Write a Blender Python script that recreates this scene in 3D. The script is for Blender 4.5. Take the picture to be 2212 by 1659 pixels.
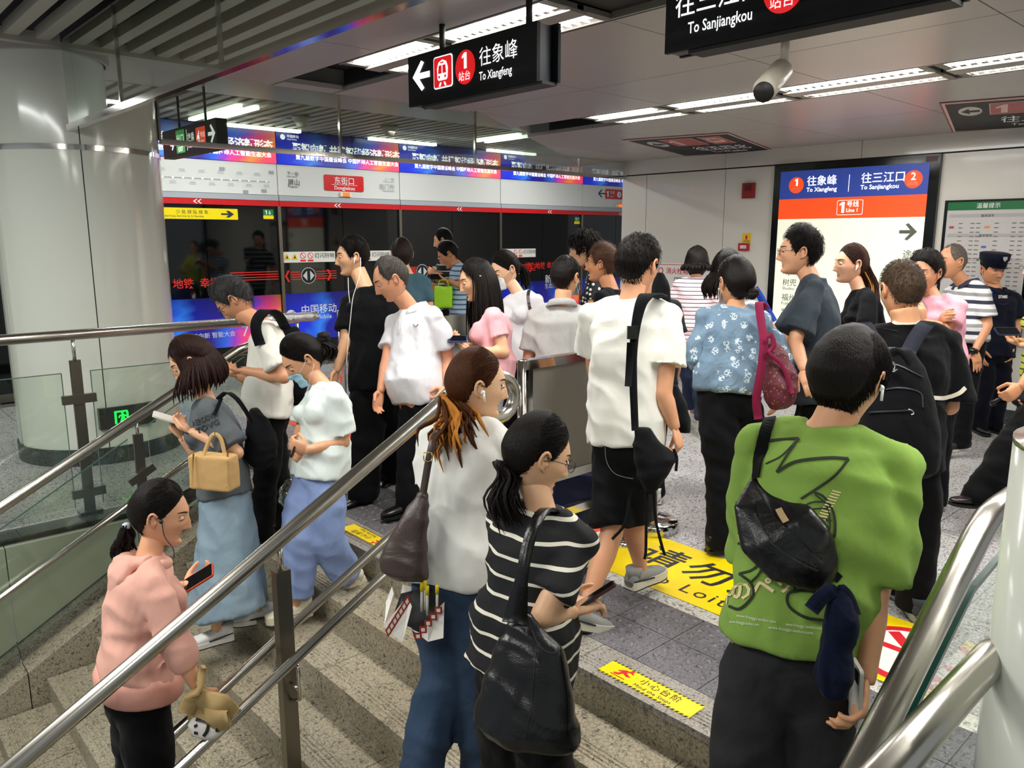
import bpy, bmesh, math, random
import numpy as np
from mathutils import Vector, Matrix, noise
from mathutils.bvhtree import BVHTree
random.seed(7); rng = np.random.default_rng(7)
SC = bpy.context.scene
for _o in list(bpy.data.objects): bpy.data.objects.remove(_o)
COL = SC.collection

# ------------------------------------------------------------ camera, light, exposure
FPX, PCX, PCY, HOR, CAMH, AZ = 1690., 1106., 829.5, 512., 1.72, math.radians(47.6)
PITCH = math.atan((PCY - HOR) / FPX)
FWD = Vector((math.cos(AZ)*math.cos(PITCH), math.sin(AZ)*math.cos(PITCH), -math.sin(PITCH)))
RGT = Vector((math.sin(AZ), -math.cos(AZ), 0.))
UPV = RGT.cross(FWD)
FH = Vector((math.cos(AZ), math.sin(AZ), 0.)); ZUP = Vector((0, 0, 1))
cam_d = bpy.data.cameras.new('camera'); cam = bpy.data.objects.new('camera', cam_d); COL.objects.link(cam)
cam_d.sensor_fit = 'HORIZONTAL'; cam_d.sensor_width = 36.; cam_d.lens = FPX / 2212. * 36.; cam_d.clip_start = .05
cam.matrix_world = Matrix(((RGT.x, UPV.x, -FWD.x, 0), (RGT.y, UPV.y, -FWD.y, 0), (RGT.z, UPV.z, -FWD.z, CAMH), (0, 0, 0, 1)))
SC.camera = cam
vs = SC.view_settings; SC.display_settings.display_device = 'sRGB'
vs.view_transform = 'Standard'; vs.look = 'None'; vs.gamma = 1.; vs.use_curve_mapping = False; vs.exposure = 0.16
cy = SC.cycles; cy.use_denoising = True; cy.max_bounces = 7; cy.diffuse_bounces = 3; cy.glossy_bounces = 4
cy.transparent_max_bounces = 12; cy.transmission_bounces = 4; cy.caustics_reflective = False; cy.caustics_refractive = False
cy.sample_clamp_indirect = 6.
world = bpy.data.worlds.new('station_ambient'); SC.world = world; world.use_nodes = True
world.node_tree.nodes['Background'].inputs[0].default_value = (.86, .92, .96, 1); world.node_tree.nodes['Background'].inputs[1].default_value = .36

def area_lamp(name, loc, sx, sy, power, col=(1, .98, .94), rot=(0, 0, 0)):
    l = bpy.data.lights.new(name, 'AREA'); l.shape = 'RECTANGLE'; l.size = sx; l.size_y = sy; l.energy = power; l.color = col
    o = bpy.data.objects.new(name, l); o.location = loc; o.rotation_euler = rot; COL.objects.link(o); return o
# light of the fluorescent rows (their fixtures are built with the ceiling)
for cx, half, units in ((2.65, .115, ((3.34, 4.12), (2.46, 3.31), (.7, 1.95), (-.6, .66))), (5.21, .15, ((3.82, 4.60), (2.93, 3.79), (1.90, 2.90), (.9, 1.87), (-.3, .87)))):
    for ya, yb in units:
        for sx in (-1, 1): area_lamp('tube_light', (cx+sx*half, (ya+yb)/2, 2.686), .08, yb-ya-.14, 13.5*(yb-ya))
for lx, pw in ((-.4, 27), (7.2, 13)):  # extra lamps added beside the tube rows, no fixtures built for them
    for ly in (.5, 3.): area_lamp('extra_light', (lx, ly, 2.62), .25, 1.25, pw)
for lx in (1.0, 3.6, 6.2, 8.8): area_lamp('platform_light', (lx, 8.3, 2.98), 1.3, .2, 34, (.97, 1, .98))
area_lamp('stair_fill', (-.6, 3.6, 2.9), .3, 2.4, 62, (1, 1, .96))  # unseen fill lamp over the stairwell, raised to brighten the column
area_lamp('stair_fill', (-1.2, 5.3, 2.95), .3, 2.0, 55, (.97, 1, .96))  # second fill lamp, added out of view for the column's left side

def at(x, y, d):
    """a point whose photograph pixel is (x, y) at forward depth d"""
    x, y, d = float(x), float(y), float(d)
    return Vector((0, 0, CAMH)) + d*(FWD + ((x-PCX)/FPX)*RGT - ((y-PCY)/FPX)*UPV)

# ------------------------------------------------------------ materials
MATS = {}
def srgb(c):
    if isinstance(c, str):
        c = c.lstrip('#'); c = [int(c[i:i+2], 16)/255 for i in (0, 2, 4)]
    return tuple((v/12.92 if v <= .04045 else ((v+.055)/1.055)**2.4) for v in c[:3]) + (1.,)
class NT:
    def __init__(s, name):
        s.m = bpy.data.materials.new(name); s.m.use_nodes = True; s.t = s.m.node_tree
        s.b = s.t.nodes['Principled BSDF']; s.out = s.t.nodes['Material Output']
    def n(s, ty, **k):
        nd = s.t.nodes.new('ShaderNode'+ty)
        for a, v in k.items():
            if a.startswith('i_'): nd.inputs[int(a[2:]) if a[2:].isdigit() else a[2:].replace('_', ' ')].default_value = v
            else: setattr(nd, a, v)
        return nd
    def l(s, a, b): s.t.links.new(a, b)
    def math(s, op, a, b=None, c=None, clamp=False):
        nd = s.n('Math', operation=op, use_clamp=clamp)
        for i, v in enumerate((a, b, c)):
            if v is None: continue
            if isinstance(v, (int, float)): nd.inputs[i].default_value = v
            else: s.l(v, nd.inputs[i])
        return nd.outputs[0]
    def obj(s, scale=(1, 1, 1), rot=(0, 0, 0), loc=(0, 0, 0)):
        tc = s.n('TexCoord'); mp = s.n('Mapping'); s.l(tc.outputs['Object'], mp.inputs[0])
        mp.inputs['Scale'].default_value = scale; mp.inputs['Rotation'].default_value = rot; mp.inputs['Location'].default_value = loc
        return mp.outputs[0]
    def noise(s, vec, scale, detail=3, rough=.55, dist=0):
        nd = s.n('TexNoise'); s.l(vec, nd.inputs['Vector']); nd.inputs['Scale'].default_value = scale
        nd.inputs['Detail'].default_value = detail; nd.inputs['Roughness'].default_value = rough; nd.inputs['Distortion'].default_value = dist
        return nd.outputs[0]
    def ramp(s, fac, stops, interp='LINEAR'):
        nd = s.n('ValToRGB'); s.l(fac, nd.inputs[0]); cr = nd.color_ramp; cr.interpolation = interp
        while len(cr.elements) < len(stops): cr.elements.new(.5)
        for e, (p, c) in zip(cr.elements, stops): e.position = p; e.color = srgb(c) if not (len(c) == 4 and not isinstance(c, str)) else c
        return nd.outputs[0]
    def mix(s, fac, a, b):
        nd = s.n('Mix', data_type='RGBA')
        if isinstance(fac, (int, float)): nd.inputs[0].default_value = fac
        else: s.l(fac, nd.inputs[0])
        for i, v in ((6, a), (7, b)):
            if isinstance(v, (str, tuple, list)): nd.inputs[i].default_value = srgb(v)
            else: s.l(v, nd.inputs[i])
        return nd.outputs[2]
    def bump(s, h, strength=.3, dist=.01):
        nd = s.n('Bump'); s.l(h, nd.inputs['Height']); nd.inputs['Strength'].default_value = strength; nd.inputs['Distance'].default_value = dist
        s.l(nd.outputs[0], s.b.inputs['Normal']); return nd
    def set(s, col=None, rough=None, metal=None, spec=None, **k):
        if col is not None:
            if isinstance(col, (str, tuple, list)): s.b.inputs['Base Color'].default_value = srgb(col)
            else: s.l(col, s.b.inputs['Base Color'])
        if rough is not None:
            if isinstance(rough, (int, float)): s.b.inputs['Roughness'].default_value = rough
            else: s.l(rough, s.b.inputs['Roughness'])
        if metal is not None: s.b.inputs['Metallic'].default_value = metal
        if spec is not None: s.b.inputs['Specular IOR Level'].default_value = spec
        for a, v in k.items(): s.b.inputs[a.replace('_', ' ')].default_value = v
        return s.m
def cached(f):
    def g(*a, **k):
        key = (f.__name__, a, tuple(sorted(k.items())))
        if key not in MATS: MATS[key] = f(*a, **k)
        return MATS[key]
    return g
@cached
def plain(col, rough=.5, metal=0., coat=0., spec=.5):
    n = NT('plain'); v = n.obj(); r = n.math('ADD', n.math('MULTIPLY', n.noise(v, 9), .12), rough-.06)
    n.set(col, r, metal, spec); n.b.inputs['Coat Weight'].default_value = coat; return n.m
@cached
def glow(col, strength=1., rough=.35):
    n = NT('backlit'); n.set(col, rough); n.b.inputs['Emission Color'].default_value = srgb(col); n.b.inputs['Emission Strength'].default_value = strength
    return n.m
@cached
def steel(rough=.22, col='#b9b6ae', grain=(4, 4, 200)):
    n = NT('brushed_steel'); v = n.obj(grain); h = n.noise(v, 3, 4)
    n.set(n.ramp(h, [(.3, '#a19e96'), (.7, col)]), n.math('ADD', n.math('MULTIPLY', h, .16), rough-.06), 1.); return n.m
@cached
def cloth(col, col2=None, bump=.55, scale=9., rough=.85, weave=True, sheen=0.04):
    n = NT('fabric'); v = n.obj()
    if sum(srgb_in(col)) < .42: col = tuple(x*.72 for x in srgb_in(col)); col2 = None
    big = n.math('ADD', n.noise(n.obj((1, 1, .42)), scale, 2, .45, .5), n.math('MULTIPLY', n.noise(n.obj((1, .7, .55), (.5, .4, 0)), scale*2.3, 2, .5, .6), .35)); bump = bump*.8; fine = n.noise(v, 420, 2)
    c2 = col2 or col
    n.set(n.mix(n.math('MULTIPLY', n.noise(v, 3.2, 4), .8), col, c2) if col2 else col, rough)
    h = n.math('ADD', big, n.math('MULTIPLY', fine, .06 if weave else .0)); n.bump(h, bump, .03)
    n.b.inputs['Sheen Weight'].default_value = sheen; n.b.inputs['Specular IOR Level'].default_value = .12
    return n.m
@cached
def denim(col='#35506e', dark='#1b2b40', bump=.5):
    n = NT('denim'); v = n.obj(); f = n.noise(v, 260, 2); a = n.noise(v, 4.5, 4, .6, .6)
    n.set(n.mix(n.math('MULTIPLY', n.math('ADD', a, n.math('MULTIPLY', f, .35)), .85), dark, col), .85)
    n.bump(n.math('ADD', n.noise(v, 9, 2, .45, .4), n.math('MULTIPLY', f, .08)), bump, .03); return n.m
@cached
def zstripes(base, line, period, width, off=0., axis='Z', bump=.5, line2=None, width2=0, off2=0, wob=.0):
    n = NT('striped_knit'); v = n.obj(); sp = n.n('SeparateXYZ'); n.l(v, sp.inputs[0]); z = sp.outputs[axis]
    if wob: z = n.math('ADD', z, n.math('MULTIPLY', n.noise(v, 4, 2), wob))
    def band(o, w):
        m = n.math('FRACT', n.math('DIVIDE', n.math('ADD', z, o+10.), period)); return n.math('LESS_THAN', m, w)
    c = n.mix(band(off, width), base, line)
    if line2: c = n.mix(band(off2, width2), c, line2)
    n.set(c, .85); n.bump(n.math('ADD', n.noise(v, 8, 2, .45, .35), n.math('MULTIPLY', n.noise(v, 400, 2), .06)), bump*.55, .03); return n.m
@cached
def skin(tone='#e0b08c'):
    n = NT('skin'); v = n.obj(); a = n.noise(v, 22, 3); f = n.noise(v, 300, 2)
    r, g, b = [int(tone[i:i+2], 16)/255 for i in (1, 3, 5)]
    n.set(n.mix(n.math('MULTIPLY', a, .55), tone, (r*.97, g*.84, b*.78)), .48)
    n.b.inputs['Subsurface Weight'].default_value = .06; n.b.inputs['Subsurface Radius'].default_value = (.02, .008, .004)
    n.bump(f, .12, .002); return n.m
@cached
def hairmat(col='#0b0908', hi='#1c1614', tip=None):
    n = NT('hair'); v = n.obj((1, 1, .10)); s = n.noise(v, 230, 3, .6)
    c = n.mix(s, col, hi)
    n.set(c, .43); n.bump(s, .8, .004); n.b.inputs['Specular IOR Level'].default_value = .13; return n.m
@cached
def leather(col, rough=.38):
    n = NT('leather'); v = n.obj(); vo = n.n('TexVoronoi'); n.l(v, vo.inputs['Vector']); vo.inputs['Scale'].default_value = 260
    n.set(n.mix(n.noise(v, 7, 3), col, tuple(x*.75 for x in srgb_in(col))), rough)
    n.bump(n.math('ADD', n.noise(v, 9, 3, .5, 1.5), n.math('MULTIPLY', vo.outputs['Distance'], .05)), .25, .02); return n.m
def srgb_in(c):
    c = c.lstrip('#'); return [int(c[i:i+2], 16)/255 for i in (0, 2, 4)]

# ------------------------------------------------------------ mesh building
class MB:
    """collects vertices and faces; build() links them as ONE mesh object"""
    def __init__(s): s.v = []; s.f = []; s.m = []; s.sm = []; s.nv = 0
    def add(s, v, f, mi=0, smooth=True):
        v = np.asarray(v, float).reshape(-1, 3); o = s.nv; s.v.append(v); s.nv += len(v)
        s.f += [tuple(int(i)+o for i in q) for q in f]; s.m += [mi]*len(f) if isinstance(mi, int) else list(mi); s.sm += [smooth]*len(f); return s
    def box(s, c, e, mi=0, R=None):
        x, y, z = [k/2 for k in e]
        v = np.array([(a*x, b*y, d*z) for a in (-1, 1) for b in (-1, 1) for d in (-1, 1)])
        if R is not None: v = v @ np.array(R.to_3x3()).T
        return s.add(v+np.array(c), [(0, 1, 3, 2), (4, 6, 7, 5), (0, 4, 5, 1), (2, 3, 7, 6), (0, 2, 6, 4), (1, 5, 7, 3)], mi, False)
    def span(s, a, b, mi=0):
        a = np.minimum(np.array(a, float), b); b = np.maximum(a, np.array(b, float)) if False else b
        lo = np.minimum(a, b); hi = np.maximum(a, b); return s.box((lo+hi)/2, hi-lo, mi)
    def tube(s, pts, r, n=10, mi=0, flat=1., side=None, cap=True, smooth=True):
        v, f = tube(pts, r, n, flat, side, cap); return s.add(v, f, mi, smooth)
    def ellip(s, c, rad, n=14, m=9, mi=0, R=None):
        v = []; f = []
        for i in range(1, m):
            ph = math.pi*i/m - math.pi/2
            for j in range(n):
                th = 2*math.pi*j/n; v.append((math.cos(th)*math.cos(ph)*rad[0], math.sin(th)*math.cos(ph)*rad[1], math.sin(ph)*rad[2]))
        v.append((0, 0, -rad[2])); v.append((0, 0, rad[2])); b = len(v)-2
        for i in range(m-2):
            for j in range(n): f.append((i*n+j, i*n+(j+1) % n, (i+1)*n+(j+1) % n, (i+1)*n+j))
        for j in range(n): f.append((b, (j+1) % n, j)); f.append((b+1, (m-2)*n+j, (m-2)*n+(j+1) % n))
        v = np.array(v)
        if R is not None: v = v @ np.array(R).T[:3, :3]
        return s.add(v+np.array(c), f, mi)
    def prism(s, poly, z0, z1, mi=0, M=None):
        k = len(poly); v = [(x, y, z0) for x, y in poly]+[(x, y, z1) for x, y in poly]
        f = [tuple(reversed(range(k))), tuple(range(k, 2*k))]+[(i, (i+1) % k, k+(i+1) % k, k+i) for i in range(k)]
        if M is not None: v = [tuple(M @ Vector(p)) for p in v]
        return s.add(v, f, mi, False)
    def mesh(s, name, mats):
        me = bpy.data.meshes.new(name); V = np.concatenate(s.v) if s.v else np.zeros((0, 3))
        me.from_pydata(V.tolist(), [], s.f)
        for m in (mats if isinstance(mats, (list, tuple)) else [mats]): me.materials.append(m)
        if s.f: me.polygons.foreach_set('material_index', s.m); me.polygons.foreach_set('use_smooth', s.sm)
        me.update(); return me
    def build(s, name, mats, parent=None, M=None, loc=None):
        o = bpy.data.objects.new(name, s.mesh(name, mats)); COL.objects.link(o)
        if M is not None: o.matrix_world = M
        if loc is not None: o.location = loc
        if parent is not None: adopt(o, parent)
        return o
def adopt(o, parent):
    """parent keeps o where it is (o's matrix is in world space)"""
    pw = Matrix.Identity(4); q = parent; ch = []
    while q is not None: ch.append(q); q = q.parent
    for q in reversed(ch): pw = pw @ q.matrix_parent_inverse @ q.matrix_basis
    o.parent = parent; o.matrix_parent_inverse = pw.inverted()
def tube(pts, r, n=10, flat=1., side=None, cap=True):
    P = [Vector(p) for p in pts]; k = len(P)
    if isinstance(r, (int, float)): r = [r]*k
    if isinstance(flat, (int, float)): flat = [flat]*k
    T = [(P[min(i+1, k-1)]-P[max(i-1, 0)]).normalized() for i in range(k)]
    u = Vector(side) if side is not None else (Vector((0, 0, 1)) if abs(T[0].z) < .9 else Vector((1, 0, 0)))
    v = []; f = []
    for i in range(k):
        u = (u-T[i]*u.dot(T[i]));
        if u.length < 1e-6: u = T[i].orthogonal()
        u.normalize(); w = T[i].cross(u)
        for j in range(n):
            a = 2*math.pi*j/n; v.append(P[i]+u*(math.cos(a)*r[i])+w*(math.sin(a)*r[i]*flat[i]))
    for i in range(k-1):
        for j in range(n): f.append((i*n+j, i*n+(j+1) % n, (i+1)*n+(j+1) % n, (i+1)*n+j))
    if cap: f.append(tuple(reversed(range(n)))); f.append(tuple((k-1)*n+j for j in range(n)))
    return np.array([tuple(q) for q in v]), f
def bez(p, n=10):
    """Catmull-Rom through points"""
    P = [Vector(q) for q in p]; P = [P[0]*2-P[1]]+P+[P[-1]*2-P[-2]]; out = []
    for i in range(1, len(P)-2):
        for k in range(n):
            t = k/n; a, b, c, d = P[i-1:i+3]
            out.append(.5*((2*b)+(c-a)*t+(2*a-5*b+4*c-d)*t*t+(3*b-a-3*c+d)*t**3))
    out.append(P[-2]); return out
def tag(o, label=None, cat=None, group=None, kind=None):
    for k, v in (('label', label), ('category', cat), ('group', group), ('kind', kind)):
        if v: o[k] = v
    return o
def empty(name, loc, label, cat, group=None):
    o = bpy.data.objects.new(name, None); o.empty_display_size = .1; o.location = loc; COL.objects.link(o); return tag(o, label, cat, group)
def copy_tree(o, parent=None):
    c = o.copy(); COL.objects.link(c)
    if parent is not None: c.parent = parent
    for ch in [x for x in CH.get(o.name, [])]: copy_tree(ch, c)
    return c
CH = {}
def remeshed(mb, voxel, smooth=4, name='m', disp=None):
    """union of closed shapes as one continuous surface"""
    me = mb.mesh('tmp', []); o = bpy.data.objects.new('tmp', me); COL.objects.link(o)
    md = o.modifiers.new('r', 'REMESH'); md.mode = 'VOXEL'; md.voxel_size = voxel
    if smooth: sm = o.modifiers.new('s', 'SMOOTH'); sm.factor = .6; sm.iterations = smooth
    dg = bpy.context.evaluated_depsgraph_get(); dg.update()
    out = bpy.data.meshes.new_from_object(o.evaluated_get(dg), depsgraph=dg)
    bpy.data.objects.remove(o); bpy.data.meshes.remove(me)
    V = np.empty(len(out.vertices)*3); out.vertices.foreach_get('co', V); V = V.reshape(-1, 3)
    N = np.empty(len(out.vertices)*3); out.vertices.foreach_get('normal', N); N = N.reshape(-1, 3)
    nl = len(out.loops); li = np.empty(nl, dtype=np.int32); out.loops.foreach_get('vertex_index', li)
    st = np.empty(len(out.polygons), dtype=np.int32); out.polygons.foreach_get('loop_start', st)
    F = [tuple(li[a:b]) for a, b in zip(st, list(st[1:])+[nl])]
    bpy.data.meshes.remove(out)
    if disp is not None: V = V + N*disp(V, N)[:, None]
    return V, F
def folds(amp=.006, freq=8., axis=(1., 1., .38)):
    ax = np.array(axis)
    def g(V, N):
        out = np.empty(len(V)); Q = V*ax*freq; nn = noise.noise
        for i, q in enumerate(Q.tolist()):
            x, y, z = q; w = nn((x*.35, y*.35, z*.5+9.))*1.6
            a = nn((x*1.15+w, y*1.15-w, z*.8)); b = nn((x*.7+z*1.5+5, y*.7-z*1.2, z*2.2+w))
            out[i] = a*.9+(.32-abs(b)*1.5)*.75
        return out*amp
    return g

# ------------------------------------------------------------ print and lettering on flat panels
class Panel:
    """a flat face: origin o, right axis u, up axis v; things are laid on it in metres"""
    def __init__(s, o, u, v, parent=None):
        s.o = Vector(o); s.u = Vector(u).normalized(); s.v = Vector(v).normalized(); s.n = s.u.cross(s.v).normalized(); s.p = parent
    def M(s, x, y, lift):
        p = s.o+s.u*x+s.v*y+s.n*lift
        return Matrix(((s.u.x, s.v.x, s.n.x, p.x), (s.u.y, s.v.y, s.n.y, p.y), (s.u.z, s.v.z, s.n.z, p.z), (0, 0, 0, 1)))
    def poly(s, name, pts, mat, lift=.002, th=.0015, parent=None):
        return MB().prism(pts, -th, 0).build(name, mat, parent or s.p, s.M(0, 0, lift))
    def polys(s, name, lst, mat, lift=.002, th=.0015, parent=None):
        b = MB()
        for q in lst: b.prism(q, -th, 0)
        return b.build(name, mat, parent or s.p, s.M(0, 0, lift))
    def rect(s, name, x0, y0, x1, y1, mat, lift=.002, th=.0015, rad=0, parent=None):
        if rad:
            pts = []
            for cx, cy, a0 in ((x1-rad, y1-rad, 0), (x0+rad, y1-rad, 90), (x0+rad, y0+rad, 180), (x1-rad, y0+rad, 270)):
                for k in range(5): a = math.radians(a0+k*22.5); pts.append((cx+rad*math.cos(a), cy+rad*math.sin(a)))
        else: pts = [(x0, y0), (x1, y0), (x1, y1), (x0, y1)]
        return s.poly(name, pts, mat, lift, th, parent)
    def disc(s, name, cx, cy, r, mat, lift=.002, ry=None, parent=None, n=32):
        return s.poly(name, [(cx+r*math.cos(2*math.pi*k/n), cy+(ry or r)*math.sin(2*math.pi*k/n)) for k in range(n)], mat, lift, .0015, parent)
    def text(s, name, t, x, y, size, mat, lift=.004, bold=0., align='LEFT', sx=1., parent=None, space=1.):
        me = text_mesh(t, size, bold, align, space); me.materials.append(mat)
        o = bpy.data.objects.new(name, me); COL.objects.link(o); o.matrix_world = s.M(x, y, lift) @ Matrix.Diagonal((sx, 1, 1, 1))
        if parent or s.p: adopt(o, parent or s.p)
        return o
def text_mesh(t, size, bold=0., align='LEFT', space=1.):
    cu = bpy.data.curves.new('lettering', 'FONT'); cu.body = t; cu.size = size; cu.offset = bold*size*.5; cu.align_x = align; cu.space_character = space
    cu.resolution_u = 2; cu.fill_mode = 'FRONT'
    o = bpy.data.objects.new('t', cu); COL.objects.link(o); dg = bpy.context.evaluated_depsgraph_get(); dg.update()
    me = bpy.data.meshes.new_from_object(o.evaluated_get(dg), depsgraph=dg); bpy.data.objects.remove(o); bpy.data.curves.remove(cu)
    me.materials.clear(); return me

# ------------------------------------------------------------ setting
RIS, TRD, X0 = .155, .275, 2.17
def met(name, col, r):
    n = NT(name); n.set(n.mix(n.noise(n.obj((1, 1, 1)), 6, 2), col, tuple(x*.92 for x in srgb_in(col))), r, 1.); return n.m
ST = met('satin_steel', '#c2beb4', .25); STP = met('polished_steel', '#dcd9d2', .10); STD = met('dark_steel', '#8f897e', .33)
def granite(name, a, b, c, scale=95., rough=.45, tint=None):
    n = NT(name); v = n.obj(); w = n.n('NewGeometry'); v = w.outputs['Position']
    vo = n.noise(v, scale, 5, .75); v2 = n.noise(v, scale*.45, 4, .7, .8); st = n.noise(v, 1.3, 4, .6)
    base = n.ramp(vo, [(.36, a), (.50, b), (.66, c)]); fl = n.ramp(v2, [(.38, '#3c3a3a'), (.46, '#ffffff')])
    m = n.n('Mix', data_type='RGBA', blend_type='MULTIPLY'); m.inputs[0].default_value = .75; n.l(base, m.inputs[6]); n.l(fl, m.inputs[7])
    s = n.n('Mix', data_type='RGBA', blend_type='MULTIPLY'); s.inputs[0].default_value = .8; n.l(m.outputs[2], s.inputs[6]); n.l(n.ramp(st, [(.3, '#d6d0c6'), (.65, '#ffffff')]), s.inputs[7])
    n.set(s.outputs[2], n.math('ADD', n.math('MULTIPLY', vo, .15), rough-.08)); n.b.inputs['Specular IOR Level'].default_value = .4; return n.m
G_PLAT = granite('terrazzo', '#77777a', '#bdbcbd', '#ececec', 95, .24)
G_STEP = granite('step_granite', '#77705f', '#a39a85', '#c2b9a2', 120, .42)
G_LAND = granite('landing_granite', '#6f6b66', '#a19c94', '#bdb8ae', 120, .4)
G_STRIP = granite('pale_granite', '#a5a39d', '#dbd9d2', '#f6f4ee', 75, .35)
G_TACT = granite('tactile_granite', '#4e4d50', '#77757a', '#8f8c90', 150, .4)
G_DARK = granite('dark_granite', '#2c3230', '#454c49', '#5e6662', 110, .35)
def panelmat(name, col, rough=.12, wav=.05, coat=.5):
    n = NT(name); v = n.obj(); n.set(col, n.math('ADD', n.math('MULTIPLY', n.noise(v, 2.2), .08), rough)); (n.bump(n.noise(v, 1.6, 2), wav, .05) if wav else None)
    n.b.inputs['Coat Weight'].default_value = coat; n.b.inputs['Coat Roughness'].default_value = .08; return n.m
P_CEIL = panelmat('ceiling_panel', '#aaa49d', .28, .0, 0)
P_WALL = panelmat('enamel_wall', '#dedbd0', .16, .03)
P_COL = panelmat('column_enamel', '#dcdfd2', .10, .10)
P_GREEN = panelmat('stair_wall_panel', '#d3d7c4', .28, .03)
P_SLAT = plain('#b4afa2', .45); BLACK = plain('#0b0b0c', .6); DARK = plain('#101113', .25)
def glass(name, tint, trans=.80, rough=.02, gl=.12):
    n = NT(name); n.b.inputs['Base Color'].default_value = srgb(tint); n.b.inputs['Roughness'].default_value = rough; n.b.inputs['Metallic'].default_value = 0
    tr = n.n('BsdfTransparent'); tr.inputs[0].default_value = srgb(tint); gs = n.n('BsdfGlossy'); gs.inputs['Roughness'].default_value = rough
    gs.inputs['Color'].default_value = (.9, .95, .92, 1)
    fr = n.n('Fresnel'); fr.inputs[0].default_value = 1.45; mx = n.n('MixShader'); n.l(n.math('ADD', n.math('MULTIPLY', fr.outputs[0], 1-trans+.5), gl*.2, None, True), mx.inputs[0])
    n.l(tr.outputs[0], mx.inputs[1]); n.l(gs.outputs[0], mx.inputs[2]); n.l(mx.outputs[0], n.out.inputs[0]); return n.m
GLS = glass('clear_glass', '#f7fbf7'); GLS2 = glass('smoke_curtain_glass', '#dde3da', .8, .02, .45); GEDGE = plain('#4f6b5c', .2)

def setting(name, label=None):
    o = bpy.data.objects.new(name, None); COL.objects.link(o); o['kind'] = 'structure'; return o
def clip_poly(poly, a, b, c):
    """keep a*x+b*y<=c"""
    out = []
    for i, p in enumerate(poly):
        q = poly[(i+1) % len(poly)]; dp = a*p[0]+b*p[1]-c; dq = a*q[0]+b*q[1]-c
        if dp <= 0: out.append(p)
        if dp*dq < 0: t = dp/(dp-dq); out.append((p[0]+(q[0]-p[0])*t, p[1]+(q[1]-p[1])*t))
    return out
# --- floor: terrazzo slabs on a base, stair opening left free
floor = setting('floor')
fb = MB(); fb.span((2.25, -2.5, -.3), (13., 9.55, -.012)); fb.span((-4, 5.17, -.3), (2.25, 9.55, -.012)); fb.span((-4, -2.5, -.3), (2.10, .28, -.012))
fb.build('floor_base', plain('#5b5955', .8), floor)
slab_me = MB().box((0, 0, -.006), (.796, .796, .012)).mesh('slab', G_PLAT)
def slab(x0, y0, x1, y1, nm='floor_slab', mat=G_PLAT, par=floor, me=None):
    if me is None: me = MB().box((0, 0, -.006), (x1-x0-.004, y1-y0-.004, .012)).mesh(nm, mat)
    o = bpy.data.objects.new(nm, me); o.location = ((x0+x1)/2, (y0+y1)/2, 0); COL.objects.link(o); o.parent = par
for i in range(7):
    for j in range(-2, 12):
        x = 3.0+i*.8; y = j*.8
        if x+.8 < 8.61 and y < 9.5 and not (y > 9.2): slab(x, y, x+.8, y+.8, me=slab_me)
for j in range(5, 12):
    for i in range(6):
        x = 8.6+i*.8
        if j*.8 > 6.3: slab(x, j*.8, x+.8, j*.8+.8, me=slab_me)
for i in range(-4, 4):
    for j in range(5): slab(3.0-(i+1)*.8 if False else -1.0+i*.8+.8*1, 5.30+j*.8, -1.0+i*.8+.8*2, 5.30+j*.8+.8, me=slab_me) if (-1.0+i*.8+1.6) <= 2.25 else None
for j in range(5): slab(2.2, 5.30+j*.8, 3.0, 6.10+j*.8, me=slab_me)
for i in range(8): slab(-4.+i*.8, 5.13, -3.2+i*.8, 5.30, 'floor_edge_stone', G_DARK)
for j in range(7):  # landing bands parallel to the nosing
    y = -.2+j*.8; y1 = y+.8
    if y1 > 5.3: y1 = 5.3
    slab(2.88, y, 3.0, y1, 'border_slab', G_STRIP)
# --- stairs
stairs = setting('stairs')
tp = [(-.03, .0), (-.03, -.035), (TRD, -.035), (TRD, 0)]
for g in (.060, .046, .032, .018): tp += [(TRD*0+g+.028, 0), (g+.025, -.006), (g+.020, -.006), (g+.017, 0)]
def tread_mesh(w, depth, mat):
    pts = [(0, 0), (0, -.03), (depth, -.03), (depth, 0)]
    for g in (.110, .090, .070, .050): pts += [(g, 0), (g-.003, -.004), (g-.009, -.004), (g-.012, 0)]
    pts = [(x, z) for x, z in pts]; b = MB(); M = Matrix(((1, 0, 0, 0), (0, 0, -1, 0), (0, 1, 0, 0), (0, 0, 0, 1)))
    b.prism(pts, -w/2+.002, w/2-.002, 0, M); return b.mesh('tread', mat)
SW = 1.112; ys = [.35+i*SW for i in range(4)]; ys_off = [.35, .9, 2.02, 3.14, 4.26, 4.84]
me_t = {}; me_r = {}
for k in range(0, 13):
    z = -k*RIS; x = X0-k*TRD
    cuts = [.35, 1.46, 2.57, 3.68, 4.84] if k % 2 else ys_off
    if k == 0: cuts = [-.2, .9, 2.02, 3.14, 4.26, 5.3]
    for a, b_ in zip(cuts, cuts[1:]):
        w = round(b_-a, 3); dp = (2.38-X0) if k == 0 else TRD+.01
        if (w, dp) not in me_t: me_t[(w, dp)] = tread_mesh(w, dp, G_LAND if k == 0 else G_STEP)
        o = bpy.data.objects.new('tread', me_t[(w, dp)]); o.location = (x, (a+b_)/2, z); COL.objects.link(o); o.parent = stairs
        if w not in me_r: me_r[w] = MB().box((.024, 0, -.03-(RIS-.03)/2), (.03, w-.004, RIS-.03)).mesh('riser', G_STEP)
        if not (k == 0 and (a > 4.8)): o = bpy.data.objects.new('riser', me_r[w]); o.location = (x, (a+b_)/2, z); COL.objects.link(o); o.parent = stairs
fl = MB(); P_ = [(X0+.2, -.04), (X0+.01, -.2)]+[(X0-13*TRD, -.2-13*RIS), (X0-13*TRD, -2.6), (X0+.2, -2.6)]
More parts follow.
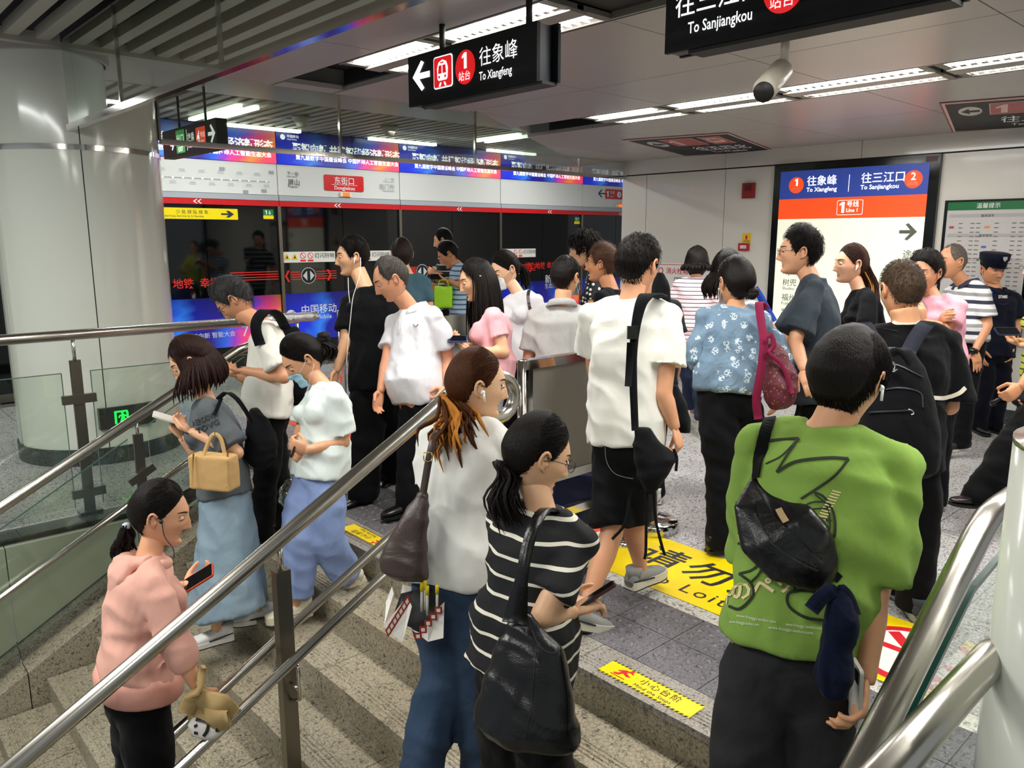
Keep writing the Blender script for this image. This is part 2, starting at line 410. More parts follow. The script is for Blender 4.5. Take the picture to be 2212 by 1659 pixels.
fl.prism(P_, .35, 4.84, 0, Matrix(((1, 0, 0, 0), (0, 0, 1, 0), (0, 1, 0, 0), (0, 0, 0, 1)))); fl.build('stair_core', plain('#57534b', .8), stairs)
# tactile strip: studs are counted pieces only near; one tile = one object
tm = MB(); tm.box((0, 0, -.006), (.246, .296, .012))
dome = []
for i in range(4):
    for j in range(5):
        cx, cy_ = -.092+i*.0615, -.118+j*.059; v = [(cx+r*math.cos(a), cy_+r*math.sin(a), z) for r, z in ((.0165, 0), (.0125, .0042)) for a in [math.pi/4*q for q in range(8)]]+[(cx, cy_, .0052)]
        tm.add(v, [(q, (q+1) % 8, 8+(q+1) % 8, 8+q) for q in range(8)]+[(8+q, 8+(q+1) % 8, 16) for q in range(8)])
tme = tm.mesh('tactile_tile', G_TACT)
for i in range(2):
    for j in range(18):
        o = bpy.data.objects.new('tactile_tile', tme); o.location = (2.38+.125+i*.25, -.1+j*.3, 0.001); COL.objects.link(o); o.parent = floor
# --- side wall of the stairwell, kerb
slope = RIS/TRD
def nz(x): return (x-X0)*slope
sw_ = setting('wall_stairwell')
XZ = Matrix(((1, 0, 0, 0), (0, 0, 1, 0), (0, 1, 0, 0), (0, 0, 0, 1)))
for i in range(6):
    a, b_ = 2.17-.02-(i+1)*.72, 2.17-.02-i*.72
    MB().prism([(a+.003, nz(a)+.19), (b_-.003, nz(b_)+.19), (b_-.003, -.04), (a+.003, -.04)], 5.10, 5.16, 0, XZ).build('wall_panel', P_GREEN, sw_)
    MB().prism([(a+.003, nz(a)+.10), (b_-.003, nz(b_)+.10), (b_-.003, nz(b_)+.175), (a+.003, nz(a)+.175)], 5.03, 5.16, 0, XZ).build('skirting_stone', G_LAND, sw_)
    b = MB(); b.prism([(a+.003, nz(a)-.5), (b_-.003, nz(b_)-.5), (b_-.003, nz(b_)+.11), (a+.003, nz(a)+.11)], 4.85, 5.04, 0, XZ); b.build('kerb_stone', G_STEP, sw_)
MB().prism([(-2.2, nz(-2.2)), (2.17, -.05), (2.17, -2.6), (-2.2, -2.6)], 5.12, 5.2, 0, XZ).build('wall_core', plain('#6c6a60', .8), sw_)
b = MB(); b.prism([(-1.5, nz(-1.5)-.3), (2.17, -.3), (2.17, .03), (2.1, .03), (-1.5, nz(-1.5)+.1)], .22, .35, 0, XZ); b.build('near_kerb', G_STEP, sw_)

# --- column
colm = setting('column'); CC = (1.76, 6.98); CR = .60
def cyl_part(a0, a1, z0, z1, r=CR, n=14, mat=P_COL, nm='column_panel', th=.02):
    v = []; f = []
    for i in range(n+1):
        a = math.radians(a0+(a1-a0)*i/n); c, s = math.cos(a), math.sin(a)
        for rr in (r, r-th):
            for z in (z0, z1): v.append((CC[0]+c*rr, CC[1]+s*rr, z))
    for i in range(n): q = i*4; f += [(q, q+4, q+5, q+1), (q+2, q+3, q+7, q+6), (q+1, q+5, q+7, q+3), (q, q+2, q+6, q+4)]
    f += [(0, 1, 3, 2), (n*4, n*4+2, n*4+3, n*4+1)]
    b = MB(); b.add(v, f, 0, True); o = b.build(nm, mat, colm); md = o.modifiers.new('edge', 'EDGE_SPLIT'); return o
for a in (-172, -101, -30, 41, 112): cyl_part(a+.25, a+70.6, .13, 2.335); cyl_part(a+.25-0, a+70.6, 2.372, 3.02, CR-.004)
cyl_part(0, 360, 2.335, 2.372, CR+.006, 48, STP, 'column_ring'); cyl_part(0, 360, 0, .13, CR+.012, 48, G_DARK, 'column_base'); cyl_part(0, 360, 3.0, 3.05, CR+.03, 48, P_CEIL, 'column_collar')
cyl_part(0, 360, .1, 3.03, CR-.025, 40, BLACK, 'column_core', .3)
cp = Panel((1.785, 6.372, .34), (1, -.02, 0), (0, 0, 1))
ex = empty('exit_sign', (1.785, 6.36, .36), 'small green running man exit sign low on the white column', 'sign'); cp.p = ex
MB().box((0, 0, 0), (.40, .05, .165)).build('housing', plain('#3a3a36', .3), ex, Matrix.Translation((1.785, 6.385, .36)))
GRN = glow('#16f04a', 1.6)
cp.o = Vector((1.785, 6.358, .36)); 
cp.polys('exit_symbol', [[(-.095, -.05), (-.080, -.05), (-.080, .05), (-.095, .05)], [(-.08, .038), (.0, .038), (.0, .05), (-.08, .05)], [(-.01, -.05), (.005, -.05), (.005, .038), (-.01, .038)], [(-.06, -.045), (-.052, -.05), (-.035, -.015), (-.02, -.048), (-.010, -.044), (-.028, .008), (-.012, .0), (-.008, .008), (-.03, .022), (-.06, .016), (-.07, -.002), (-.063, -.006), (-.053, .008), (-.045, .006)], [(-.046, .024), (-.03, .024), (-.03, .036), (-.046, .036)], [(.03, -.006), (.07, -.006), (.07, -.022), (.098, 0), (.07, .022), (.07, .006), (.03, .006)]], GRN, .002)

# --- ceilings
ceil = setting('ceiling'); CZ = 2.68
xs = [1.60, 2.42, 2.88, 4.05, 4.93, 5.47, 6.65, 8.30]
for i in range(7):
    if i in (1, 4): continue
    x0, x1 = xs[i], xs[i+1]; y = -2.4
    while y < 7.6:
        for yb in ([1.22, 2.44] if True else []): pass
        poly = [(x0+.003, y+.003), (x1-.003, y+.003), (x1-.003, y+1.217), (x0+.003, y+1.217)]
        if x1 <= 4.06: poly = clip_poly(poly, 0, 1, 4.96)
        else: poly = clip_poly(poly, -(7.53-4.85)/(8.2-4.05), 1, 4.85-4.05*(7.53-4.85)/(8.2-4.05))
        if len(poly) > 2: MB().prism(poly, CZ, CZ+.03).build('ceiling_panel', P_CEIL, ceil)
        y += 1.22
CL = plain('#8f8a80', .35)
def slot(x0, x1, ys0, ymax, units, name_lab, grp):
    b = MB(); b.span((x0, -2.4, CZ+.03), (x1, ymax, CZ+.16)); b.build('light_recess', plain('#1b1a18', .7), ceil)
    b = MB()
    for e in (x0, x1): b.span((e-.006, -2.4, CZ), (e+.006, ymax, CZ+.03))
    b.build('slot_trim', CL, ceil)
    for n_, (a, c) in enumerate(units):
        t = empty('ceiling_light', ((x0+x1)/2, (a+c)/2, CZ), name_lab[n_], 'ceiling light', grp)
        b = MB(); b.box((0, 0, .028), (x1-x0-.02, c-a-.01, .01)); b.box((0, -(c-a)/2+.03, .016), (x1-x0-.02, .05, .03)); b.box((0, (c-a)/2-.03, .016), (x1-x0-.02, .05, .03)); b.box((0, 0, .012), (.04, c-a-.01, .02))
        o = b.build('reflector', plain('#6b675d', .5)); o.parent = t; o = MB().box((0, 0, -.003), (.105 if x0 < 3 else .15, c-a-.03, .012)).build('centre_bar', plain('#9a958a', .4)); o.parent = t
        for s in (-1, 1):
            w = .115 if x0 < 3 else .15
            o = MB().box((s*w, 0, .014), (.085, c-a-.13, .012)).build('tube_lamp', glow('#fffdf6', 9.)); o.parent = t
            lv = MB(); q = -(c-a)/2+.1
            while q < (c-a)/2-.08: lv.box((s*w, q, -.004), (.095, .005, .010)); q += .055
            o = lv.build('louvre', plain('#e8e6e0', .25, .4)); o.parent = t; o['kind'] = 'stuff'
slot(2.44, 2.86, 0, 4.12, [(3.34, 4.12), (2.46, 3.31), (.7, 1.95), (-.6, .66)], ['louvred twin tube light left of the hanging black sign, end of its row', 'louvred twin tube light above the hanging black sign', 'louvred twin tube light before the sign, out of the picture', 'louvred twin tube light nearest behind the stairs'], 'louvred ceiling lights')
slot(4.95, 5.45, 0, 4.62, [(3.82, 4.60), (2.93, 3.79), (1.90, 2.90), (.9, 1.87), (-.3, .87)], ['louvred ceiling light beside the black ceiling gap, second row', 'louvred ceiling light above the tilted ceiling sticker', 'louvred ceiling light behind the white camera', 'louvred ceiling light nearest the right edge of the picture', 'louvred ceiling light beyond the right edge'], 'louvred ceiling lights')
for a in ((2.44, 4.14, 2.86, 4.78), (4.95, 4.63, 5.45, 5.45)):
    MB().span((a[0], a[1], CZ+.12), (a[2], a[3], CZ+.2)).span((a[0]-.01, a[1], CZ+.03), (a[0], a[3], CZ+.2)).span((a[2], a[1], CZ+.03), (a[2]+.01, a[3], CZ+.2)).build('ceiling_gap', BLACK, ceil)
MB().span((2.44, 4.80, CZ), (2.86, 4.96, CZ+.03)).build('ceiling_panel', P_CEIL, ceil)
# upper ceiling: solid part, slats over the stairwell and over the platform
MB().span((1.6, -2.4, CZ), (1.63, 4.96, 3.05)).build('ceiling_fascia', P_CEIL, ceil)
MB().span((1.63, 4.93, CZ+.03), (4.05, 4.96, 3.05)).build('ceiling_fascia', P_CEIL, ceil)
d_ = Vector((8.2-4.05, 7.53-4.85, 0)).normalized(); nn = Vector((-d_.y, d_.x, 0)); p0 = Vector((4.05, 4.85, 0)); p1 = p0+d_*5.
MB().prism([(p0.x, p0.y), (p1.x, p1.y), (p1.x-nn.x*.03, p1.y-nn.y*.03), (p0.x-nn.x*.03, p0.y-nn.y*.03)], CZ+.03, 3.05).build('ceiling_fascia', P_CEIL, ceil)
MB().span((1.6, 4.9, 3.05), (13.5, 7.62, 3.08)).build('upper_ceiling', P_CEIL, ceil)
MB().span((-4., 6.4, 3.05), (1.6, 7.62, 3.08)).build('upper_ceiling', P_CEIL, ceil)
MB().span((-4.2, -2.6, 3.5), (14, 10.6, 3.55)).build('ceiling_void', BLACK, ceil)
MB().span((-4.2, -2.6, CZ+.25), (-4.1, 10.6, 3.5)).build('ceiling_void', BLACK, ceil)
x = -2.9
sm_ = MB().box((0, 0, 0), (.085, 8.8, .07)).mesh('ceiling_slat', P_SLAT)
while x < 1.55: o = bpy.data.objects.new('ceiling_slat', sm_); o.location = (x, 2., 3.085); COL.objects.link(o); o.parent = ceil; x += .19
MB().span((-4, 6.38, 3.02), (1.58, 6.46, 3.1)).build('ceiling_beam', P_SLAT, ceil)
x = -3.9; sm2 = MB().box((0, 0, 0), (.085, 1.95, .06)).mesh('ceiling_slat', P_SLAT)
while x < 13: o = bpy.data.objects.new('ceiling_slat', sm2); o.location = (x, 8.62, 3.08); COL.objects.link(o); o.parent = ceil; x += .15
# lights under the platform ceiling
pl = glow('#f4fff6', 7.)
for n_, (a, c, lab) in enumerate(((3.93, 4.97, 'left'), (5.99, 7.1, 'middle'), (8.1, 9.1, 'right'))):
    t = empty('strip_light', ((a+c)/2, 9.42, 3.03), f'slim white strip light above the blue banners, {lab} of three', 'strip light', 'strip lights over the platform edge')
    o = MB().box((0, 0, 0), (c-a, .07, .04)).build('diffuser', pl); o.parent = t; o = MB().box((0, 0, .03), (c-a+.02, .09, .03)).build('housing', P_SLAT); o.parent = t
for n_, (x, y0, y1, lab) in enumerate(((3.66, 8.02, 9.3, 'double strip light crossing the slats near the column'), (7.33, 7.78, 8.66, 'double strip light crossing the slats right of the steel hanger'))):
    t = empty('strip_light', (x, (y0+y1)/2, 3.03), lab, 'strip light', 'strip lights across the platform')
    for s in (-.09, .09): o = MB().box((s, 0, 0), (.07, y1-y0, .03)).build('diffuser', pl); o.parent = t
for x, lab in ((4.43, 'left'), (5.6, 'right')):
    t = empty('ceiling_speaker', (x, 8.35, 2.99), f'small white conical speaker under the platform slats, {lab} one', 'speaker', 'platform ceiling speakers')
    o = MB().tube([(0, 0, .05), (0, 0, .02), (0, 0, -.06)], [.11, .09, .045], 14).build('cone', plain('#c3beb4', .5)); o.parent = t

# --- smoke curtains: glass with steel rails
def curtain(name, lab, o_, u, L, z0, z1, joints, mat=GLS2):
    t = empty(name, Vector(o_), lab, 'glass barrier'); u = Vector(u); p = Vector(o_); cuts = [0]+joints+[L]
    sd = u.cross(ZUP)
    for a, c in zip(cuts, cuts[1:]):
        q0, q1 = p+u*(a+.006), p+u*(c-.006); v = [q0, q1, q1+ZUP*(z1-z0), q0+ZUP*(z1-z0)]; v = v+[w+sd*.010 for w in v]
        MB().add([tuple(w) for w in v], [(0, 1, 2, 3), (7, 6, 5, 4), (0, 4, 5, 1), (2, 6, 7, 3), (1, 5, 6, 2), (3, 7, 4, 0)], 0, False).build('glass_pane', mat, t)
    R = Matrix(((u.x, sd.x, 0, 0), (u.y, sd.y, 0, 0), (0, 0, 1, 0), (0, 0, 0, 1)))
    MB().box(p+u*L/2+sd*.005-ZUP*.01, (L, .045, .04), 0, R).build('bottom_rail', STP, t)
    for j in joints+[0.]: MB().box(p+u*j+sd*.005+ZUP*(z1-z0)/2, (.018, .03, z1-z0), 0, R).build('hanger', STP, t)
curtain('smoke_curtain', 'glass smoke curtain with steel rail over the stairwell edge', (1.58, -2.2, 2.49), (0, 1, 0), 8.58, 0, .56, [1.47*q+1.5 for q in range(5)])
curtain('smoke_curtain', 'glass smoke curtain between the column and the enamel wall corner', (2.34, 6.80, 2.49), (1, 0, 0), 5.86, 0, .56, [1.66, 3.32, 4.98])

# --- right wall
WX = 8.2
wr = setting('wall_right'); ywl = [6.83, 6.43, 5.28, 4.13, 2.98, 1.83, .68, -.47, -1.62]
for a, c in zip(ywl, ywl[1:]):
    MB().span((WX, c+.004, .14), (WX+.03, a-.004, 2.495)).build('wall_panel', P_WALL, wr)
    MB().span((WX+.004, c+.004, .0), (WX+.03, a-.004, .135)).build('skirting_stone', G_DARK, wr)
for a, c in zip([6.83, 5.29, 3.7, 2.1, .5, -1.6], [5.29, 3.7, 2.1, .5, -1.6]): MB().span((WX, c+.003, 2.51), (WX+.03, a-.003, 2.70)).build('wall_panel', P_WALL, wr)
MB().span((WX+.02, -2, 0), (WX+.1, 6.80, 2.7)).build('wall_core', BLACK, wr)
for k in range(4): MB().span((WX+.004+k*1.2, 6.80, .14), (WX+1.2+k*1.2, 6.83, 2.495)).build('wall_panel', P_WALL, wr)
MB().span((WX+.01, 6.78, 2.5), (13, 6.82, 2.7)).build('wall_panel', P_WALL, wr)

# --- platform screen doors
PY = 9.6
psd = empty('platform_screen_doors', (7., PY, 0), 'long wall of platform screen doors with red band and glass', 'screen doors')
WH = panelmat('header_panel', '#dadad6', .3, .02); RED = plain('#c8141a', .35)
mull = [-1.05, .85, 2.8, 4.71, 6.57, 8.50, 10.42, 12.3]
GD = NT('door_glass'); GD.set('#07090a', .05); GD.b.inputs['Coat Weight'].default_value = .4; _t = GD.n('BsdfTransparent'); _m = GD.n('MixShader'); _m.inputs[0].default_value = .72
GD.l(_t.outputs[0], _m.inputs[1]); GD.l(GD.b.outputs[0], _m.inputs[2]); GD.l(_m.outputs[0], GD.out.inputs[0]); _t.inputs[0].default_value = srgb('#8fa09a'); GD = GD.m
for i, (a, c) in enumerate(zip(mull, mull[1:])):
    MB().span((a+.006, PY-.02, 2.245), (c-.006, PY+.03, 2.625)).build('header_panel', WH, psd)
    MB().span((a+.006, PY-.035, 2.175), (c-.006, PY+.03, 2.240)).build('header_lip', plain('#a9adb3', .3), psd)
    MB().span((a+.004, PY-.03, 2.105), (c-.004, PY+.03, 2.172)).build('red_band', RED, psd)
    MB().span((a+.02, PY, 0.02), ((a+c)/2-.004, PY+.02, 2.10)).build('glass_leaf', GD, psd); MB().span(((a+c)/2+.004, PY, 0.02), (c-.02, PY+.02, 2.10)).build('glass_leaf', GD, psd)
for m in mull: MB().span((m-.022, PY-.03, 0), (m+.022, PY+.03, 2.105)).build('mullion', STD, psd)
MB().span((-1.05, PY-.02, 0), (12.3, PY+.03, .09)).build('threshold', STD, psd)
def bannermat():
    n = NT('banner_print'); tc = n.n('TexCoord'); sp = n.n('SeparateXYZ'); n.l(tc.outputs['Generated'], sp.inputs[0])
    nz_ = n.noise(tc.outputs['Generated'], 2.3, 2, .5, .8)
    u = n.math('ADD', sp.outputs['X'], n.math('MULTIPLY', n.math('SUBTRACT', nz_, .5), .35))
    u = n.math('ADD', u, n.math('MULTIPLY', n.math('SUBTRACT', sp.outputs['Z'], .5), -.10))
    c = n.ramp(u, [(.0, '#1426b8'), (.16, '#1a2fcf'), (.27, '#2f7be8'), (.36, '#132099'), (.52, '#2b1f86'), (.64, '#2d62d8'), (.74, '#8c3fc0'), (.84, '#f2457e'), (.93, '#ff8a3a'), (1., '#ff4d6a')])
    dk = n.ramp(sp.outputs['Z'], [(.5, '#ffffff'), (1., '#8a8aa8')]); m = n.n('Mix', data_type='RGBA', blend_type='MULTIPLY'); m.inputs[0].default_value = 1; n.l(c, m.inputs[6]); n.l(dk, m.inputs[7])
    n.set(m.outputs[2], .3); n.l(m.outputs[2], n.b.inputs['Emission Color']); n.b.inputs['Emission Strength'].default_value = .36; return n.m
BAN = bannermat(); WL = glow('#ffffff', .9); WP = plain('#f2f2f0', .5)
def cm_logo(pn, x, y, r, mat, par):
    """round emblem of three interlaced diagonal bands"""
    pn.disc('emblem', x, y, r, mat, .004, parent=par); q = []
    for k in (-.55, -.1, .35): q.append([(x-r*.75, y+k*r-.18*r+.0), (x+r*.75, y+k*r+.42*r), (x+r*.75, y+k*r+.30*r), (x-r*.75, y+k*r-.30*r)])
    pn.polys('emblem_cut', q, plain('#1b2ca8', .4), .006, parent=par)
lastm = {0: 'first banner, beginning behind the column', 1: 'banner hidden behind the round column', 2: 'banner cut off by the column, over the line map', 3: 'banner above the red station name plate', 4: 'banner over the blank header, between steel hangers', 5: 'banner right of the second steel hanger', 6: 'rightmost banner beside the wall corner'}
for i, (a, c) in enumerate(zip(mull, mull[1:])):
    if c < 2.5: continue
    bn = empty('advert_banner', ((a+c)/2, PY-.02, 2.63), 'blue and pink backlit '+lastm[i], 'banner', 'backlit banners over the doors')
    MB().span((a+.006, PY-.03, 2.632), (c-.006, PY+.03, 3.04)).build('lightbox_face', BAN, bn)
    pn = Panel((a, PY-.031, 2.63), (1, 0, 0), (0, 0, 1), bn)
    cm_logo(pn, .095, .335, .032, WL, bn); pn.text('brand_lettering', '中国移动', .15, .335, .042, WL, .003, .01); pn.text('brand_lettering', 'China Mobile', .15, .305, .026, WL, .003)
    pn.text('banner_title', '聚智向新 共建智能经济新形态', .22, .17, .128, WL, .003, .05, space=.94)
    pn.text('banner_line', '第九届数字中国建设峰会 中国移动人工智能生态大会', .26, .075, .068, WL, .003, .02, space=1.0)
tn = plain('#2b2d33', .5); gy = plain('#9a9ca0', .5); gy2 = plain('#b9bbbd', .5)
hp_ = Panel((0, PY-.021, 0), (1, 0, 0), (0, 0, 1), psd)
for x in (3.62, 5.5, 7.6, 9.55, 11.4):
    for s in (0, .05): hp_.polys('chevron', [[(x+s+.04, 2.165), (x+s+.055, 2.165), (x+s+.02, 2.138), (x+s+.055, 2.112), (x+s+.04, 2.112), (x+s, 2.138)]], WP, .013)
# station name plate
sp_ = empty('station_name_plate', (5.67, PY-.03, 2.43), 'red name plate reading Dongjiekou on the white header', 'sign'); q = Panel((5.67, PY-.022, 2.43), (1, 0, 0), (0, 0, 1), sp_)
q.rect('plate', -.30, -.10, .30, .105, plain('#d2141c', .3), .012, .012, .02); q.text('station_name', '东街口', 0, -.005, .105, WP, .014, .01, 'CENTER'); q.rect('rule', -.2, -.022, .2, -.018, WP, .014); q.text('station_name', 'Dongjiekou', 0, -.083, .068, WP, .014, .02, 'CENTER')
for x in (5.68, 11.42):
    dl = empty('door_lamp', (x, PY-.03, 2.28), 'small orange lamp under the red station name plate' if x < 6 else 'small orange lamp under the red line one plate', 'lamp')
    MB().box((x, PY-.04, 2.285), (.17, .03, .055)).build('housing', plain('#e9e2c8', .4), dl); MB().box((x, PY-.058, 2.285), (.10, .012, .05)).build('lens', glow('#ff6a1a', .9), dl)
hp_.text('header_lettering', '下一站', 4.84, 2.50, .055, tn, .003); hp_.text('header_lettering', 'Next Station', 4.84, 2.475, .028, tn, .003)
hp_.text('header_lettering', '屏山', 4.85, 2.38, .085, tn, .003, .01); hp_.text('header_lettering', 'Pingshan', 4.85, 2.345, .04, tn, .003)
hp_.text('header_lettering', '上一站', 6.48, 2.50, .055, gy, .003, 0, 'RIGHT'); hp_.text('header_lettering', 'Previous Station', 6.48, 2.475, .028, gy, .003, 0, 'RIGHT'); hp_.text('header_lettering', '南门兜', 6.48, 2.38, .085, gy, .003, .0, 'RIGHT'); hp_.text('header_lettering', 'Nanmendou', 6.48, 2.345, .04, gy, .003, 0, 'RIGHT')
hp_.rect('map_line', 2.9, 2.398, 4.60, 2.408, gy, .003)
for k in range(15):
    x = 2.95+k*.115; hp_.disc('map_stop', x, 2.403, .014, WP, .005, n=12); up_ = k % 2
    hp_.rect('map_name', x-.045, 2.475 if up_ else 2.335, x+.04, 2.482 if up_ else 2.342, gy2, .003); hp_.rect('map_name', x-.035, 2.492 if up_ else 2.352, x+.03, 2.506 if up_ else 2.366, gy2, .003)
for x, y in ((4.0, 2.53), (4.28, 2.27), (4.52, 2.29), (4.63, 2.52)): hp_.rect('map_tag', x-.035, y-.02, x+.035, y+.02, gy, .004, rad=.008)
hp_.polys('arrow', [[(10.83, 2.487), (10.92, 2.56), (10.94, 2.545), (10.875, 2.497), (11.05, 2.497), (11.05, 2.477), (10.875, 2.477), (10.94, 2.43), (10.92, 2.415)]], tn, .004)
hp_.rect('line_plate', 11.03, 2.40, 11.62, 2.57, RED, .008, .008, .015); hp_.poly('line_plate_text', [(11.075, 2.43), (11.105, 2.43), (11.105, 2.54), (11.083, 2.54), (11.05, 2.515), (11.05, 2.50), (11.075, 2.51)], WP, .011); hp_.text('line_plate_text', '号线', 11.14, 2.49, .065, WP, .011); hp_.text('line_plate_text', 'Line 1', 11.14, 2.43, .05, WP, .011); hp_.disc('line_plate_text', 11.40, 2.485, .055, WP, .011); hp_.rect('line_plate_text', 11.393, 2.455, 11.41, 2.515, RED, .014)
# stickers and films on the glass
gp = Panel((0, PY-.001, 0), (1, 0, 0), (0, 0, 1), psd); YEL = plain('#f5dc00', .4); RL = plain('#e02a20', .4)
gp.rect('yellow_sticker', 2.75, 1.93, 4.17, 2.06, YEL, .004, .002, .008); gp.text('sticker_lettering', '少 处 排 队 候 车 .', 3.42, 1.995, .052, tn, .006); gp.text('sticker_lettering', 'Crowded Trains And Line Up for Boarding', 3.22, 1.955, .030, tn, .006)
gp.polys('sticker_arrow', [[(3.96, 1.985), (4.05, 1.985), (4.02, 1.955), (4.06, 1.955), (4.12, 1.995), (4.06, 2.035), (4.02, 2.035), (4.05, 2.005), (3.96, 2.005)]], tn, .006)
for x, t in ((4.50, '16'), (10.24, '17')):
    gp.rect('door_number', x, 1.99, x+.14, 2.065, plain('#0d7a3c', .4), .004, rad=.01); gp.rect('door_number', x, 1.945, x+.14, 1.99, YEL, .004, rad=.008); (gp.poly('door_number', [(x+.038, 2.002), (x+.052, 2.002), (x+.052, 2.054), (x+.042, 2.054), (x+.026, 2.042), (x+.026, 2.034), (x+.038, 2.040)], WP, .006), gp.text('door_number', t[1], x+.088, 2.002, .07, WP, .006, .02, 'CENTER'))
for (x0, x1) in ((4.73, 5.50), (5.62, 6.4), (8.55, 9.3)):
    gp.rect('warning_sticker', x0, 1.39, x1, 1.53, plain('#e4e2d8', .4), .004, rad=.008)
    w = .085
    for k in range(2): cx = x0+.06+k*.11; gp.poly('warning_sign', [(cx-.045, 1.43), (cx+.045, 1.43), (cx, 1.51)], plain('#f0c419', .4), .006); gp.poly('warning_mark', [(cx-.012, 1.445), (cx+.018, 1.445), (cx+.006, 1.485)], tn, .008)
    for k in range(2): cx = x0+.29+k*.11; gp.disc('ban_sign', cx, 1.478, .040, RL, .006, n=20); gp.disc('ban_sign', cx, 1.478, .031, WP, .008, n=20); gp.poly('ban_sign', [(cx-.026, 1.50), (cx-.02, 1.506), (cx+.026, 1.456), (cx+.02, 1.45)], RL, .010); gp.rect('ban_text', cx-.04, 1.402, cx+.04, 1.425, RL, .006)
    gp.text('sticker_lettering', '灯闪铃响', x0+.46, 1.45, .075, tn, .006)
for i in range(3, 7):
    a, c = mull[i], mull[i+1]; m_ = a+.38
    gp.disc('door_symbol', m_, 1.215, .108, plain('#b9bfbf', .3), .004); gp.disc('door_symbol', m_, 1.215, .098, BLACK, .006)
    gp.polys('door_symbol', [[(m_-.022, 1.15), (m_-.022, 1.28), (m_-.085, 1.215)], [(m_+.022, 1.15), (m_+.022, 1.28), (m_+.085, 1.215)]], plain('#c9cfcf', .3), .008)
    for k in range(4):
        y = 1.165+k*.032; gp.rect('red_line', a+.12, y, m_-.115, y+.011, RL, .004); gp.rect('red_line', m_+.115, y, m_+.42, y+.011, RL, .004)
    for s in (-1, 1): x = m_+s*.27; gp.poly('red_line', [(x, 1.29), (x+s*.03, 1.29), (x+s*.07, 1.215), (x+s*.03, 1.14), (x, 1.14), (x+s*.04, 1.215)], RL, .007)
for k in range(4): gp.rect('red_line', 4.02, 1.18+k*.032, 4.66, 1.191+k*.032, RL, .004)
gp.text('red_lettering', '地铁  幸福', 3.32, 1.125, .125, RL, .004, .03); gp.text('red_lettering', '绿色地铁 幸福', 9.05, 1.20, .12, RL, .004, .03)
for k in range(4): gp.rect('red_line', 6.75, 1.18+k*.032, 7.1, 1.191+k*.032, RL, .004)
gp.poly('green_mark', [(7.12, 1.17), (7.3, 1.17), (7.21, 1.33)], plain('#0d5a38', .4), .006); gp.text('red_lettering', '绿色', 7.32, 1.2, .12, RL, .004, .03)
for i in range(2, 7):
    a, c = mull[i], mull[i+1]
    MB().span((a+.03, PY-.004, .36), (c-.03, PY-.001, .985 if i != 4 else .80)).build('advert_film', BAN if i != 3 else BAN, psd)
    if i == 3: cm_logo(gp, a+.10, .70, .075, WP, psd); gp.text('brand_lettering', '中国移动', a+.24, .715, .135, WP, .008, .01); gp.text('brand_lettering', 'China Mobile', a+.24, .63, .085, WP, .008)
    if i == 2: gp.text('brand_lettering', '聚智向新 智能大会', a+.62, .50, .075, WP, .008); gp.text('brand_lettering', '7', a+1.32, .48, .2, WP, .008)
    if i == 6: gp.text('brand_lettering', '新形态', a-.9, .95, .16, WP, .008); gp.text('brand_lettering', '生态大会', a-.9, .86, .09, WP, .008)
# tunnel wall and train side behind the glass
tw = setting('wall_tunnel'); MB().span((-4, 10.9, -.5), (14, 11., 3.5)).build('tunnel_wall', plain('#1d1f20', .8), tw); MB().span((-4, PY+.04, 2.1), (14, 11., 3.05)).build('door_header_core', plain('#202224', .8), tw)
MB().span((-4, PY-.02, -.3), (14, PY+.3, -.02)).build('platform_edge', G_DARK, tw)
MB().span((-4.2, 9.5, -.3), (-1.05, 9.7, 3.05)).build('side_panel', P_WALL, tw)

# ------------------------------------------------------------ people: head, hair, hands, body, clothes
def sstep(a, b, x):
    t = np.clip((x-a)/(b-a), 0, 1); return t*t*(3-2*t)
CUR = [1., 1., 0.]
def head_surf(th, ph, w=None, jaw=None, fat=None):
    w = CUR[0] if w is None else w; jaw = CUR[1] if jaw is None else jaw; fat = CUR[2] if fat is None else fat
    th = np.asarray(th, float); ph = np.asarray(ph, float)
    c = np.cos(ph); x = .0735*w*np.sin(th)*c; y = .096*np.cos(th)*c; z = .118*np.sin(ph)
    front = np.clip(np.cos(th), 0, 1); back = np.clip(-np.cos(th), 0, 1)
    zl = np.clip(-z/.118, 0, 1); s = sstep(0, 1, zl)
    x = x*(1+.05*back*np.clip(z/.1, 0, 1))*(1-.24*s*jaw+fat*.12*sstep(.1, .7, zl))
    x = np.sign(x)*np.minimum(np.abs(x), .0735*w)
    y = y+back*zl*.048+front*(.043*sstep(.45, 1., zl)*jaw-.006*sstep(.0, .5, zl))
    y = y-front*.006*sstep(.3, 1., np.clip(z/.118, 0, 1))
    z = np.where(z < -.085, -.085-(-.085-z)*.8, z)
    F = sstep(.15, .6, np.cos(th)*c+.25)*sstep(-.0, .3, np.cos(th))
    g = lambda px, pz, sx, sz: np.exp(-((x-px)/sx)**2-((z-pz)/sz)**2)
    g2 = lambda px, pz, sx, sz: g(px, pz, sx, sz)+g(-px, pz, sx, sz)
    d = .0175*np.exp(-(x/.0095)**2)*sstep(.026, -.03, z)*sstep(-.047, -.034, z)
    d += .009*np.exp(-(x/.012)**2)*np.exp(-((z+.034)/.008)**2)+.0045*g2(.0115, -.036, .006, .007)
    d += -.0095*g2(.031, .009, .016, .011)+.0030*g(0, .034, .05, .010)+.0045*g2(.044, -.018, .018, .016)
    d += .0052*np.exp(-(x/.020)**2)*(np.exp(-((z+.0575)/.0042)**2)+1.1*np.exp(-((z+.068)/.0048)**2))-.0032*np.exp(-(x/.024)**2)*np.exp(-((z+.0628)/.0022)**2)
    d += -.0035*g(0, -.078, .02, .006)+.006*g(0, -.096, .018, .012)+fat*.006*g2(.04, -.05, .02, .03)
    y = y+d*F
    return np.stack([x, y, z], -1)
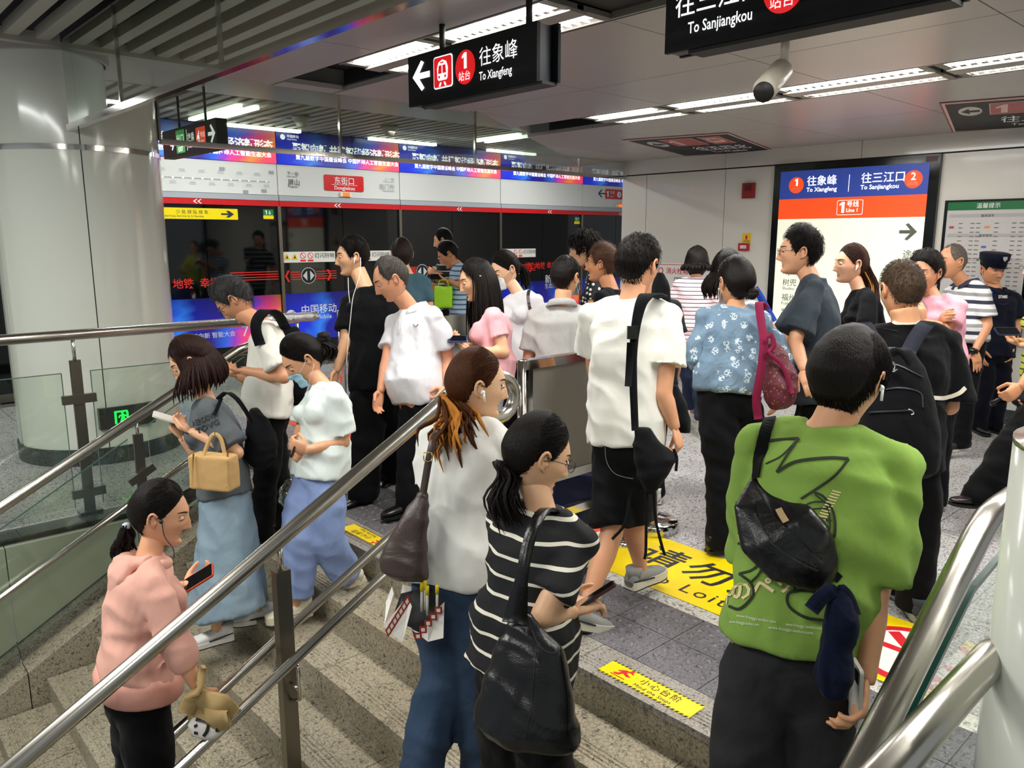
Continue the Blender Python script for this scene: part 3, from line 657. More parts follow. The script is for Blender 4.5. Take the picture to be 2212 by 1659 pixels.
def head_grid(nt=72, npn=54):
    t = np.linspace(-1, 1, nt, endpoint=False); th = math.pi*(.62*t+.38*t**3)
    p = np.linspace(-1, 1, npn); ph = (math.pi/2)*(.86*p+.14*p**3)*.999
    return np.meshgrid(th, ph)   # rows = ph
def grid_faces(nr, nc, wrap=True, cap=True):
    f = [(i*nc+j, i*nc+(j+1) % nc, (i+1)*nc+(j+1) % nc, (i+1)*nc+j) for i in range(nr-1) for j in range(nc if wrap else nc-1)]
    if cap: f.append(tuple(reversed(range(nc)))); f.append(tuple((nr-1)*nc+j for j in range(nc)))
    return f
TH, PH = head_grid()
HF = grid_faces(*TH.shape)
# materials of a body mesh: 0 skin, 1 lips, 2 eye white, 3 iris, 4 brow and lash
def add_head(mb, M, w=1., jaw=1., fat=0., brow=True, age=0):
    S = head_surf(TH, PH, w, jaw, fat).reshape(-1, 3)
    fc = np.array([S[list(q[:4])].mean(0) for q in HF])
    lip = (np.abs(fc[:, 0]) < .020*(1-((fc[:, 2]+.063)/.012)**2)) & (np.abs(fc[:, 2]+.0628) < .0085) & (fc[:, 1] > .05)
    mi = np.where(lip, 1, 0)
    A = np.array(M)[:3, :3]; b = np.array(M)[:3, 3]
    X = lambda v: np.asarray(v) @ A.T + b
    mb.add(X(S), HF, mi.tolist())
    e = MB()
    for sx in (-1, 1):
        ey = .0750; e.ellip((sx*.031, ey, .007), (.0105, .0105, .0062), 12, 8, 2)
        e.ellip((sx*.031, ey+.0085, .0065), (.0048, .0035, .0048), 10, 6, 3)
        # upper lid and lash line
        for k, (dz, rr, mm) in enumerate(((.0040, .0135, 0),)):
            th = np.linspace(-1.25, 1.25, 11); pz = np.linspace(.04, 1.45, 6)
            T, P = np.meshgrid(th, pz); v = np.stack([sx*.031+rr*1.12*np.sin(T)*np.cos(P), ey+rr*1.02*np.cos(T)*np.cos(P), .0065+rr*.98*np.sin(P)], -1).reshape(-1, 3)
            e.add(v, grid_faces(6, 11, False, False), mm)
        lash = [(sx*.031+.0150*math.sin(a), ey+.0138*math.cos(a)+.0006, .0072+.0012*math.cos(a)) for a in np.linspace(-1.2, 1.2, 9)]
        e.tube(lash, .0011, 5, 4)
        # ear
        E = []; rim = []
        for k in range(13):
            a = math.radians(-95+k*24); rim.append((sx*(.0765*w+.010*(1-abs(k-6)/9)), -.006-.0155*math.cos(a+.2)*1.0, .000+.030*math.sin(a+.35)))
        e.tube([(sx*.070*w, .006, .022)]+rim[9:1:-1]+[(sx*.070*w, .005, -.028)], [.004]+[.0048]*8+[.005], 6, 0)
        e.ellip((sx*.0755*w, -.006, -.002), (.006, .0125, .026), 10, 7, 0)
        e.ellip((sx*.079*w, .004, -.006), (.004, .004, .007), 8, 5, 0)
        if brow:
            xs = np.linspace(.014, .048, 8); Bv = []
            for x in xs:
                zz = .0275+.006*math.sin((x-.012)/.038*2.4); th0 = math.asin(min(.99, x/.0735/w/math.cos(math.asin(zz/.118)))); ph0 = math.asin(zz/.118)
                p = head_surf(th0, ph0, w, jaw, fat); Bv.append((sx*p[0], p[1]+.0012, p[2]))
            e.tube(Bv, [.0015, .0027, .003, .003, .0027, .0023, .0018, .001], 6, 4, .5, (0, 0, 1))
    for v, in [(q,) for q in e.v]: pass
    V = np.concatenate(e.v); mb.add(X(V), e.f, list(e.m))

def hairline(th, style):
    a = np.abs(th)*180/math.pi
    P = {'short': ([0, 25, 42, 55, 66, 74, 84, 96, 112, 135, 180], [.072, .070, .062, .045, .012, -.012, .014, .022, -.020, -.062, -.070]),
         'receding': ([0, 14, 30, 42, 60, 72, 84, 96, 112, 135, 180], [.088, .094, .104, .088, .035, .002, .016, .024, -.018, -.060, -.068]),
         'woman': ([0, 20, 40, 55, 68, 78, 88, 100, 120, 150, 180], [.078, .075, .062, .045, .025, .002, .012, .006, -.045, -.072, -.076]),
         'fringe': ([0, 20, 36, 50, 62, 74, 88, 100, 120, 150, 180], [.034, .030, .030, .018, -.010, -.03, .004, .000, -.045, -.072, -.076]),
         'cover': ([0, 16, 30, 42, 54, 66, 80, 100, 120, 150, 180], [.078, .070, .050, .015, -.030, -.07, -.085, -.088, -.09, -.09, -.09])}[style]
    return np.interp(a, *P)
def add_cap(mb, M, line='short', thick=.016, side=.5, top=1., rough=.004, freq=60., mi=0, seed=0, part=0.):
    S = head_surf(TH, PH); n = S/np.linalg.norm(S, axis=-1, keepdims=True)
    n = np.stack([n[..., 0], n[..., 1], n[..., 2]], -1)
    zh = hairline(TH, line); t = sstep(-.004, .012, S[..., 2]-zh); tt = .30+.70*sstep(.0, .06, S[..., 2]-zh)
    up = sstep(-.02, .10, S[..., 2])
    th = thick*(side+(top-side)*up)
    k = np.array([noise.noise((q[0]*freq+seed, q[1]*freq, q[2]*freq)) for q in S.reshape(-1, 3)]).reshape(S.shape[:2])
    off = -.006+(th*tt+.007+rough*k*tt)*t
    back = sstep(.0, .8, -np.cos(TH)); off += t*.004*back
    V = S+n*off[..., None]
    A = np.array(M)[:3, :3]; b = np.array(M)[:3, 3]
    mb.add(V.reshape(-1, 3) @ A.T+b, HF, mi)
def add_tufts(mb, M, line='short', n=420, length=.022, r=.0016, lay=.5, mi=0, seed=1, thick=.012, front=0., dirv=None, side=.5, top=1., jit=.5):
    """short strands that follow the skull; every strand is a tapered blade"""
    R = np.random.default_rng(seed+3); th = R.uniform(-math.pi, math.pi, n*3); ph = np.arcsin(R.uniform(-.62, 1., n*3)); p = head_surf(th, ph)
    k = p[:, 2] > hairline(th, line)+.003; th, ph, p = th[k][:n], ph[k][:n], p[k][:n]; n = len(p); ax = np.array([.0735, .096, .118])
    nor = lambda q: (q/ax**2)/np.linalg.norm(q/ax**2, axis=1, keepdims=True)
    def loc(q, t_): zz = q[:, 2]-hairline(t_, line); return thick*(side+(top-side)*sstep(-.02, .10, q[:, 2]))*(.30+.70*sstep(0, .06, zz)), zz
    N0 = nor(p); g = np.tile(np.array(dirv, float), (n, 1)) if dirv else np.stack([p[:, 0]*15, p[:, 1]*-2+front, -np.ones(n)], 1)
    g = g-N0*(g*N0).sum(1, keepdims=True); g /= np.linalg.norm(g, axis=1, keepdims=True)+1e-6; g = g+R.normal(0, jit*.5, (n, 3)); g -= N0*(g*N0).sum(1, keepdims=True)
    l0, zz = loc(p, th); L = length*R.uniform(.6, 1.2, n)*(.55+.45*np.clip(zz/.05, 0, 1)); W = r*np.array([.8, 1., .75, .12]); V = np.zeros((n, 4, 3, 3))
    for i_, t in enumerate((0., .35, .7, 1.)):
        q = p+g*(L*t)[:, None]; e = q/ax; e /= np.linalg.norm(e, axis=1, keepdims=True); t2 = np.arctan2(e[:, 0], e[:, 1]); p2 = np.arcsin(np.clip(e[:, 2], -.99, .99)); sfc = head_surf(t2, p2); l2, z2 = loc(sfc, t2)
        nn = nor(sfc); q = sfc+nn*(np.where(z2 > -.004, np.maximum(l2, l0*.6), l0*.5)+.0006+.0012*math.sin(t*3)+(1-lay)*L*.8*math.sin(t*1.9))[:, None]
        sd = np.cross(nn, g); sd /= np.linalg.norm(sd, axis=1, keepdims=True)+1e-6; V[:, i_, 0] = q-sd*W[i_]; V[:, i_, 1] = q+sd*W[i_]; V[:, i_, 2] = q+nn*W[i_]*.8
    A = np.array(M)[:3, :3]; b = np.array(M)[:3, 3]; V = V.reshape(-1, 3) @ A.T+b; o = np.arange(n)[:, None]*12
    f = np.concatenate([o+np.array([a*3+c, a*3+(c+1) % 3, a*3+3+(c+1) % 3, a*3+3+c]) for a in range(3) for c in range(3)])
    mb.add(V, f.tolist(), mi)

def hand_proto(curl, spread=.10, thumb=.5, voxel=.0056):
    """wrist at origin, fingers along +X, back of hand +Z, thumb on +Y"""
    b = MB(); b.tube([(-.02, 0, 0), (.0, 0, 0), (.03, .0, .001), (.065, 0, .002), (.088, 0, .001)], [.024, .026, .036, .041, .038], 12, 0, .42, (0, 1, 0))
    for i, (y, L) in enumerate(((.028, .072), (.0095, .080), (-.0095, .074), (-.027, .058))):
        c = curl[i] if isinstance(curl, (list, tuple)) else curl
        p = Vector((.086-abs(y)*.25, y, .001)); ang = 0.; yaw = y*spread*14; pts = [p-Vector((.02, 0, 0)), p]
        for k, seg in enumerate((.45, .31, .24)):
            ang -= c*(.8, 1.05, .75)[k]; dr = Vector((math.cos(ang)*math.cos(yaw), math.cos(ang)*math.sin(yaw), math.sin(ang))); p = p+dr*L*seg; pts.append(p)
        b.tube(pts, [.0092, .0092, .0086, .0080, .0066], 9)
        b.ellip(pts[-1], (.0066,)*3, 8, 6)
    p = Vector((.018, .022, -.004)); d = Vector((.62, .70, -.25-thumb*.3)).normalized(); q = p+d*.040; d2 = Vector((.85, .35-thumb*.35, -.25-thumb*.4)).normalized()
    b.tube([p, q, q+d2*.030, q+d2*.052], [.015, .0125, .0105, .0085], 9); b.ellip(q+d2*.052, (.0085,)*3, 8, 6)
    return remeshed(b, voxel, 2)
HANDS = {'relax': hand_proto([.32, .38, .42, .48]), 'grip': hand_proto([.95, 1.0, 1.05, 1.05], thumb=1.), 'hold': hand_proto([.62, .66, .7, .75], thumb=.8), 'flat': hand_proto([.08, .06, .08, .12], .22, .1)}
def frame(x, z):
    x = Vector(x).normalized(); z = Vector(z); z = (z-x*z.dot(x)).normalized(); return x, z.cross(x), z
def add_hand(mb, kind, wrist, direction, back, right, scale=1.):
    V, F = HANDS[kind]; x, y, z = frame(direction, back)
    # with the back of the hand along z and fingers along x, the thumb of the LEFT hand is at -y
    V = V.copy()*scale; flip = right
    s = 1. if right else -1.
    W = np.outer(V[:, 0], np.array(x))+np.outer(V[:, 1]*s, np.array(y))+np.outer(V[:, 2], np.array(z))+np.array(wrist)
    mb.add(W, F if right else [tuple(reversed(q)) for q in F], 0)

def rings(mb, C, U, W, ru, rw, n=20, p=2.3):
    """loft of super-elliptical rings; C centres, U/W axes per ring"""
    v = []
    for i in range(len(C)):
        for j in range(n):
            a = 2*math.pi*j/n; ca, sa = math.cos(a), math.sin(a)
            v.append(C[i]+U[i]*(math.copysign(abs(ca)**(2/p), ca)*ru[i])+W[i]*(math.copysign(abs(sa)**(2/p), sa)*rw[i]))
    f = [(i*n+j, i*n+(j+1) % n, (i+1)*n+(j+1) % n, (i+1)*n+j) for i in range(len(C)-1) for j in range(n)]
    f += [tuple(reversed(range(n))), tuple((len(C)-1)*n+j for j in range(n))]
    mb.add([tuple(q) for q in v], f)

def shoe_mesh(kind):
    """toe +Y, heel at -Y, ankle above origin, sole bottom at z=0; returns MB with mats 0 upper 1 sole 2 trim"""
    b = MB(); L = .27
    prof = [(-.085, .030, .060), (-.07, .036, .075), (-.035, .037, .082), (.0, .037, .074), (.04, .041, .058), (.085, .047, .046), (.125, .046, .038), (.160, .036, .028), (.178, .018, .018)]
    if kind == 'dress': prof = [(y*1.03, w*.92, h*.86) for y, w, h in prof]
    C = []; ru = []; rw = []
    for y, w, h in prof: C.append(Vector((0, y, .022+h*.42))); ru.append(w*.93); rw.append(h*.55)
    rings(b, C, [Vector((1, 0, 0))]*9, [Vector((0, 0, 1))]*9, ru, rw, 16, 2.4)
    def slab(z0, z1, k, mi):
        pts = [(-1, prof[0][0]-.006)]+[(w, y) for y, w, h in []]
        P = [(prof[i][1]*k, prof[i][0]) for i in range(9)]+[(-prof[i][1]*k, prof[i][0]) for i in range(8, -1, -1)]
        b.prism(P, z0, z1, mi)
    st = {'sneaker': .032, 'dress': .016, 'chunky': .042, 'slip': .020}[kind]
    slab(.0, st, 1.04, 1); slab(0., .006, 1.06, 2)
    b.tube([(0, -.045, .05), (0, -.05, .085), (0, -.05, .105)], [.034, .036, .038], 12, 0, 1.15)
    if kind in ('sneaker', 'chunky'):
        for k in range(4): y = .015+k*.02; z = .022+np.interp(y, [p[0] for p in prof], [p[2] for p in prof])*.97-.001; b.tube([(-.022, y, z-.006), (0, y+.004, z+.002), (.022, y, z-.006)], .0028, 5, 3)
        b.tube([(.030, -.08, .05), (.040, -.02, .045), (.044, .05, .038)], .004, 5, 2); b.tube([(-.030, -.08, .05), (-.040, -.02, .045), (-.044, .05, .038)], .004, 5, 2)
    return b
SHOES = {}

def person(name_label, d, head, nk, pel, ty=0., hy=None, hp=0., hr=0., female=False, hs=1.08, sw=None, arms=None, legs=None, floor=0.,
           tone='#e2b38f', shirt='#ffffff', shirt_mat=None, hem=-.16, slv=.62, slvw=1., loose=1., pants=None, pant_mat=None, pant_end=1., pant_w=1., skirt=None,
           belly=0., bust=None, hair=None, shoes=('sneaker', '#e8e6df', '#d8d2c4', '#20242c'), lean=0., voxel=.0125, jaw=1., fat=0., lip='#c08272', brow=True,
           handscale=1., nofeet=False, collar=None, hipw=1., folding=.018, pd=0., foot_yaw=None, extras=None, neck_r=None, waist=1., thigh=1.):
    """px joints are photograph pixels; d is the forward depth of the spine, every dd is added to it.
    ty/hy: facing of torso/head, 0 = away from the camera, 90 = right, 180 = toward it, -90 = left"""
    if hy is None: hy = ty
    F3 = lambda a: (FH*math.cos(math.radians(a))+RGT*math.sin(math.radians(a))).normalized()
    R3 = lambda a: (RGT*math.cos(math.radians(a))-FH*math.sin(math.radians(a))).normalized()
    P = at(pel[0], pel[1], d+pd); N = at(nk[0], nk[1], d); H = at(head[0], head[1], d+lean)
    base = Vector((P.x, P.y, floor))
    root = empty('person', base, name_label, 'person')
    f = F3(ty); r = R3(ty); ax = (N-P).normalized(); f = (f-ax*f.dot(ax)).normalized(); r = f.cross(ax).normalized()
    L = (N-P).length; sw = (sw or (.158 if female else .185))-.012
    if bust is None: bust = .5 if female else 0.
    nr = neck_r or (.047 if female else .057)
    body = MB(); sh = MB(); pa = MB()
    # --- torso: t along spine, half widths lateral and depth
    if female: T = [(-.12, .150, .105), (.02, .160, .11), (.22, .130*waist, .092), (.42, .125*waist, .09), (.62, .140, .098), (.80, .148, .095), (.92, .120, .075), (1.0, .055, .055)]
    else: T = [(-.12, .142, .105), (.02, .152, .11), (.22, .142*waist, .10), (.42, .145*waist, .10), (.62, .158, .108), (.80, .162, .105), (.92, .120, .078), (1.0, .058, .058)]
    def tor(mb, grow, t0, loosew, top=1.0):
        C = []; ru = []; rw = []; ts = sorted(set([t0]+[q[0] for q in T if t0 < q[0] <= top]))
        for t in ts:
            w = np.interp(t, [q[0] for q in T], [q[1] for q in T])*hipw**(1 if t < .3 else 0); dd = np.interp(t, [q[0] for q in T], [q[2] for q in T])
            if loosew and t < .7:
                w = max(w, np.interp(.74, [q[0] for q in T], [q[1] for q in T])*(.88+.02*loosew)); dd = max(dd, .095)
                w += .006*(loosew-1)*(1.2 if t < .3 else .6); dd += .005*(loosew-1)
            if loosew and t < .32: w = max(w, .170*hipw); dd = max(dd, .120)
            bl = belly*math.exp(-((t-.22)/.25)**2)*.09
            c = P+ax*(t*L)+f*(bl*.6+.015*math.sin(max(0, min(1, t))*math.pi)*(-1)); C.append(c); ru.append(w+grow+bl*.25); rw.append(dd+grow+bl*.5)
        rings(mb, C, [r]*len(C), [f]*len(C), ru, rw)
    tor(body, -.014, -.12, 0)
    tor(sh, .016, hem, loose, .93)
    sh.tube([N-ax*.13, N-ax*.06, N-ax*.015-f*.004, N+ax*.012-f*.008], [.110, .102, .084, nr*1.34], 18, 0, .92, r)
    if bust:
        for s in (-1, 1):
            for mb, g in ((body, 0), (sh, .014)): mb.ellip(P+ax*(.66*L)+f*(.062+.015*bust)+r*(s*.062), (.058+g,)*3, 12, 8)
    # shoulders, arms
    for s in (1, -1):
        q0 = N+ax*.012+r*s*.035; q1 = N-ax*.060+r*s*(sw*.90)
        body.tube([q0-ax*.016, q0.lerp(q1, .5)-ax*.022, q1-ax*.01], [.026, .030, .034], 12); sh.tube([q0-ax*.026+r*s*.012, q0.lerp(q1, .5)-ax*.010, q1-ax*.004], [.044, .056, .056], 14)
    for s, key in ((1, 0), (-1, 1)):
        S = N-ax*.064+r*(s*sw)
        a = arms[key] if arms and arms[key] is not None else None
        if a is None:
            E_ = S-ZUP*.27+r*s*.04-f*.02; W_ = E_-ZUP*.23+f*.05; hk = 'relax'; hd = None; bk = r*s
        else:
            E_ = at(a['e'][0], a['e'][1], d+a['e'][2]); W_ = at(a['w'][0], a['w'][1], d+a['w'][2]); hk = a.get('h', 'relax'); bk = a.get('b', None); hd = a.get('hd', None)
            if bk is None: bk = r*s
            elif isinstance(bk, str): bk = {'up': ZUP, 'down': -ZUP, 'front': f, 'rear': -f, 'out': r*s, 'cam': -FH, 'far': FH, 'in': -r*s}[bk]
        k = .88 if female else 1.
        if a is not None and a.get('s') is not None: S = at(a['s'][0], a['s'][1], d+a['s'][2])
        body.tube([N-ax*.06+r*s*.05, S, S.lerp(E_, .3), S.lerp(E_, .75), E_, E_.lerp(W_, .25), E_.lerp(W_, .7), W_, W_.lerp(E_, -.05)], [.036*k, .044*k, .046*k, .044*k, .042*k, .043*k, .033*k, .027*k, .026*k], 14)
        body.ellip(E_, (.043*k,)*3, 10, 8)
        dr = (W_-E_).normalized()
        if hd is not None: dr = (at(hd[0], hd[1], d+hd[2])-W_).normalized()
        HQ.append((hk, W_, dr, bk, s > 0, (.90 if female else 1.)*handscale*1.03))
        # sleeve
        if slv > 1: # long sleeve over the elbow
            fe = slv-1; Q = E_.lerp(W_, fe); pts = [N-ax*.05+r*s*.06, S, S.lerp(E_, .5), E_, E_.lerp(W_, fe*.6), Q]; v_ = slvw; rr = [.052*k, .058*k, .056*k*(v_+1)/2, .056*k*v_, .054*k*v_, .042*k*v_]
        else:
            Q = S.lerp(E_, slv); pts = [N-ax*.055+r*s*.07, S, S.lerp(E_, slv*.45), S.lerp(E_, slv*.9), Q]; v_ = (slvw-1)*.75+1; rr = [.050*k, .059*k, .063*k*(v_+.6)/1.6, .068*k*v_, .072*k*v_]
        sh.tube(pts, rr, 16)
    for s in (1, -1): sh.ellip(N-ax*.066+r*(s*sw), (.060*(.9 if female else 1),)*3, 12, 8)
    # neck
    hN = H-ZUP*.07-F3(hy)*.02
    body.tube([N-ax*.10, N-ax*.02, N.lerp(hN, .5), hN], [nr*1.05, nr*1.04, nr*.97, nr*1.0], 14)
    # hips and legs
    hipr = .078*hipw; ends = []
    for s, key in ((1, 0), (-1, 1)):
        J = P-ax*.02+r*(s*hipr)
        lg = legs[key] if legs and legs[key] is not None else None
        if lg is None:
            A_ = Vector((J.x, J.y, floor+.09))+f*0.02; K_ = J.lerp(A_, .5)+f*.03
        else:
            K_ = at(*lg['k'][:2], d+lg['k'][2]); A_ = at(*lg['a'][:2], d+lg['a'][2])
        kf = .92 if female else 1.
        body.tube([J+ax*.03, J.lerp(K_, .4), K_, K_.lerp(A_, .3), K_.lerp(A_, .75), A_, A_-ZUP*.03], [.078*kf, .074*kf, .053*kf, .055*kf, .038*kf, .033*kf, .034*kf], 14)
        body.ellip(K_, (.054*kf,)*3, 10, 8)
        pe = pant_end; pw = pant_w
        if pe <= .5: q = pe*2; pts = [J+ax*.03, J, J.lerp(K_, q*.5), J.lerp(K_, q)]; rr = [.080*thigh, .088*thigh, .092*pw*thigh, .096*pw*thigh]
        else:
            q = (pe-.5)*2; hb = K_.lerp(A_, q)
            pts = [J+ax*.03, J, J.lerp(K_, .5), K_, K_.lerp(A_, q*.5), hb-(ZUP*.035 if pe >= 1 else ZUP*0)]; rr = [.078, .086*thigh, .088*pw*thigh, .078*pw, .074*pw, .072*pw]
            if pe >= 1: pts.append(hb-ZUP*.055); rr.append(.068*pw)
        pa.tube(pts, rr, 18)
        if not nofeet:
            fy = (foot_yaw[key] if foot_yaw else ty+8*s); ff = F3(fy); pit = (lg or {}).get('p', 0.); rr_ = ff.cross(ZUP)
            ff2 = ff*math.cos(math.radians(pit))-ZUP*math.sin(math.radians(pit)); uu = rr_.cross(ff2)
            o = A_-uu*.085; ends.append((o, ff2, uu, rr_))
    C = [P-ax*.14, P-ax*.06, P+ax*.03, P+ax*.12]
    rings(pa, C, [r]*4, [f]*4, [.12*hipw, .156*hipw, .160*hipw, .140*hipw], [.085, .112, .114, .098])
    if skirt:
        pa = MB(); C = [P+ax*.14, P]; ru = [.145, .175]; rw = [.105, .125]
        e = at(*skirt['end'], d+skirt.get('dd', 0)); n = 7
        for i in range(1, n+1): t = i/n; C.append((P-ax*.05).lerp(e, t)); ru.append(.18+(skirt['w']-.18)*t**1.2); rw.append(.13+(skirt['w']*.8-.13)*t**1.2)
        # pleats
        rings(pa, C, [r]*len(C), [f]*len(C), ru, rw, 28, 2.)
    if collar:
        cp = [N+ZUP*.012+f*(math.cos(a)*(.062*1.1))+r*(math.sin(a)*.075)-f*.006-ZUP*(.035*max(0, math.cos(a))**2)+ZUP*.012*max(0, -math.cos(a)) for a in np.linspace(.28, 2*math.pi-.28, 22)]
    # --- meshes
    V, Fc = remeshed(body, voxel, 4)
    B = MB(); B.add(V, Fc, 0)
    for hq in HQ: add_hand(B, *hq)
    HQ.clear()
    hf = F3(hy); hrt = R3(hy); cp_, sp_ = math.cos(math.radians(hp)), math.sin(math.radians(hp))
    hf2 = hf*cp_-ZUP*sp_; hu = hrt.cross(hf2)
    if hr: q = Matrix.Rotation(math.radians(hr), 3, hf2); hrt = q @ hrt; hu = q @ hu
    HM = Matrix(((hrt.x*hs, hf2.x*hs, hu.x*hs, H.x), (hrt.y*hs, hf2.y*hs, hu.y*hs, H.y), (hrt.z*hs, hf2.z*hs, hu.z*hs, H.z), (0, 0, 0, 1)))
    CUR[:] = [.95 if female else 1., jaw, fat]; add_head(B, HM, .95 if female else 1., jaw, fat, brow)
    loc = Matrix.Translation(base); inv = -np.array(base)
    def link(mb, nm, mats, parent=root):
        mb.v = [v+inv for v in mb.v]; o = bpy.data.objects.new(nm, mb.mesh(nm, mats)); COL.objects.link(o); o.parent = parent; return o
    body_o = link(B, 'body', [skin(tone), plain(lip, .45), plain('#d9d2c8', .3), plain('#1a100c', .2), plain('#120c0a', .7)])
    V, Fc = remeshed(sh, voxel*.95, 2, disp=folds(folding))
    S_ = MB().add(V, Fc); shirt_o = link(S_, 'shirt', shirt_mat or cloth(shirt))
    V, Fc = remeshed(pa, voxel*1.05, 2, disp=folds(folding*.9, 8., (1, 1, .45)))
    pant_o = link(MB().add(V, Fc), 'skirt' if skirt else ('shorts' if pant_end <= .5 else 'trousers'), pant_mat or cloth(pants or '#101012', bump=.4))
    for o, ff2, uu, rr_ in ends:
        b = shoe_mesh(shoes[0]); k = .92 if female else 1.02; b.v = [(np.outer(v[:, 0]*k, rr_)+np.outer(v[:, 1]*k, ff2)+np.outer(v[:, 2]*k, uu)+np.array(o)) for v in b.v]
        link(b, 'shoe', [leather(shoes[1], .28) if shoes[0] == 'dress' else plain(shoes[1], .6), plain(shoes[2], .6), plain(shoes[3], .6), plain(shoes[1], .7)])
    if collar:
        cb = MB(); prev = None; vs_ = []
        for i, p in enumerate(cp):
            a = np.linspace(.28, 2*math.pi-.28, 22)[i]; out = (f*math.cos(a)+r*math.sin(a)); vs_ += [tuple(p+ZUP*.022-out*.004), tuple(p+out*.008+ZUP*.024), tuple(p+out*.034-ZUP*.018), tuple(p+out*.026-ZUP*.022)]
        fcs = [(i*4+j, i*4+(j+1) % 4, i*4+4+(j+1) % 4, i*4+4+j) for i in range(21) for j in range(4)]+[(0, 1, 2, 3), (84, 85, 86, 87)]
        cb.add(vs_, fcs); link(cb, 'collar', collar)
    # --- hair
    if hair:
        hb = MB(); st = hair.get('line', 'short'); sd = hair.get('seed', 1)
        add_cap(hb, HM, st, hair.get('thick', .014), hair.get('side', .45), hair.get('top', 1.), hair.get('rough', .0022), hair.get('freq', 60), 0, sd)
        if hair.get('tufts', 300): add_tufts(hb, HM, st, hair.get('tufts', 300), hair.get('len', .024), hair.get('r', .0022), hair.get('lay', .5), 0, sd, hair.get('thick', .014), hair.get('front', 0.), hair.get('dir'), hair.get('side', .45), hair.get('top', 1.), hair.get('jit', .5))
        gl = lambda p: Vector(p)
        R_ = random.Random(sd+5)
        if hair.get('long'):
            # curtain of locks falling from the scalp: (length, from angle, to angle, count)
            for (Lh, a0, a1, cnt, rr0, outw) in hair['long']:
                for i in range(cnt):
                    a = math.radians(a0+(a1-a0)*(i+.5)/cnt+R_.uniform(-4, 4)); z0 = R_.uniform(.085, .112)
                    p0 = Vector(head_surf(a, math.asin(z0/.118)))*1.10; pm = HM @ (Vector(head_surf(a, math.asin(.62)))*1.165); p1 = Vector(head_surf(a, -.05))*1.24
                    p0 = HM @ p0; p1 = HM @ p1; o2 = Vector((p1.x-H.x, p1.y-H.y, 0)).normalized()
                    ln = Lh*R_.uniform(.82, 1.05); pts = [p0, pm, p1]; p = p1.copy(); sway = Vector((R_.uniform(-1, 1), R_.uniform(-1, 1), 0))*.02
                    for k in range(1, 6):
                        t = k/5; pts.append(p1-ZUP*(ln*t)+o2*(outw*math.sin(t*2.2))+sway*t)
                    c_ = bez(pts, 2); hb.tube(c_, list(np.interp(np.linspace(0, 1, len(c_)), [0, .2, .8, 1], [rr0*.8, rr0, rr0*.8, rr0*.15])), 6, 0, .5)
        if hair.get('tail'):
            tl = hair['tail']; q0 = HM @ Vector(tl['root']); pts = [q0]+[at(x, y, d+dd) for x, y, dd in tl['path']]
            n = tl.get('n', 26)*3; w = tl.get('w', .03); m2 = tl.get('tipm', 0)
            for i in range(n):
                of = Vector((R_.gauss(0, 1), R_.gauss(0, 1), R_.gauss(0, .6)))*w*.5; P2 = []
                for k, p in enumerate(pts): t = k/(len(pts)-1); P2.append(p+of*(.25+.75*math.sin(min(1, t*1.4)*math.pi*.5))*(1+t*tl.get('fan', .3))+Vector((R_.gauss(0, 1), R_.gauss(0, 1), 0))*.004)
                c = bez(P2, 3); k = len(c); hb.tube(c, list(np.interp(np.linspace(0, 1, k), [0, .25, .75, 1], [w*.15, w*.20, w*.15, w*.02])), 5, 0 if R_.random() > tl.get('tipf', 0.) else 1, .6)
            tie = MB(); tie.ellip(q0.lerp(pts[1], .10), (.017, .017, .015), 12, 8); link(tie, 'hair_tie', plain(tl.get('tie', '#161214'), .7))
        if hair.get('bun'):
            bn = hair['bun']; c = HM @ Vector(bn['c']); rr0 = bn['r']
            for i in range(14):
                a = i*2.4; q = Vector((math.cos(a), math.sin(a)*.6, math.sin(a*1.7)))*rr0*.35; hb.ellip(c+q, (rr0*.72, rr0*.72, rr0*.62), 12, 8)
        link(hb, 'hair', [hairmat(hair.get('col', '#0b0908'), hair.get('hi', '#1e1815')), hairmat(hair.get('tipcol', '#a5672a'), '#c98a3c')])
    if extras:
        X = lambda p: HM @ Vector(p)
        if 'glasses' in extras:
            g = MB(); col = extras['glasses']
            for s in (-1, 1):
                g.tube([X((s*.031+.0235*math.cos(a), .1005-.006*abs(math.cos(a))*0, .004+.0185*math.sin(a))) for a in np.linspace(0, 2*math.pi, 19)], .0013, 5)
                g.tube([X((s*.054, .099, .010)), X((s*.072, .085, .011)), X((s*.079, .02, .012)), X((s*.078, -.010, .004))], .0013, 5)
            g.tube([X((-.008, .1015, .007)), X((0, .104, .010)), X((.008, .1015, .007))], .0013, 5); go = link(g, 'glasses', plain(col, .3, .4))
        if 'mask' in extras:
            m = MB(); us = np.linspace(-1, 1, 15); vz = np.linspace(-.102, -.016, 9); vv = []
            for z in vz:
                for u in us:
                    x = u*(.058-.010*abs((z+.055)/.045)**2); xx = min(.98, abs(x)/.0735/max(.3, math.cos(math.asin(max(-.98, min(.98, z/.118)))))); xx = min(xx, .93)
                    th = math.asin(xx)*(1 if x > 0 else -1); p = head_surf(th, math.asin(z/.118)); yy = max(p[1], .062+.032*(1-abs(u)**2.2)); vv.append(X((x, yy+.006+.0025*math.cos(z*420), z)))
            m.add([tuple(q) for q in vv], grid_faces(9, 15, False, False)); mo = link(m, 'face_mask', extras['mask'])
            sd_ = mo.modifiers.new('thickness', 'SOLIDIFY'); sd_.thickness = .0015
            lp = MB()
            for s in (-1, 1): lp.tube([X((s*.055, .070, -.022)), X((s*.070, .03, -.005)), X((s*.080, -.004, .018))], .0012, 4); lp.tube([X((s*.055, .066, -.092)), X((s*.072, .02, -.055)), X((s*.082, -.012, -.030))], .0012, 4)
            link(lp, 'mask_loop', plain('#eef2f2', .6))
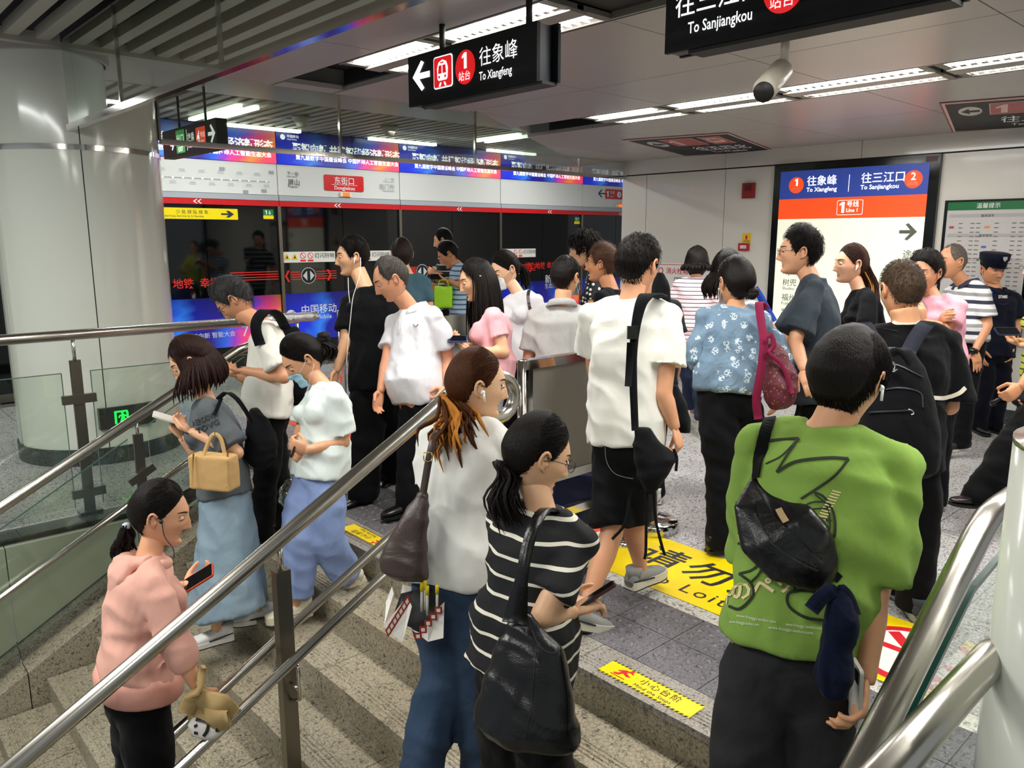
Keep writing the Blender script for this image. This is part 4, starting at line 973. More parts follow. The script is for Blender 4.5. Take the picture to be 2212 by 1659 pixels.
        if 'earbud' in extras:
            eb = MB(); s = extras['earbud']; eb.ellip(X((s*.084, .004, -.006)), (.0085,)*3, 10, 7); eb.tube([X((s*.0875, .006, -.008)), X((s*.089, .013, -.036))], [.0042, .0036], 8); link(eb, 'earbud', plain('#f2f2f0', .3))
    return dict(root=root, body=body_o, shirt=shirt_o, pants=pant_o, P=P, N=N, f=f, r=r, ax=ax, H=H, HM=HM, d=d, link=link, base=base)
HQ = []

# ------------------------------------------------------------ railings
def rail(name, pts, r, mat, parent, n=16): return MB().tube(pts, r, n, 0).build(name, mat, parent)
def arc(c, a0, a1, r, u, v, n=8): return [Vector(c)+Vector(u)*r*math.cos(a0+(a1-a0)*i/n)+Vector(v)*r*math.sin(a0+(a1-a0)*i/n) for i in range(n+1)]
UX, UZ = Vector((1, 0, 0)), Vector((0, 0, 1))
def zmain(x): return (x-X0)*.545+1.075
mr = empty('stair_handrail', (1.2, 2.7, -.62), 'central steel handrail dividing the stairs, lower rail on each side', 'handrail')
loop = [(x, 2.7, zmain(x)) for x in np.linspace(-1.2, 2.0, 6)]+[(2.10, 2.7, 1.045), (2.2, 2.7, 1.07), (2.32, 2.7, 1.08)]+[tuple(p) for p in arc((2.38, 2.7, .98), math.pi/2, -math.pi/2, .1, UX, UZ)]+[(2.30, 2.7, .88), (2.22, 2.7, .88)]
rail('top_rail', loop, .031, ST, mr, 18)
for y, x1 in ((2.80, 2.05), (2.60, 1.98)): rail('lower_rail', [(x, y, (x-1.18)*.53+.07+(.02 if y < 2.7 else 0)) for x in (-1.2, .2, x1)]+[(x1+.1, y, (x1-1.18)*.53+.10)], .020, ST, mr, 14)
for x in (.05, 1.255, 2.22):
    k = math.ceil((X0-x)/TRD-1e-6); z = -max(0, k)*RIS
    t = MB(); t.box((x, 2.7, (z+zmain(x)-.12)/2), (.06, .045, zmain(x)-.12-z)); t.build('post', STD, mr)
    MB().tube([(x, 2.7, zmain(x)-.14), (x, 2.7, zmain(x)-.02)], .012, 10).build('post_stem', ST, mr)
    for s in (-1, 1):
        zz = (x-1.18)*.53+.07; b = MB(); b.tube([(x, 2.7+s*.02, zz-.20), (x, 2.7+s*.10, zz-.16), (x, 2.7+s*.105, zz-.03), (x, 2.7+s*.09, zz-.01)], .007, 8); b.tube([(x, 2.7+s*.02, zz-.12), (x, 2.7+s*.1, zz-.12)], .006, 6); b.build('rail_bracket', STP, mr)
lr = empty('stair_handrail', (1.2, 5.0, -.4), 'far side steel handrail sloping above the stairwell wall', 'handrail')
def zl(x): return (x-.69)*.53+.24
rail('top_rail', [(x, 4.97, zl(x)) for x in (-1.5, .5, 2.1)]+[(2.25, 4.97, 1.03)], .031, ST, lr, 18)
rail('lower_rail', [(x, 4.93, (x-.64)*.54-.26) for x in (-1.5, .5, 2.05)], .020, ST, lr, 14)
for x in (.1, 1.44, 2.2):
    z = nz(x)+.10; t = MB(); t.box((x, 4.97, (z+zl(x)-.1)/2), (.055, .022, zl(x)-.1-z)); t.build('post', STD, lr)
    MB().tube([(x, 4.97, zl(x)-.12), (x, 4.97, zl(x)-.02)], .010, 10).build('post_stem', STP, lr)
    for f_ in (.30, .86):
        zc = z+(zl(x)-.1-z)*(1-f_); R = Matrix.Rotation(-math.atan(.54), 4, 'Y'); MB().box((x, 4.955, zc), (.17, .03, .045), 0, R).build('glass_clamp', STD, lr)
for a, c in ((-1.2, .04), (.16, 1.38), (1.50, 2.14)):
    q = lambda x, h: (x, nz(x)+h)
    MB().prism([q(a, .18), q(c, .18), q(c, .96), q(a, .96)], 4.965, 4.975, 0, XZ).build('glass_pane', GLS, lr)
    MB().prism([q(a, .957), q(c, .957), q(c, .962), q(a, .962)], 4.964, 4.976, 0, XZ).build('pane_edge', GEDGE, lr)
hr_ = empty('landing_balustrade', (1.2, 5.3, 0), 'level glass balustrade with steel rail between stairwell and column', 'balustrade')
rail('top_rail', [(-2.2, 5.3, 1.135), (2.5, 5.3, 1.135)], .032, ST, hr_, 18)
fo = MB(); P_ = [(2.42+i*.055, 5.3+random.uniform(-.002, .002), 1.14+random.uniform(-.003, .003)) for i in range(9)]
fo.tube(P_, [.036+random.uniform(-.003, .005) for _ in P_], 14); foil = NT('foil'); _v = foil.obj(); foil.set('#dcdcdc', .16, 1.); foil.bump(foil.noise(_v, 45, 4, .6, 1.5), .9, .01); fo.build('foil_wrap', foil.m, hr_)
for x in (-.25, 1.215, 2.52, 2.70):
    t = MB(); t.box((x, 5.3, .49), (.062, .020, .98)); t.build('post', STD, hr_); MB().tube([(x, 5.3, .97), (x, 5.3, 1.12)], .011, 10).build('post_stem', STP, hr_); MB().box((x, 5.3, .012), (.13, .08, .018)).build('base_plate', STD, hr_)
    for z in (.74, .14): MB().box((x, 5.285, z), (.19, .03, .055)).build('glass_clamp', STD, hr_)
for a, c in ((-1.6, -.33), (-.17, 1.135), (1.295, 2.44)):
    MB().span((a, 5.295, .05), (c, 5.305, .905)).build('glass_pane', GLS, hr_); MB().span((a, 5.294, .903), (c, 5.306, .908)).span((a-.001, 5.294, .05), (a+.002, 5.306, .905)).span((c-.002, 5.294, .05), (c+.001, 5.306, .905)).build('pane_edge', GEDGE, hr_)
# near side rails at the right
nr_ = empty('stair_handrail', (1.9, .55, 0), 'near side steel handrail bending level at the right of the picture', 'handrail')
rail('top_rail', [(.2, .55, -.02), (1.51, .55, .75), (1.98, .55, 1.025), (2.05, .55, 1.055), (2.12, .55, 1.062), (3.3, .55, 1.062)], .031, ST, nr_, 20)
b = MB(); b.box((2.35, .55, .5), (.075, .02, 1.0)); b.build('post', STD, nr_); b = MB(); b.box((2.35, .53, .80), (.05, .012, .30)); b.build('post_plate', STP, nr_); b = MB(); b.box((2.33, .52, .66), (.02, .02, .07)); b.build('lock_slot', BLACK, nr_)
for x in (2.62, 2.72): MB().tube([(x, .55, .80), (x, .55, 1.04)], .008, 8).build('post_stem', STP, nr_)
MB().prism([(.6, nz(.6)+.20), (2.26, nz(2.26)+.12), (2.26, .93), (2.0, .90), (.6, .10)], .545, .555, 0, XZ).build('glass_pane', GLS, nr_)
MB().prism([(.6, .09), (2.0, .885), (2.26, .925), (2.26, .935), (2.0, .90), (.6, .105)], .543, .557, 0, XZ).build('pane_edge', plain('#0f3a30', .2), nr_)
rail('lower_rail', [(2.02, .66, .58), (2.37, .66, .60)], .018, ST, nr_, 12)
er = empty('end_rail', (1.5, .4, 0), 'thick steel rail with rounded end nearest the camera', 'handrail')
rail('rail', [(.3, .40, .90), (1.60, .40, .925), (1.635, .40, .926), (1.655, .40, .926), (1.668, .40, .926)], [.031, .031, .029, .022, .01], ST, er, 20)
pc = at(2445, 1350, 1.42); np_ = setting('wall_near_pillar'); b = MB(); b.tube([(pc.x, pc.y, 0), (pc.x, pc.y, 1.345)], .215, 40); b.build('pier_shell', P_COL, np_); MB().tube([(pc.x, pc.y, 1.345), (pc.x, pc.y, 1.355)], .216, 40).build('pier_cap', ST, np_)
# ------------------------------------------------------------ barrier, stanchion, gate posts
br = empty('crowd_barrier', (2.95, 2.7, 0), 'steel crowd barrier with grey panel at the stair head', 'barrier')
for x in (2.53, 3.36): MB().tube([(x, 2.7, 0), (x, 2.7, 1.14)], .022, 16).build('post', STP, br); MB().tube([(x, 2.7, 0), (x, 2.7, .012)], .11, 24).build('base', STP, br)
MB().span((2.54, 2.675, 1.095), (3.35, 2.725, 1.14)).build('top_bar', STP, br); MB().span((2.54, 2.68, .49), (3.35, 2.72, .535)).build('bottom_bar', ST, br)
MB().span((2.555, 2.68, .53), (2.585, 2.72, 1.10)).build('side_bar', STP, br)
MB().span((2.58, 2.69, .53), (3.34, 2.71, 1.10)).build('panel', plain('#807d76', .35, .3), br)
def stanchion(x, y, lab):
    t = empty('queue_post', (x, y, 0), lab, 'queue post')
    b = MB(); b.tube([(x, y, 0), (x, y, .055), (x, y, .065), (x, y, .085)], [.155, .155, .14, .04], 32); b.build('base', STP, t)
    b = MB(); b.tube([(x, y, .08), (x, y, .95)], .030, 18); b.build('pole', STP, t); MB().tube([(x, y, .80), (x, y, .93)], .034, 18).build('belt_head', BLACK, t); return t
s1 = stanchion(3.62, 2.72, 'chrome queue post standing on the yellow floor mat')
MB().span((2.54, 2.68, .285), (3.35, 2.72, .33)).build('lower_bar', STP, br)
for i, (x, y, lab) in enumerate(((3.95, 6.75, 'steel double post barrier beside the man in black'), (4.40, 5.93, 'steel double post barrier behind the man in the white polo'))):
    t = empty('gate_barrier', (x, y, 0), lab, 'barrier', 'steel gate barriers on the platform')
    for s in (-.05, .05): MB().tube([(x+s, y, 0), (x+s, y, 1.02)], .035, 16).build('post', STP, t)
    MB().span((x+.09, y-.01, .15), (x+.62, y+.01, .98)).build('panel', STP, t); MB().tube([(x+.66, y, 0), (x+.66, y, 1.02)], .03, 14).build('post', STP, t)
# ------------------------------------------------------------ floor stickers
FP = Panel((3.26, 1.77, .002), (0, -1, 0), (1, 0, 0))
mt = empty('floor_mat', (3.26, 1.77, 0), 'yellow no loitering floor mat beside the tactile strip', 'floor sticker'); FP.p = mt
MY = plain('#f7d708', .38); MK = plain('#24242e', .5); MR = plain('#cf1f2b', .4)
FP.rect('mat', -.93, -.29, .95, .29, MY, .001, .001)
FP.text('mat_lettering', '请勿逗留', -.78, -.04, .27, MK, .0025, .02, space=1.18); FP.text('mat_lettering', 'No Loitering', -.62, -.215, .135, MK, .0025, .0, space=1.22)
FP.disc('ban_ring', .69, .0, .255, MR, .0025); FP.disc('ban_ring', .69, 0, .215, plain('#e6e3dc', .5), .0035)
FP.polys('ban_bar', [[(.69-.16, .125), (.69-.125, .16), (.69+.16, -.125), (.69+.125, -.16)], [(.69-.21, -.02), (.69+.21, -.02), (.69+.21, .02), (.69-.21, .02)]], MR, .0045); FP.polys('ban_figure', [[(.66, -.13), (.70, -.13), (.71, .0), (.73, .08), (.66, .10), (.63, .02)], [(.67, .115), (.70, .10), (.725, .13), (.70, .16), (.67, .15)]], MK, .0055)
def step_sticker(o_, u, v, lab, w=.44, nm='floor_sticker'):
    p = Panel(o_, u, v); t = empty(nm, Vector(o_), lab, 'floor sticker', None); p.p = t
    p.rect('sticker', 0, 0, w, .108, MY, .001, .001); q = []
    k = 0.
    while k < w-.015: q.append([(k, .0), (k+.01, 0), (k+.016, .008), (k+.006, .008)]); q.append([(k, .1), (k+.01, .1), (k+.016, .108), (k+.006, .108)]); k += .02
    p.polys('hazard_edge', q, MK, .0022); x = .09
    p.polys('running_figure', [[(x-.03, .03), (x-.01, .035), (x+.0, .055), (x+.022, .045), (x+.04, .052), (x+.02, .06), (x+.005, .072), (x+.022, .078), (x+.04, .07), (x+.03, .085), (x-.005, .082), (x-.03, .06), (x-.02, .058), (x-.008, .066), (x-.018, .046), (x-.034, .038)], [(x+.012, .086), (x+.026, .086), (x+.03, .098), (x+.014, .098)]], MR, .0022)
    p.rect('figure_base', x-.04, .022, x+.03, .026, MR, .0022); p.text('sticker_lettering', '小心台阶', .17, .052, .044, MK, .0022, .0, space=1.2); p.text('sticker_lettering', 'Mind the Steps', .165, .018, .028, MK, .0022, 0, space=1.05); return t
step_sticker((2.205, 1.905, .001), (0, -1, 0), (1, 0, 0), 'yellow mind the steps sticker left of the green shirt'); step_sticker((2.35, 3.55, .001), (0, 1, 0), (-1, 0, 0), 'yellow mind the steps sticker beside the mint blouse')
kk = 4; p = Panel((X0-kk*TRD+.024-.002, 4.3, -kk*RIS-.105), (0, -1, 0), (0, 0, 1)); t = empty('riser_sticker', Vector((X0-kk*TRD, 3.9, -kk*RIS-.07)), 'long yellow sticker on the riser beside the pink hoodie', 'sticker'); p.p = t
p.rect('sticker', 0, 0, .85, .06, MY, .003, .002); p.text('sticker_lettering', '请勿逗留 小心台阶 注意', .03, .012, .045, MK, .005, .01, space=1.1); p.rect('red_mark', .76, .01, .82, .045, MR, .005)
OR = plain('#f0592c', .4)
def disc_sticker(x, y, r, lab):
    p = Panel((x, y, .002), (0, -1, 0), (1, 0, 0)); t = empty('round_floor_sticker', Vector((x, y, 0)), lab, 'floor sticker', 'round orange floor stickers'); p.p = t
    p.disc('disc', 0, 0, r, OR, .001); p.disc('ring', 0, .05, r*.62, plain('#f1efea', .4), .002); p.disc('centre', 0, .05, r*.42, OR, .003)
disc_sticker(3.30, 3.05, .36, 'round orange floor sticker under the steel barrier'); disc_sticker(3.30, 4.72, .34, 'round orange floor sticker behind the white polo man')
p = Panel((3.45, 6.4, .002), (0, -1, 0), (1, 0, 0)); t = tag(p.rect('floor_strip', -1.4, -.18, 1.3, .14, OR, .001, .001), 'long orange guide strip on the floor toward the doors', 'floor sticker')
tag(MB().box((0, 0, 0), (.03, .05, .002)).build('paper_scrap', plain('#b9b84e', .6), None, Matrix.Translation((.97, 3.02, -5*RIS+.002))), 'tiny yellow green scrap lying on a stair tread', 'litter')
# ------------------------------------------------------------ hanging signs
NAV = plain('#04070c', .5, spec=.2); NAV2 = plain('#23272f', .4); LW = glow('#ffffff', .85); LR = glow('#e8121c', .55)
def sign_box(name, lab, X, y1, y0, z0, z1, rods, depth=.10):
    t = empty(name, (X+.05, (y0+y1)/2, z1), lab, 'sign'); MB().span((X, y0, z0), (X+.018, y1, z1)).build('face', NAV, t); MB().span((X+.085, y0-.035, z0), (X+.10, y1, z1)).build('back_face', NAV, t)
    MB().span((X+.018, y0+.004, z0+.004), (X+.085, y1-.004, z1-.004)).build('end_channel', NAV2, t); MB().span((X+.01, y0-.02, z0-.012), (X+.095, y1-.09, z0)).build('bottom_tray', BLACK, t)
    for y in rods: MB().tube([(X+.05, y, z1), (X+.05, y, CZ+.01)], .014, 12).build('hanger_rod', BLACK, t)
    return t, Panel((X-.001, y1, z0), (0, -1, 0), (0, 0, 1), t)
def one(p, nm, x, y, h, mat, lift):
    w = h*.13; p.poly(nm, [(x-w, y), (x+w, y), (x+w, y+h), (x-w*.7, y+h), (x-h*.34, y+h*.80), (x-h*.34, y+h*.66), (x-w, y+h*.76)], mat, lift)
def metro_icon(p, x0, y0, s, red=LR, wht=LW):
    p.rect('train_icon', x0, y0, x0+s, y0+s, wht, .002, rad=s*.1); e = s*.04; p.rect('train_icon', x0+e, y0+e, x0+s-e, y0+s-e, red, .004, rad=s*.08)
    cx = x0+s/2; f = lambda a, b: (x0+a*s, y0+b*s)
    body = [f(.24, .30), f(.30, .24), f(.70, .24), f(.76, .30), f(.78, .62), f(.70, .80), f(.50, .87), f(.30, .80), f(.22, .62)]
    p.poly('train_icon', body, wht, .006); p.polys('train_icon', [[f(.29, .45), f(.47, .45), f(.47, .70), f(.33, .70)], [f(.53, .45), f(.71, .45), f(.67, .70), f(.53, .70)], [f(.42, .76), f(.58, .76), f(.58, .80), f(.42, .80)]], red, .008)
    for a in (.34, .66): p.disc('train_icon', x0+a*s, y0+.35*s, s*.045, red, .008, n=12)
    p.polys('train_icon', [[f(.30, .06), f(.38, .06), f(.44, .18), f(.37, .18)], [f(.62, .06), f(.70, .06), f(.63, .18), f(.56, .18)]], wht, .006)
def arrow_l(p, x, y, s, mat, dr=1):
    q = [(0, 0), (.52, .5), (.68, .42), (.40, .10), (1., .10), (1., -.10), (.40, -.10), (.68, -.42), (.52, -.5)]
    p.poly('arrow', [(x+dr*a*s, y+b*s) for a, b in (q if dr > 0 else [q[0]]+q[:0:-1])], mat, .003)
t, p = sign_box('hanging_sign', 'black hanging sign reading To Xiangfeng with left arrow', 2.3, 3.255, 2.372, 2.335, 2.56, (3.05, 2.47))
arrow_l(p, .04, .128, .135, LW); metro_icon(p, .205, .052, .14); 
p.disc('platform_disc', .435, .118, .068, LR, .003, ry=.072); one(p, 'platform_number', .438, .112, .066, LW, .005); p.text('platform_number', '站台', .432, .066, .042, LW, .005, 0, 'CENTER')
p.text('sign_lettering', '往象峰', .53, .112, .082, LW, .003, .0); p.text('sign_lettering', 'To Xiangfeng', .53, .048, .050, LW, .003, .022, sx=.78)
t, p = sign_box('hanging_sign', 'black hanging sign reading To Sanjiangkou cut by the top edge', 2.3, 1.745, .86, 2.335, 2.56, (1.5, 1.0))
p.text('sign_lettering', '往三江口', .04, .112, .082, LW, .003, .01); p.text('sign_lettering', 'To Sanjiangkou', .095, .048, .050, LW, .003, .022, sx=.78)
p.disc('platform_disc', .435, .118, .068, LR, .003, ry=.072); p.text('platform_number', '2', .432, .115, .085, LW, .005, .02, 'CENTER'); p.text('platform_number', '站台', .432, .066, .042, LW, .005, 0, 'CENTER')
t = empty('hanging_sign', (2.95, 7.7, 2.74), 'small black exit and transfer sign beside the column', 'sign')
MB().span((2.90, 7.01, 2.485), (3.0, 8.34, 2.745)).build('box', NAV, t)
for y in (7.35, 8.0): MB().tube([(2.95, y, 2.74), (2.95, y, 3.05)], .012, 10).build('hanger_rod', BLACK, t)
p = Panel((2.899, 8.33, 2.49), (0, -1, 0), (0, 0, 1), t)
p.rect('exit_block', .36, .02, .58, .23, glow('#0c9a3c', .6), .003, rad=.01); p.text('exit_lettering', '出口', .47, .11, .1, LW, .005, .02, 'CENTER'); p.text('exit_lettering', 'EXIT', .47, .035, .06, LW, .005, .02, 'CENTER'); arrow_l(p, .30, .11, .10, LW, -1)
p.rect('divider', .63, .03, .636, .22, LW, .003); p.text('sign_lettering', '换乘', .65, .11, .085, LW, .003, .01); p.text('sign_lettering', 'Transfer', .65, .05, .045, LW, .003)
p.rect('line_block', .86, .05, 1.08, .21, glow('#ff4a20', .6), .003, rad=.01); p.text('line_number', '4', .88, .075, .15, LW, .005, .03); p.text('line_number', '号线', .965, .12, .055, LW, .005); p.text('line_number', 'Line 4', .965, .075, .035, LW, .005); arrow_l(p, 1.30, .13, .16, LW, -1)
# stickers on the ceiling, sheared like the boards they are
def ceiling_board(off, lab):
    A, B_, C_, D_ = [Vector((x, y+off, CZ-.004)) for x, y in ((8.14, 5.81), (8.19, 4.74), (6.46, 4.03), (6.45, 4.93))]
    u, v = (B_-A), (D_-A); M = Matrix(((u.x, v.x, 0, A.x), (u.y, v.y, 0, A.y), (0, 0, -1, A.z), (0, 0, 0, 1))); t = empty('ceiling_board', (A+C_)/2, lab, 'sign', None)
    class Q(Panel):
        def __init__(s): s.p = t
        def M(s, x, y, l): return M @ Matrix.Translation((x, y, l))
    p = Q(); p.rect('border', 0, 0, 1, 1, plain('#8d3137', .4), .001); p.rect('border', .012, .02, .988, .98, plain('#d8b5ae', .4), .002); p.rect('board', .03, .045, .97, .955, NAV, .003)
    p.disc('arrow_disc', .17, .72, .075, plain('#bfbdb2', .4), .0045, ry=.13); p.poly('arrow', [(.115, .72), (.165, .80), (.165, .745), (.23, .745), (.23, .695), (.165, .695), (.165, .64)], NAV, .006)
    rd = plain('#a32a2c', .4); pk = plain('#e2b7ae', .4); wt = plain('#ffffff', .4)
    p.rect('line_block', .29, .58, .60, .90, pk, .0045); p.rect('line_block', .296, .59, .594, .89, rd, .006); p.rect('train_block', .66, .58, .86, .90, pk, .0045); p.rect('train_block', .667, .59, .853, .89, rd, .006)
    S = Matrix.Diagonal((1/1.0, 1.8, 1, 1))
    def tx(s, x, y, sz, ratio, m): me = text_mesh(s, sz, .01); me.materials.append(m); o = bpy.data.objects.new('board_lettering', me); COL.objects.link(o); o.matrix_world = M @ Matrix.Translation((x, y, .0065)) @ Matrix.Diagonal((1, ratio, 1, 1)); adopt(o, t)
    p.poly('line_number', [(.36, .63), (.40, .63), (.40, .86), (.375, .86), (.33, .80), (.33, .76), (.36, .79)], pk, .0075); tx('号线', .43, .74, .075, 1.6, pk); tx('Line 1', .43, .63, .055, 1.6, pk); tx('往五四北', .26, .29, .135, 1.65, wt); tx('To Wusibei', .40, .12, .075, 1.6, wt)
    p.poly('train_icon', [(.70, .66), (.82, .66), (.83, .78), (.80, .85), (.72, .85), (.69, .78)], pk, .0075); p.polys('train_icon', [[(.715, .74), (.755, .74), (.755, .81), (.72, .81)], [(.765, .74), (.805, .74), (.80, .81), (.765, .81)]], rd, .009)
ceiling_board(0, 'slanted dark red bordered board on the ceiling reading To Wusibei'); ceiling_board(-2.97, 'dark red bordered ceiling board cut by the right edge')
# ------------------------------------------------------------ camera on the ceiling
sc_ = empty('security_camera', (3.69, 2.08, CZ), 'white bullet security camera hanging from the ceiling', 'camera'); Wm = plain('#b9b3a4', .4)
b0 = Vector((3.69, 2.08, CZ)); MB().tube([b0, b0-ZUP*.012], .04, 20).build('ceiling_plate', Wm, sc_); MB().tube([b0, b0-ZUP*.125], .021, 14).build('stem', Wm, sc_); MB().tube([b0-ZUP*.12, b0-ZUP*.15], [.015, .022], 12).build('joint', STD, sc_)
h = b0-ZUP*.155; fr = at(1652, 196, 3.62); dr = (fr-h).normalized(); MB().tube([h-dr*.01, h+dr*.02, h+dr*.26, h+dr*.30], [.035, .048, .052, .052], 24).build('body', Wm, sc_); MB().tube([h+dr*.30, h+dr*.322], .047, 24).build('lens', BLACK, sc_)
MB().tube([h+dr*.05+ZUP*.008, h+dr*.315+ZUP*.008], .055, 20, 0, .95).build('sun_shield', Wm, sc_)
# ------------------------------------------------------------ things on the right wall
WPn = lambda y, z, par=None: Panel((WX-.001, y, z), (0, -1, 0), (0, 0, 1), par)
t = empty('direction_lightbox', (WX, 3.78, 1.5), 'large backlit line one direction board in a black frame', 'lightbox')
MB().span((WX-.05, 2.92, .35), (WX, 4.63, 2.495)).build('frame', plain('#060808', .12), t); p = WPn(4.55, 0, t); p.o.x = WX-.052
CRM = glow('#eef0d8', .55); BLU = glow('#30469a', .42); ORG = glow('#f8501e', .6); LW2 = glow('#ffffff', 1.); DT = plain('#2e3a3a', .5)
p.rect('cream_field', 0, .42, 1.54, 1.912, CRM, .003); p.rect('orange_field', 0, 1.912, 1.54, 2.125, ORG, .003); p.rect('blue_field', 0, 2.125, 1.54, 2.42, BLU, .003)
for cx, n_, in ((.19, '1'), (1.40, '2')): p.disc('platform_disc', cx, 2.27, .085, ORG, .005); (one(p, 'platform_number', cx+.008, 2.262, .075, LW2, .007) if n_ == '1' else p.text('platform_number', n_, cx, 2.265, .10, LW2, .007, .02, 'CENTER')); p.text('platform_number', '站台', cx, 2.215, .05, plain('#ffb394', .4), .007, 0, 'CENTER')
p.text('board_lettering', '往象峰', .31, 2.265, .11, LW2, .005, .015); p.text('board_lettering', 'To Xiangfeng', .31, 2.195, .062, LW2, .005, .03); p.rect('divider', .765, 2.18, .77, 2.35, LW2, .005)
p.text('board_lettering', '往三江口', .89, 2.265, .11, LW2, .005, .015); p.text('board_lettering', 'To Sanjiangkou', .89, 2.195, .062, LW2, .005, .03)
p.rect('line_frame', .66, 1.945, .93, 2.095, LW2, .004, rad=.015); p.rect('line_frame', .664, 1.949, .926, 2.091, ORG, .005, rad=.013); one(p, 'line_number', .725, 1.967, .11, LW2, .007); p.text('line_number', '号线', .76, 2.03, .065, LW2, .007, .01); p.text('line_number', 'Line 1', .76, 1.975, .052, LW2, .007, .03)
arrow_l(p, 1.48, 1.77, .17, DT, -1)
p.text('board_lettering', '途经', 1.36, 1.52, .09, DT, .005); p.text('board_lettering', 'Via', 1.42, 1.46, .05, plain('#9aa39a', .5), .005)
for k, (a, c) in enumerate((('屏山', 'Pingshan'), ('树兜', 'Shudou'), ('福州火车站', 'Fuzhou Railway Station'), ('罗汉山', 'Luohanshan'))): p.text('board_lettering', a, .10, 1.36-k*.165, .085, DT, .005); p.text('board_lettering', c, .10, 1.31-k*.165, .048, DT, .005)
p.rect('small_plate', 1.50, 2.43, 1.60, 2.475, plain('#4a2018', .4), .004)
t = empty('notice_board', (WX, 2.5, 1.5), 'black framed service notice with green heading on the wall', 'notice')
MB().span((WX-.035, 2.10, .75), (WX, 2.85, 2.06)).build('frame', plain('#070a09', .15), t); p = WPn(2.83, 0, t); p.o.x = WX-.036
p.rect('paper', .01, .78, .70, 2.04, plain('#c3bfbc', .2), .002); p.rect('green_heading', .01, 1.965, .70, 2.04, plain('#0f6b35', .25), .003); p.text('heading_lettering', '温馨提示', .355, 1.985, .05, WP, .005, 0, 'CENTER')
for y in (1.90, 1.72, 1.5): p.rect('grey_band', .03, y, .68, y+.03, plain('#aaa6a4', .4), .003); p.text('notice_text', '首末班车', .3, y+.003, .028, DT, .005)
p.rect('line_tag', .04, 1.80, .08, 1.82, plain('#a83252', .4), .004); p.rect('line_tag', .34, 1.80, .385, 1.82, plain('#e08a40', .4), .004); p.rect('line_tag', .33, 1.62, .37, 1.64, plain('#4668b0', .4), .004); p.rect('line_tag', .33, 1.56, .37, 1.58, plain('#4668b0', .4), .004)
q = []
for r_ in range(26):
    for c_ in (.12, .22, .27, .42, .56, .62): y = 1.84-r_*.04; q.append([(c_, y), (c_+.035, y), (c_+.035, y+.008), (c_, y+.008)])
o = p.polys('notice_text', q, plain('#6d6b6a', .6), .004); o['kind'] = 'stuff'
t = empty('fire_alarm', (WX, 4.955, 2.24), 'dark red square fire alarm sounder high on the wall', 'alarm'); MB().span((WX-.04, 4.88, 2.155), (WX, 5.03, 2.325)).build('case', plain('#8c1418', .35), t); MB().span((WX-.05, 4.92, 2.24), (WX-.04, 4.99, 2.30)).build('sounder', plain('#5c0c10', .35), t)
t = empty('call_point', (WX, 4.98, 1.61), 'small red manual call point with white label on the wall', 'alarm'); MB().span((WX-.035, 4.915, 1.565), (WX, 5.045, 1.65)).build('case', plain('#b01a1e', .35), t); p = WPn(5.03, 1.58, t); p.o.x = WX-.036; p.rect('label', .012, .01, .09, .045, WP, .002); p.text('label_text', '按下报警', .014, .018, .018, DT, .004)
t = empty('yellow_notice', (WX, 4.96, 1.71), 'small yellow warning notice above the red call point', 'notice'); p = WPn(5.015, 1.655, t); p.rect('card', 0, 0, .11, .11, plain('#e8c81a', .4), .004, .004, .008); p.polys('hand_mark', [[(.045, .035), (.065, .035), (.07, .07), (.05, .09), (.04, .07)]], MR, .006); p.text('card_text', '禁止触摸', .02, .012, .02, DT, .006)
t = empty('hydrant_notice', (WX, 5.8, 1.3), 'white fire hydrant instruction sheet on the wall panel', 'notice'); p = WPn(6.22, .8, t)
p.rect('sheet', 0, 0, .95, .60, plain('#ece9e0', .4), .003, .003); p.rect('red_rule', .02, .575, .93, .582, MR, .005); p.disc('ring_mark', .06, .50, .04, MR, .005, n=20); p.disc('ring_mark', .06, .50, .028, plain('#ece9e0', .4), .007, n=20); p.text('sheet_title', '消火栓箱使用', .14, .47, .085, MR, .005, .01); p.rect('picture_frame', .27, .26, .40, .42, DT, .004); p.rect('picture_frame', .28, .27, .39, .41, WP, .006); p.rect('picture_mark', .31, .33, .42, .42, plain('#8a7a2a', .5), .008); p.rect('sheet_rule', .05, .2, .9, .204, gy, .005); p.text('sheet_text', '操作步骤 1 2 3 4', .05, .1, .06, DT, .005)

# ------------------------------------------------------------ the crowd
A = lambda e, w, h='relax', **k: dict(e=e, w=w, h=h, **k)
Lg = lambda k, a, p=0: dict(k=k, a=a, p=p)
W_T = '#efefe8'; BLK = '#101114'
HM_ = lambda **k: dict(dict(line='short', thick=.013, side=.35, top=1.1, tufts=1300, len=.022, lay=.86, r=.0012), **k)
HW_ = lambda **k: dict(dict(line='woman', thick=.016, side=.8, top=1., tufts=1500, len=.055, r=.0010, lay=.99, jit=.16, dir=(0, -1., -.45), rough=.002, freq=25), **k)
PP = {}
# --- nearest: on the stairs
PP['green'] = person('man in oversized green printed t-shirt seen from behind', 2.05, (1830, 822), (1790, 928), (1712, 1400), ty=18, hy=48, hp=22, hs=1.04, sw=.192, floor=-.155,
    arms=[A((1882, 1290, -.06), (1868, 1470, -.12), 'hold', b='out', hd=(1850, 1560, -.16)), A((1640, 1240, .16), (1640, 1400, .24))], shirt='#84b04a', shirt_mat=cloth('#87a84e', '#7b9c45', .6, 7.), slv=.88, slvw=1.28, loose=3.0, hem=.01,
    pant_mat=denim('#1d1d20', '#0b0b0d'), pant_w=1.12, tone='#d9a47c', hair=HM_(thick=.021, side=1.1, top=1.15, len=.050, lay=.985, tufts=4200, front=.3, r=.0011, jit=.3, seed=11), legs=[Lg((1770, 1650, -.03), (1762, 2015, .02)), Lg((1608, 1655, 0), (1570, 2010, .05))], extras=dict(earbud=1), voxel=.011, folding=.026)
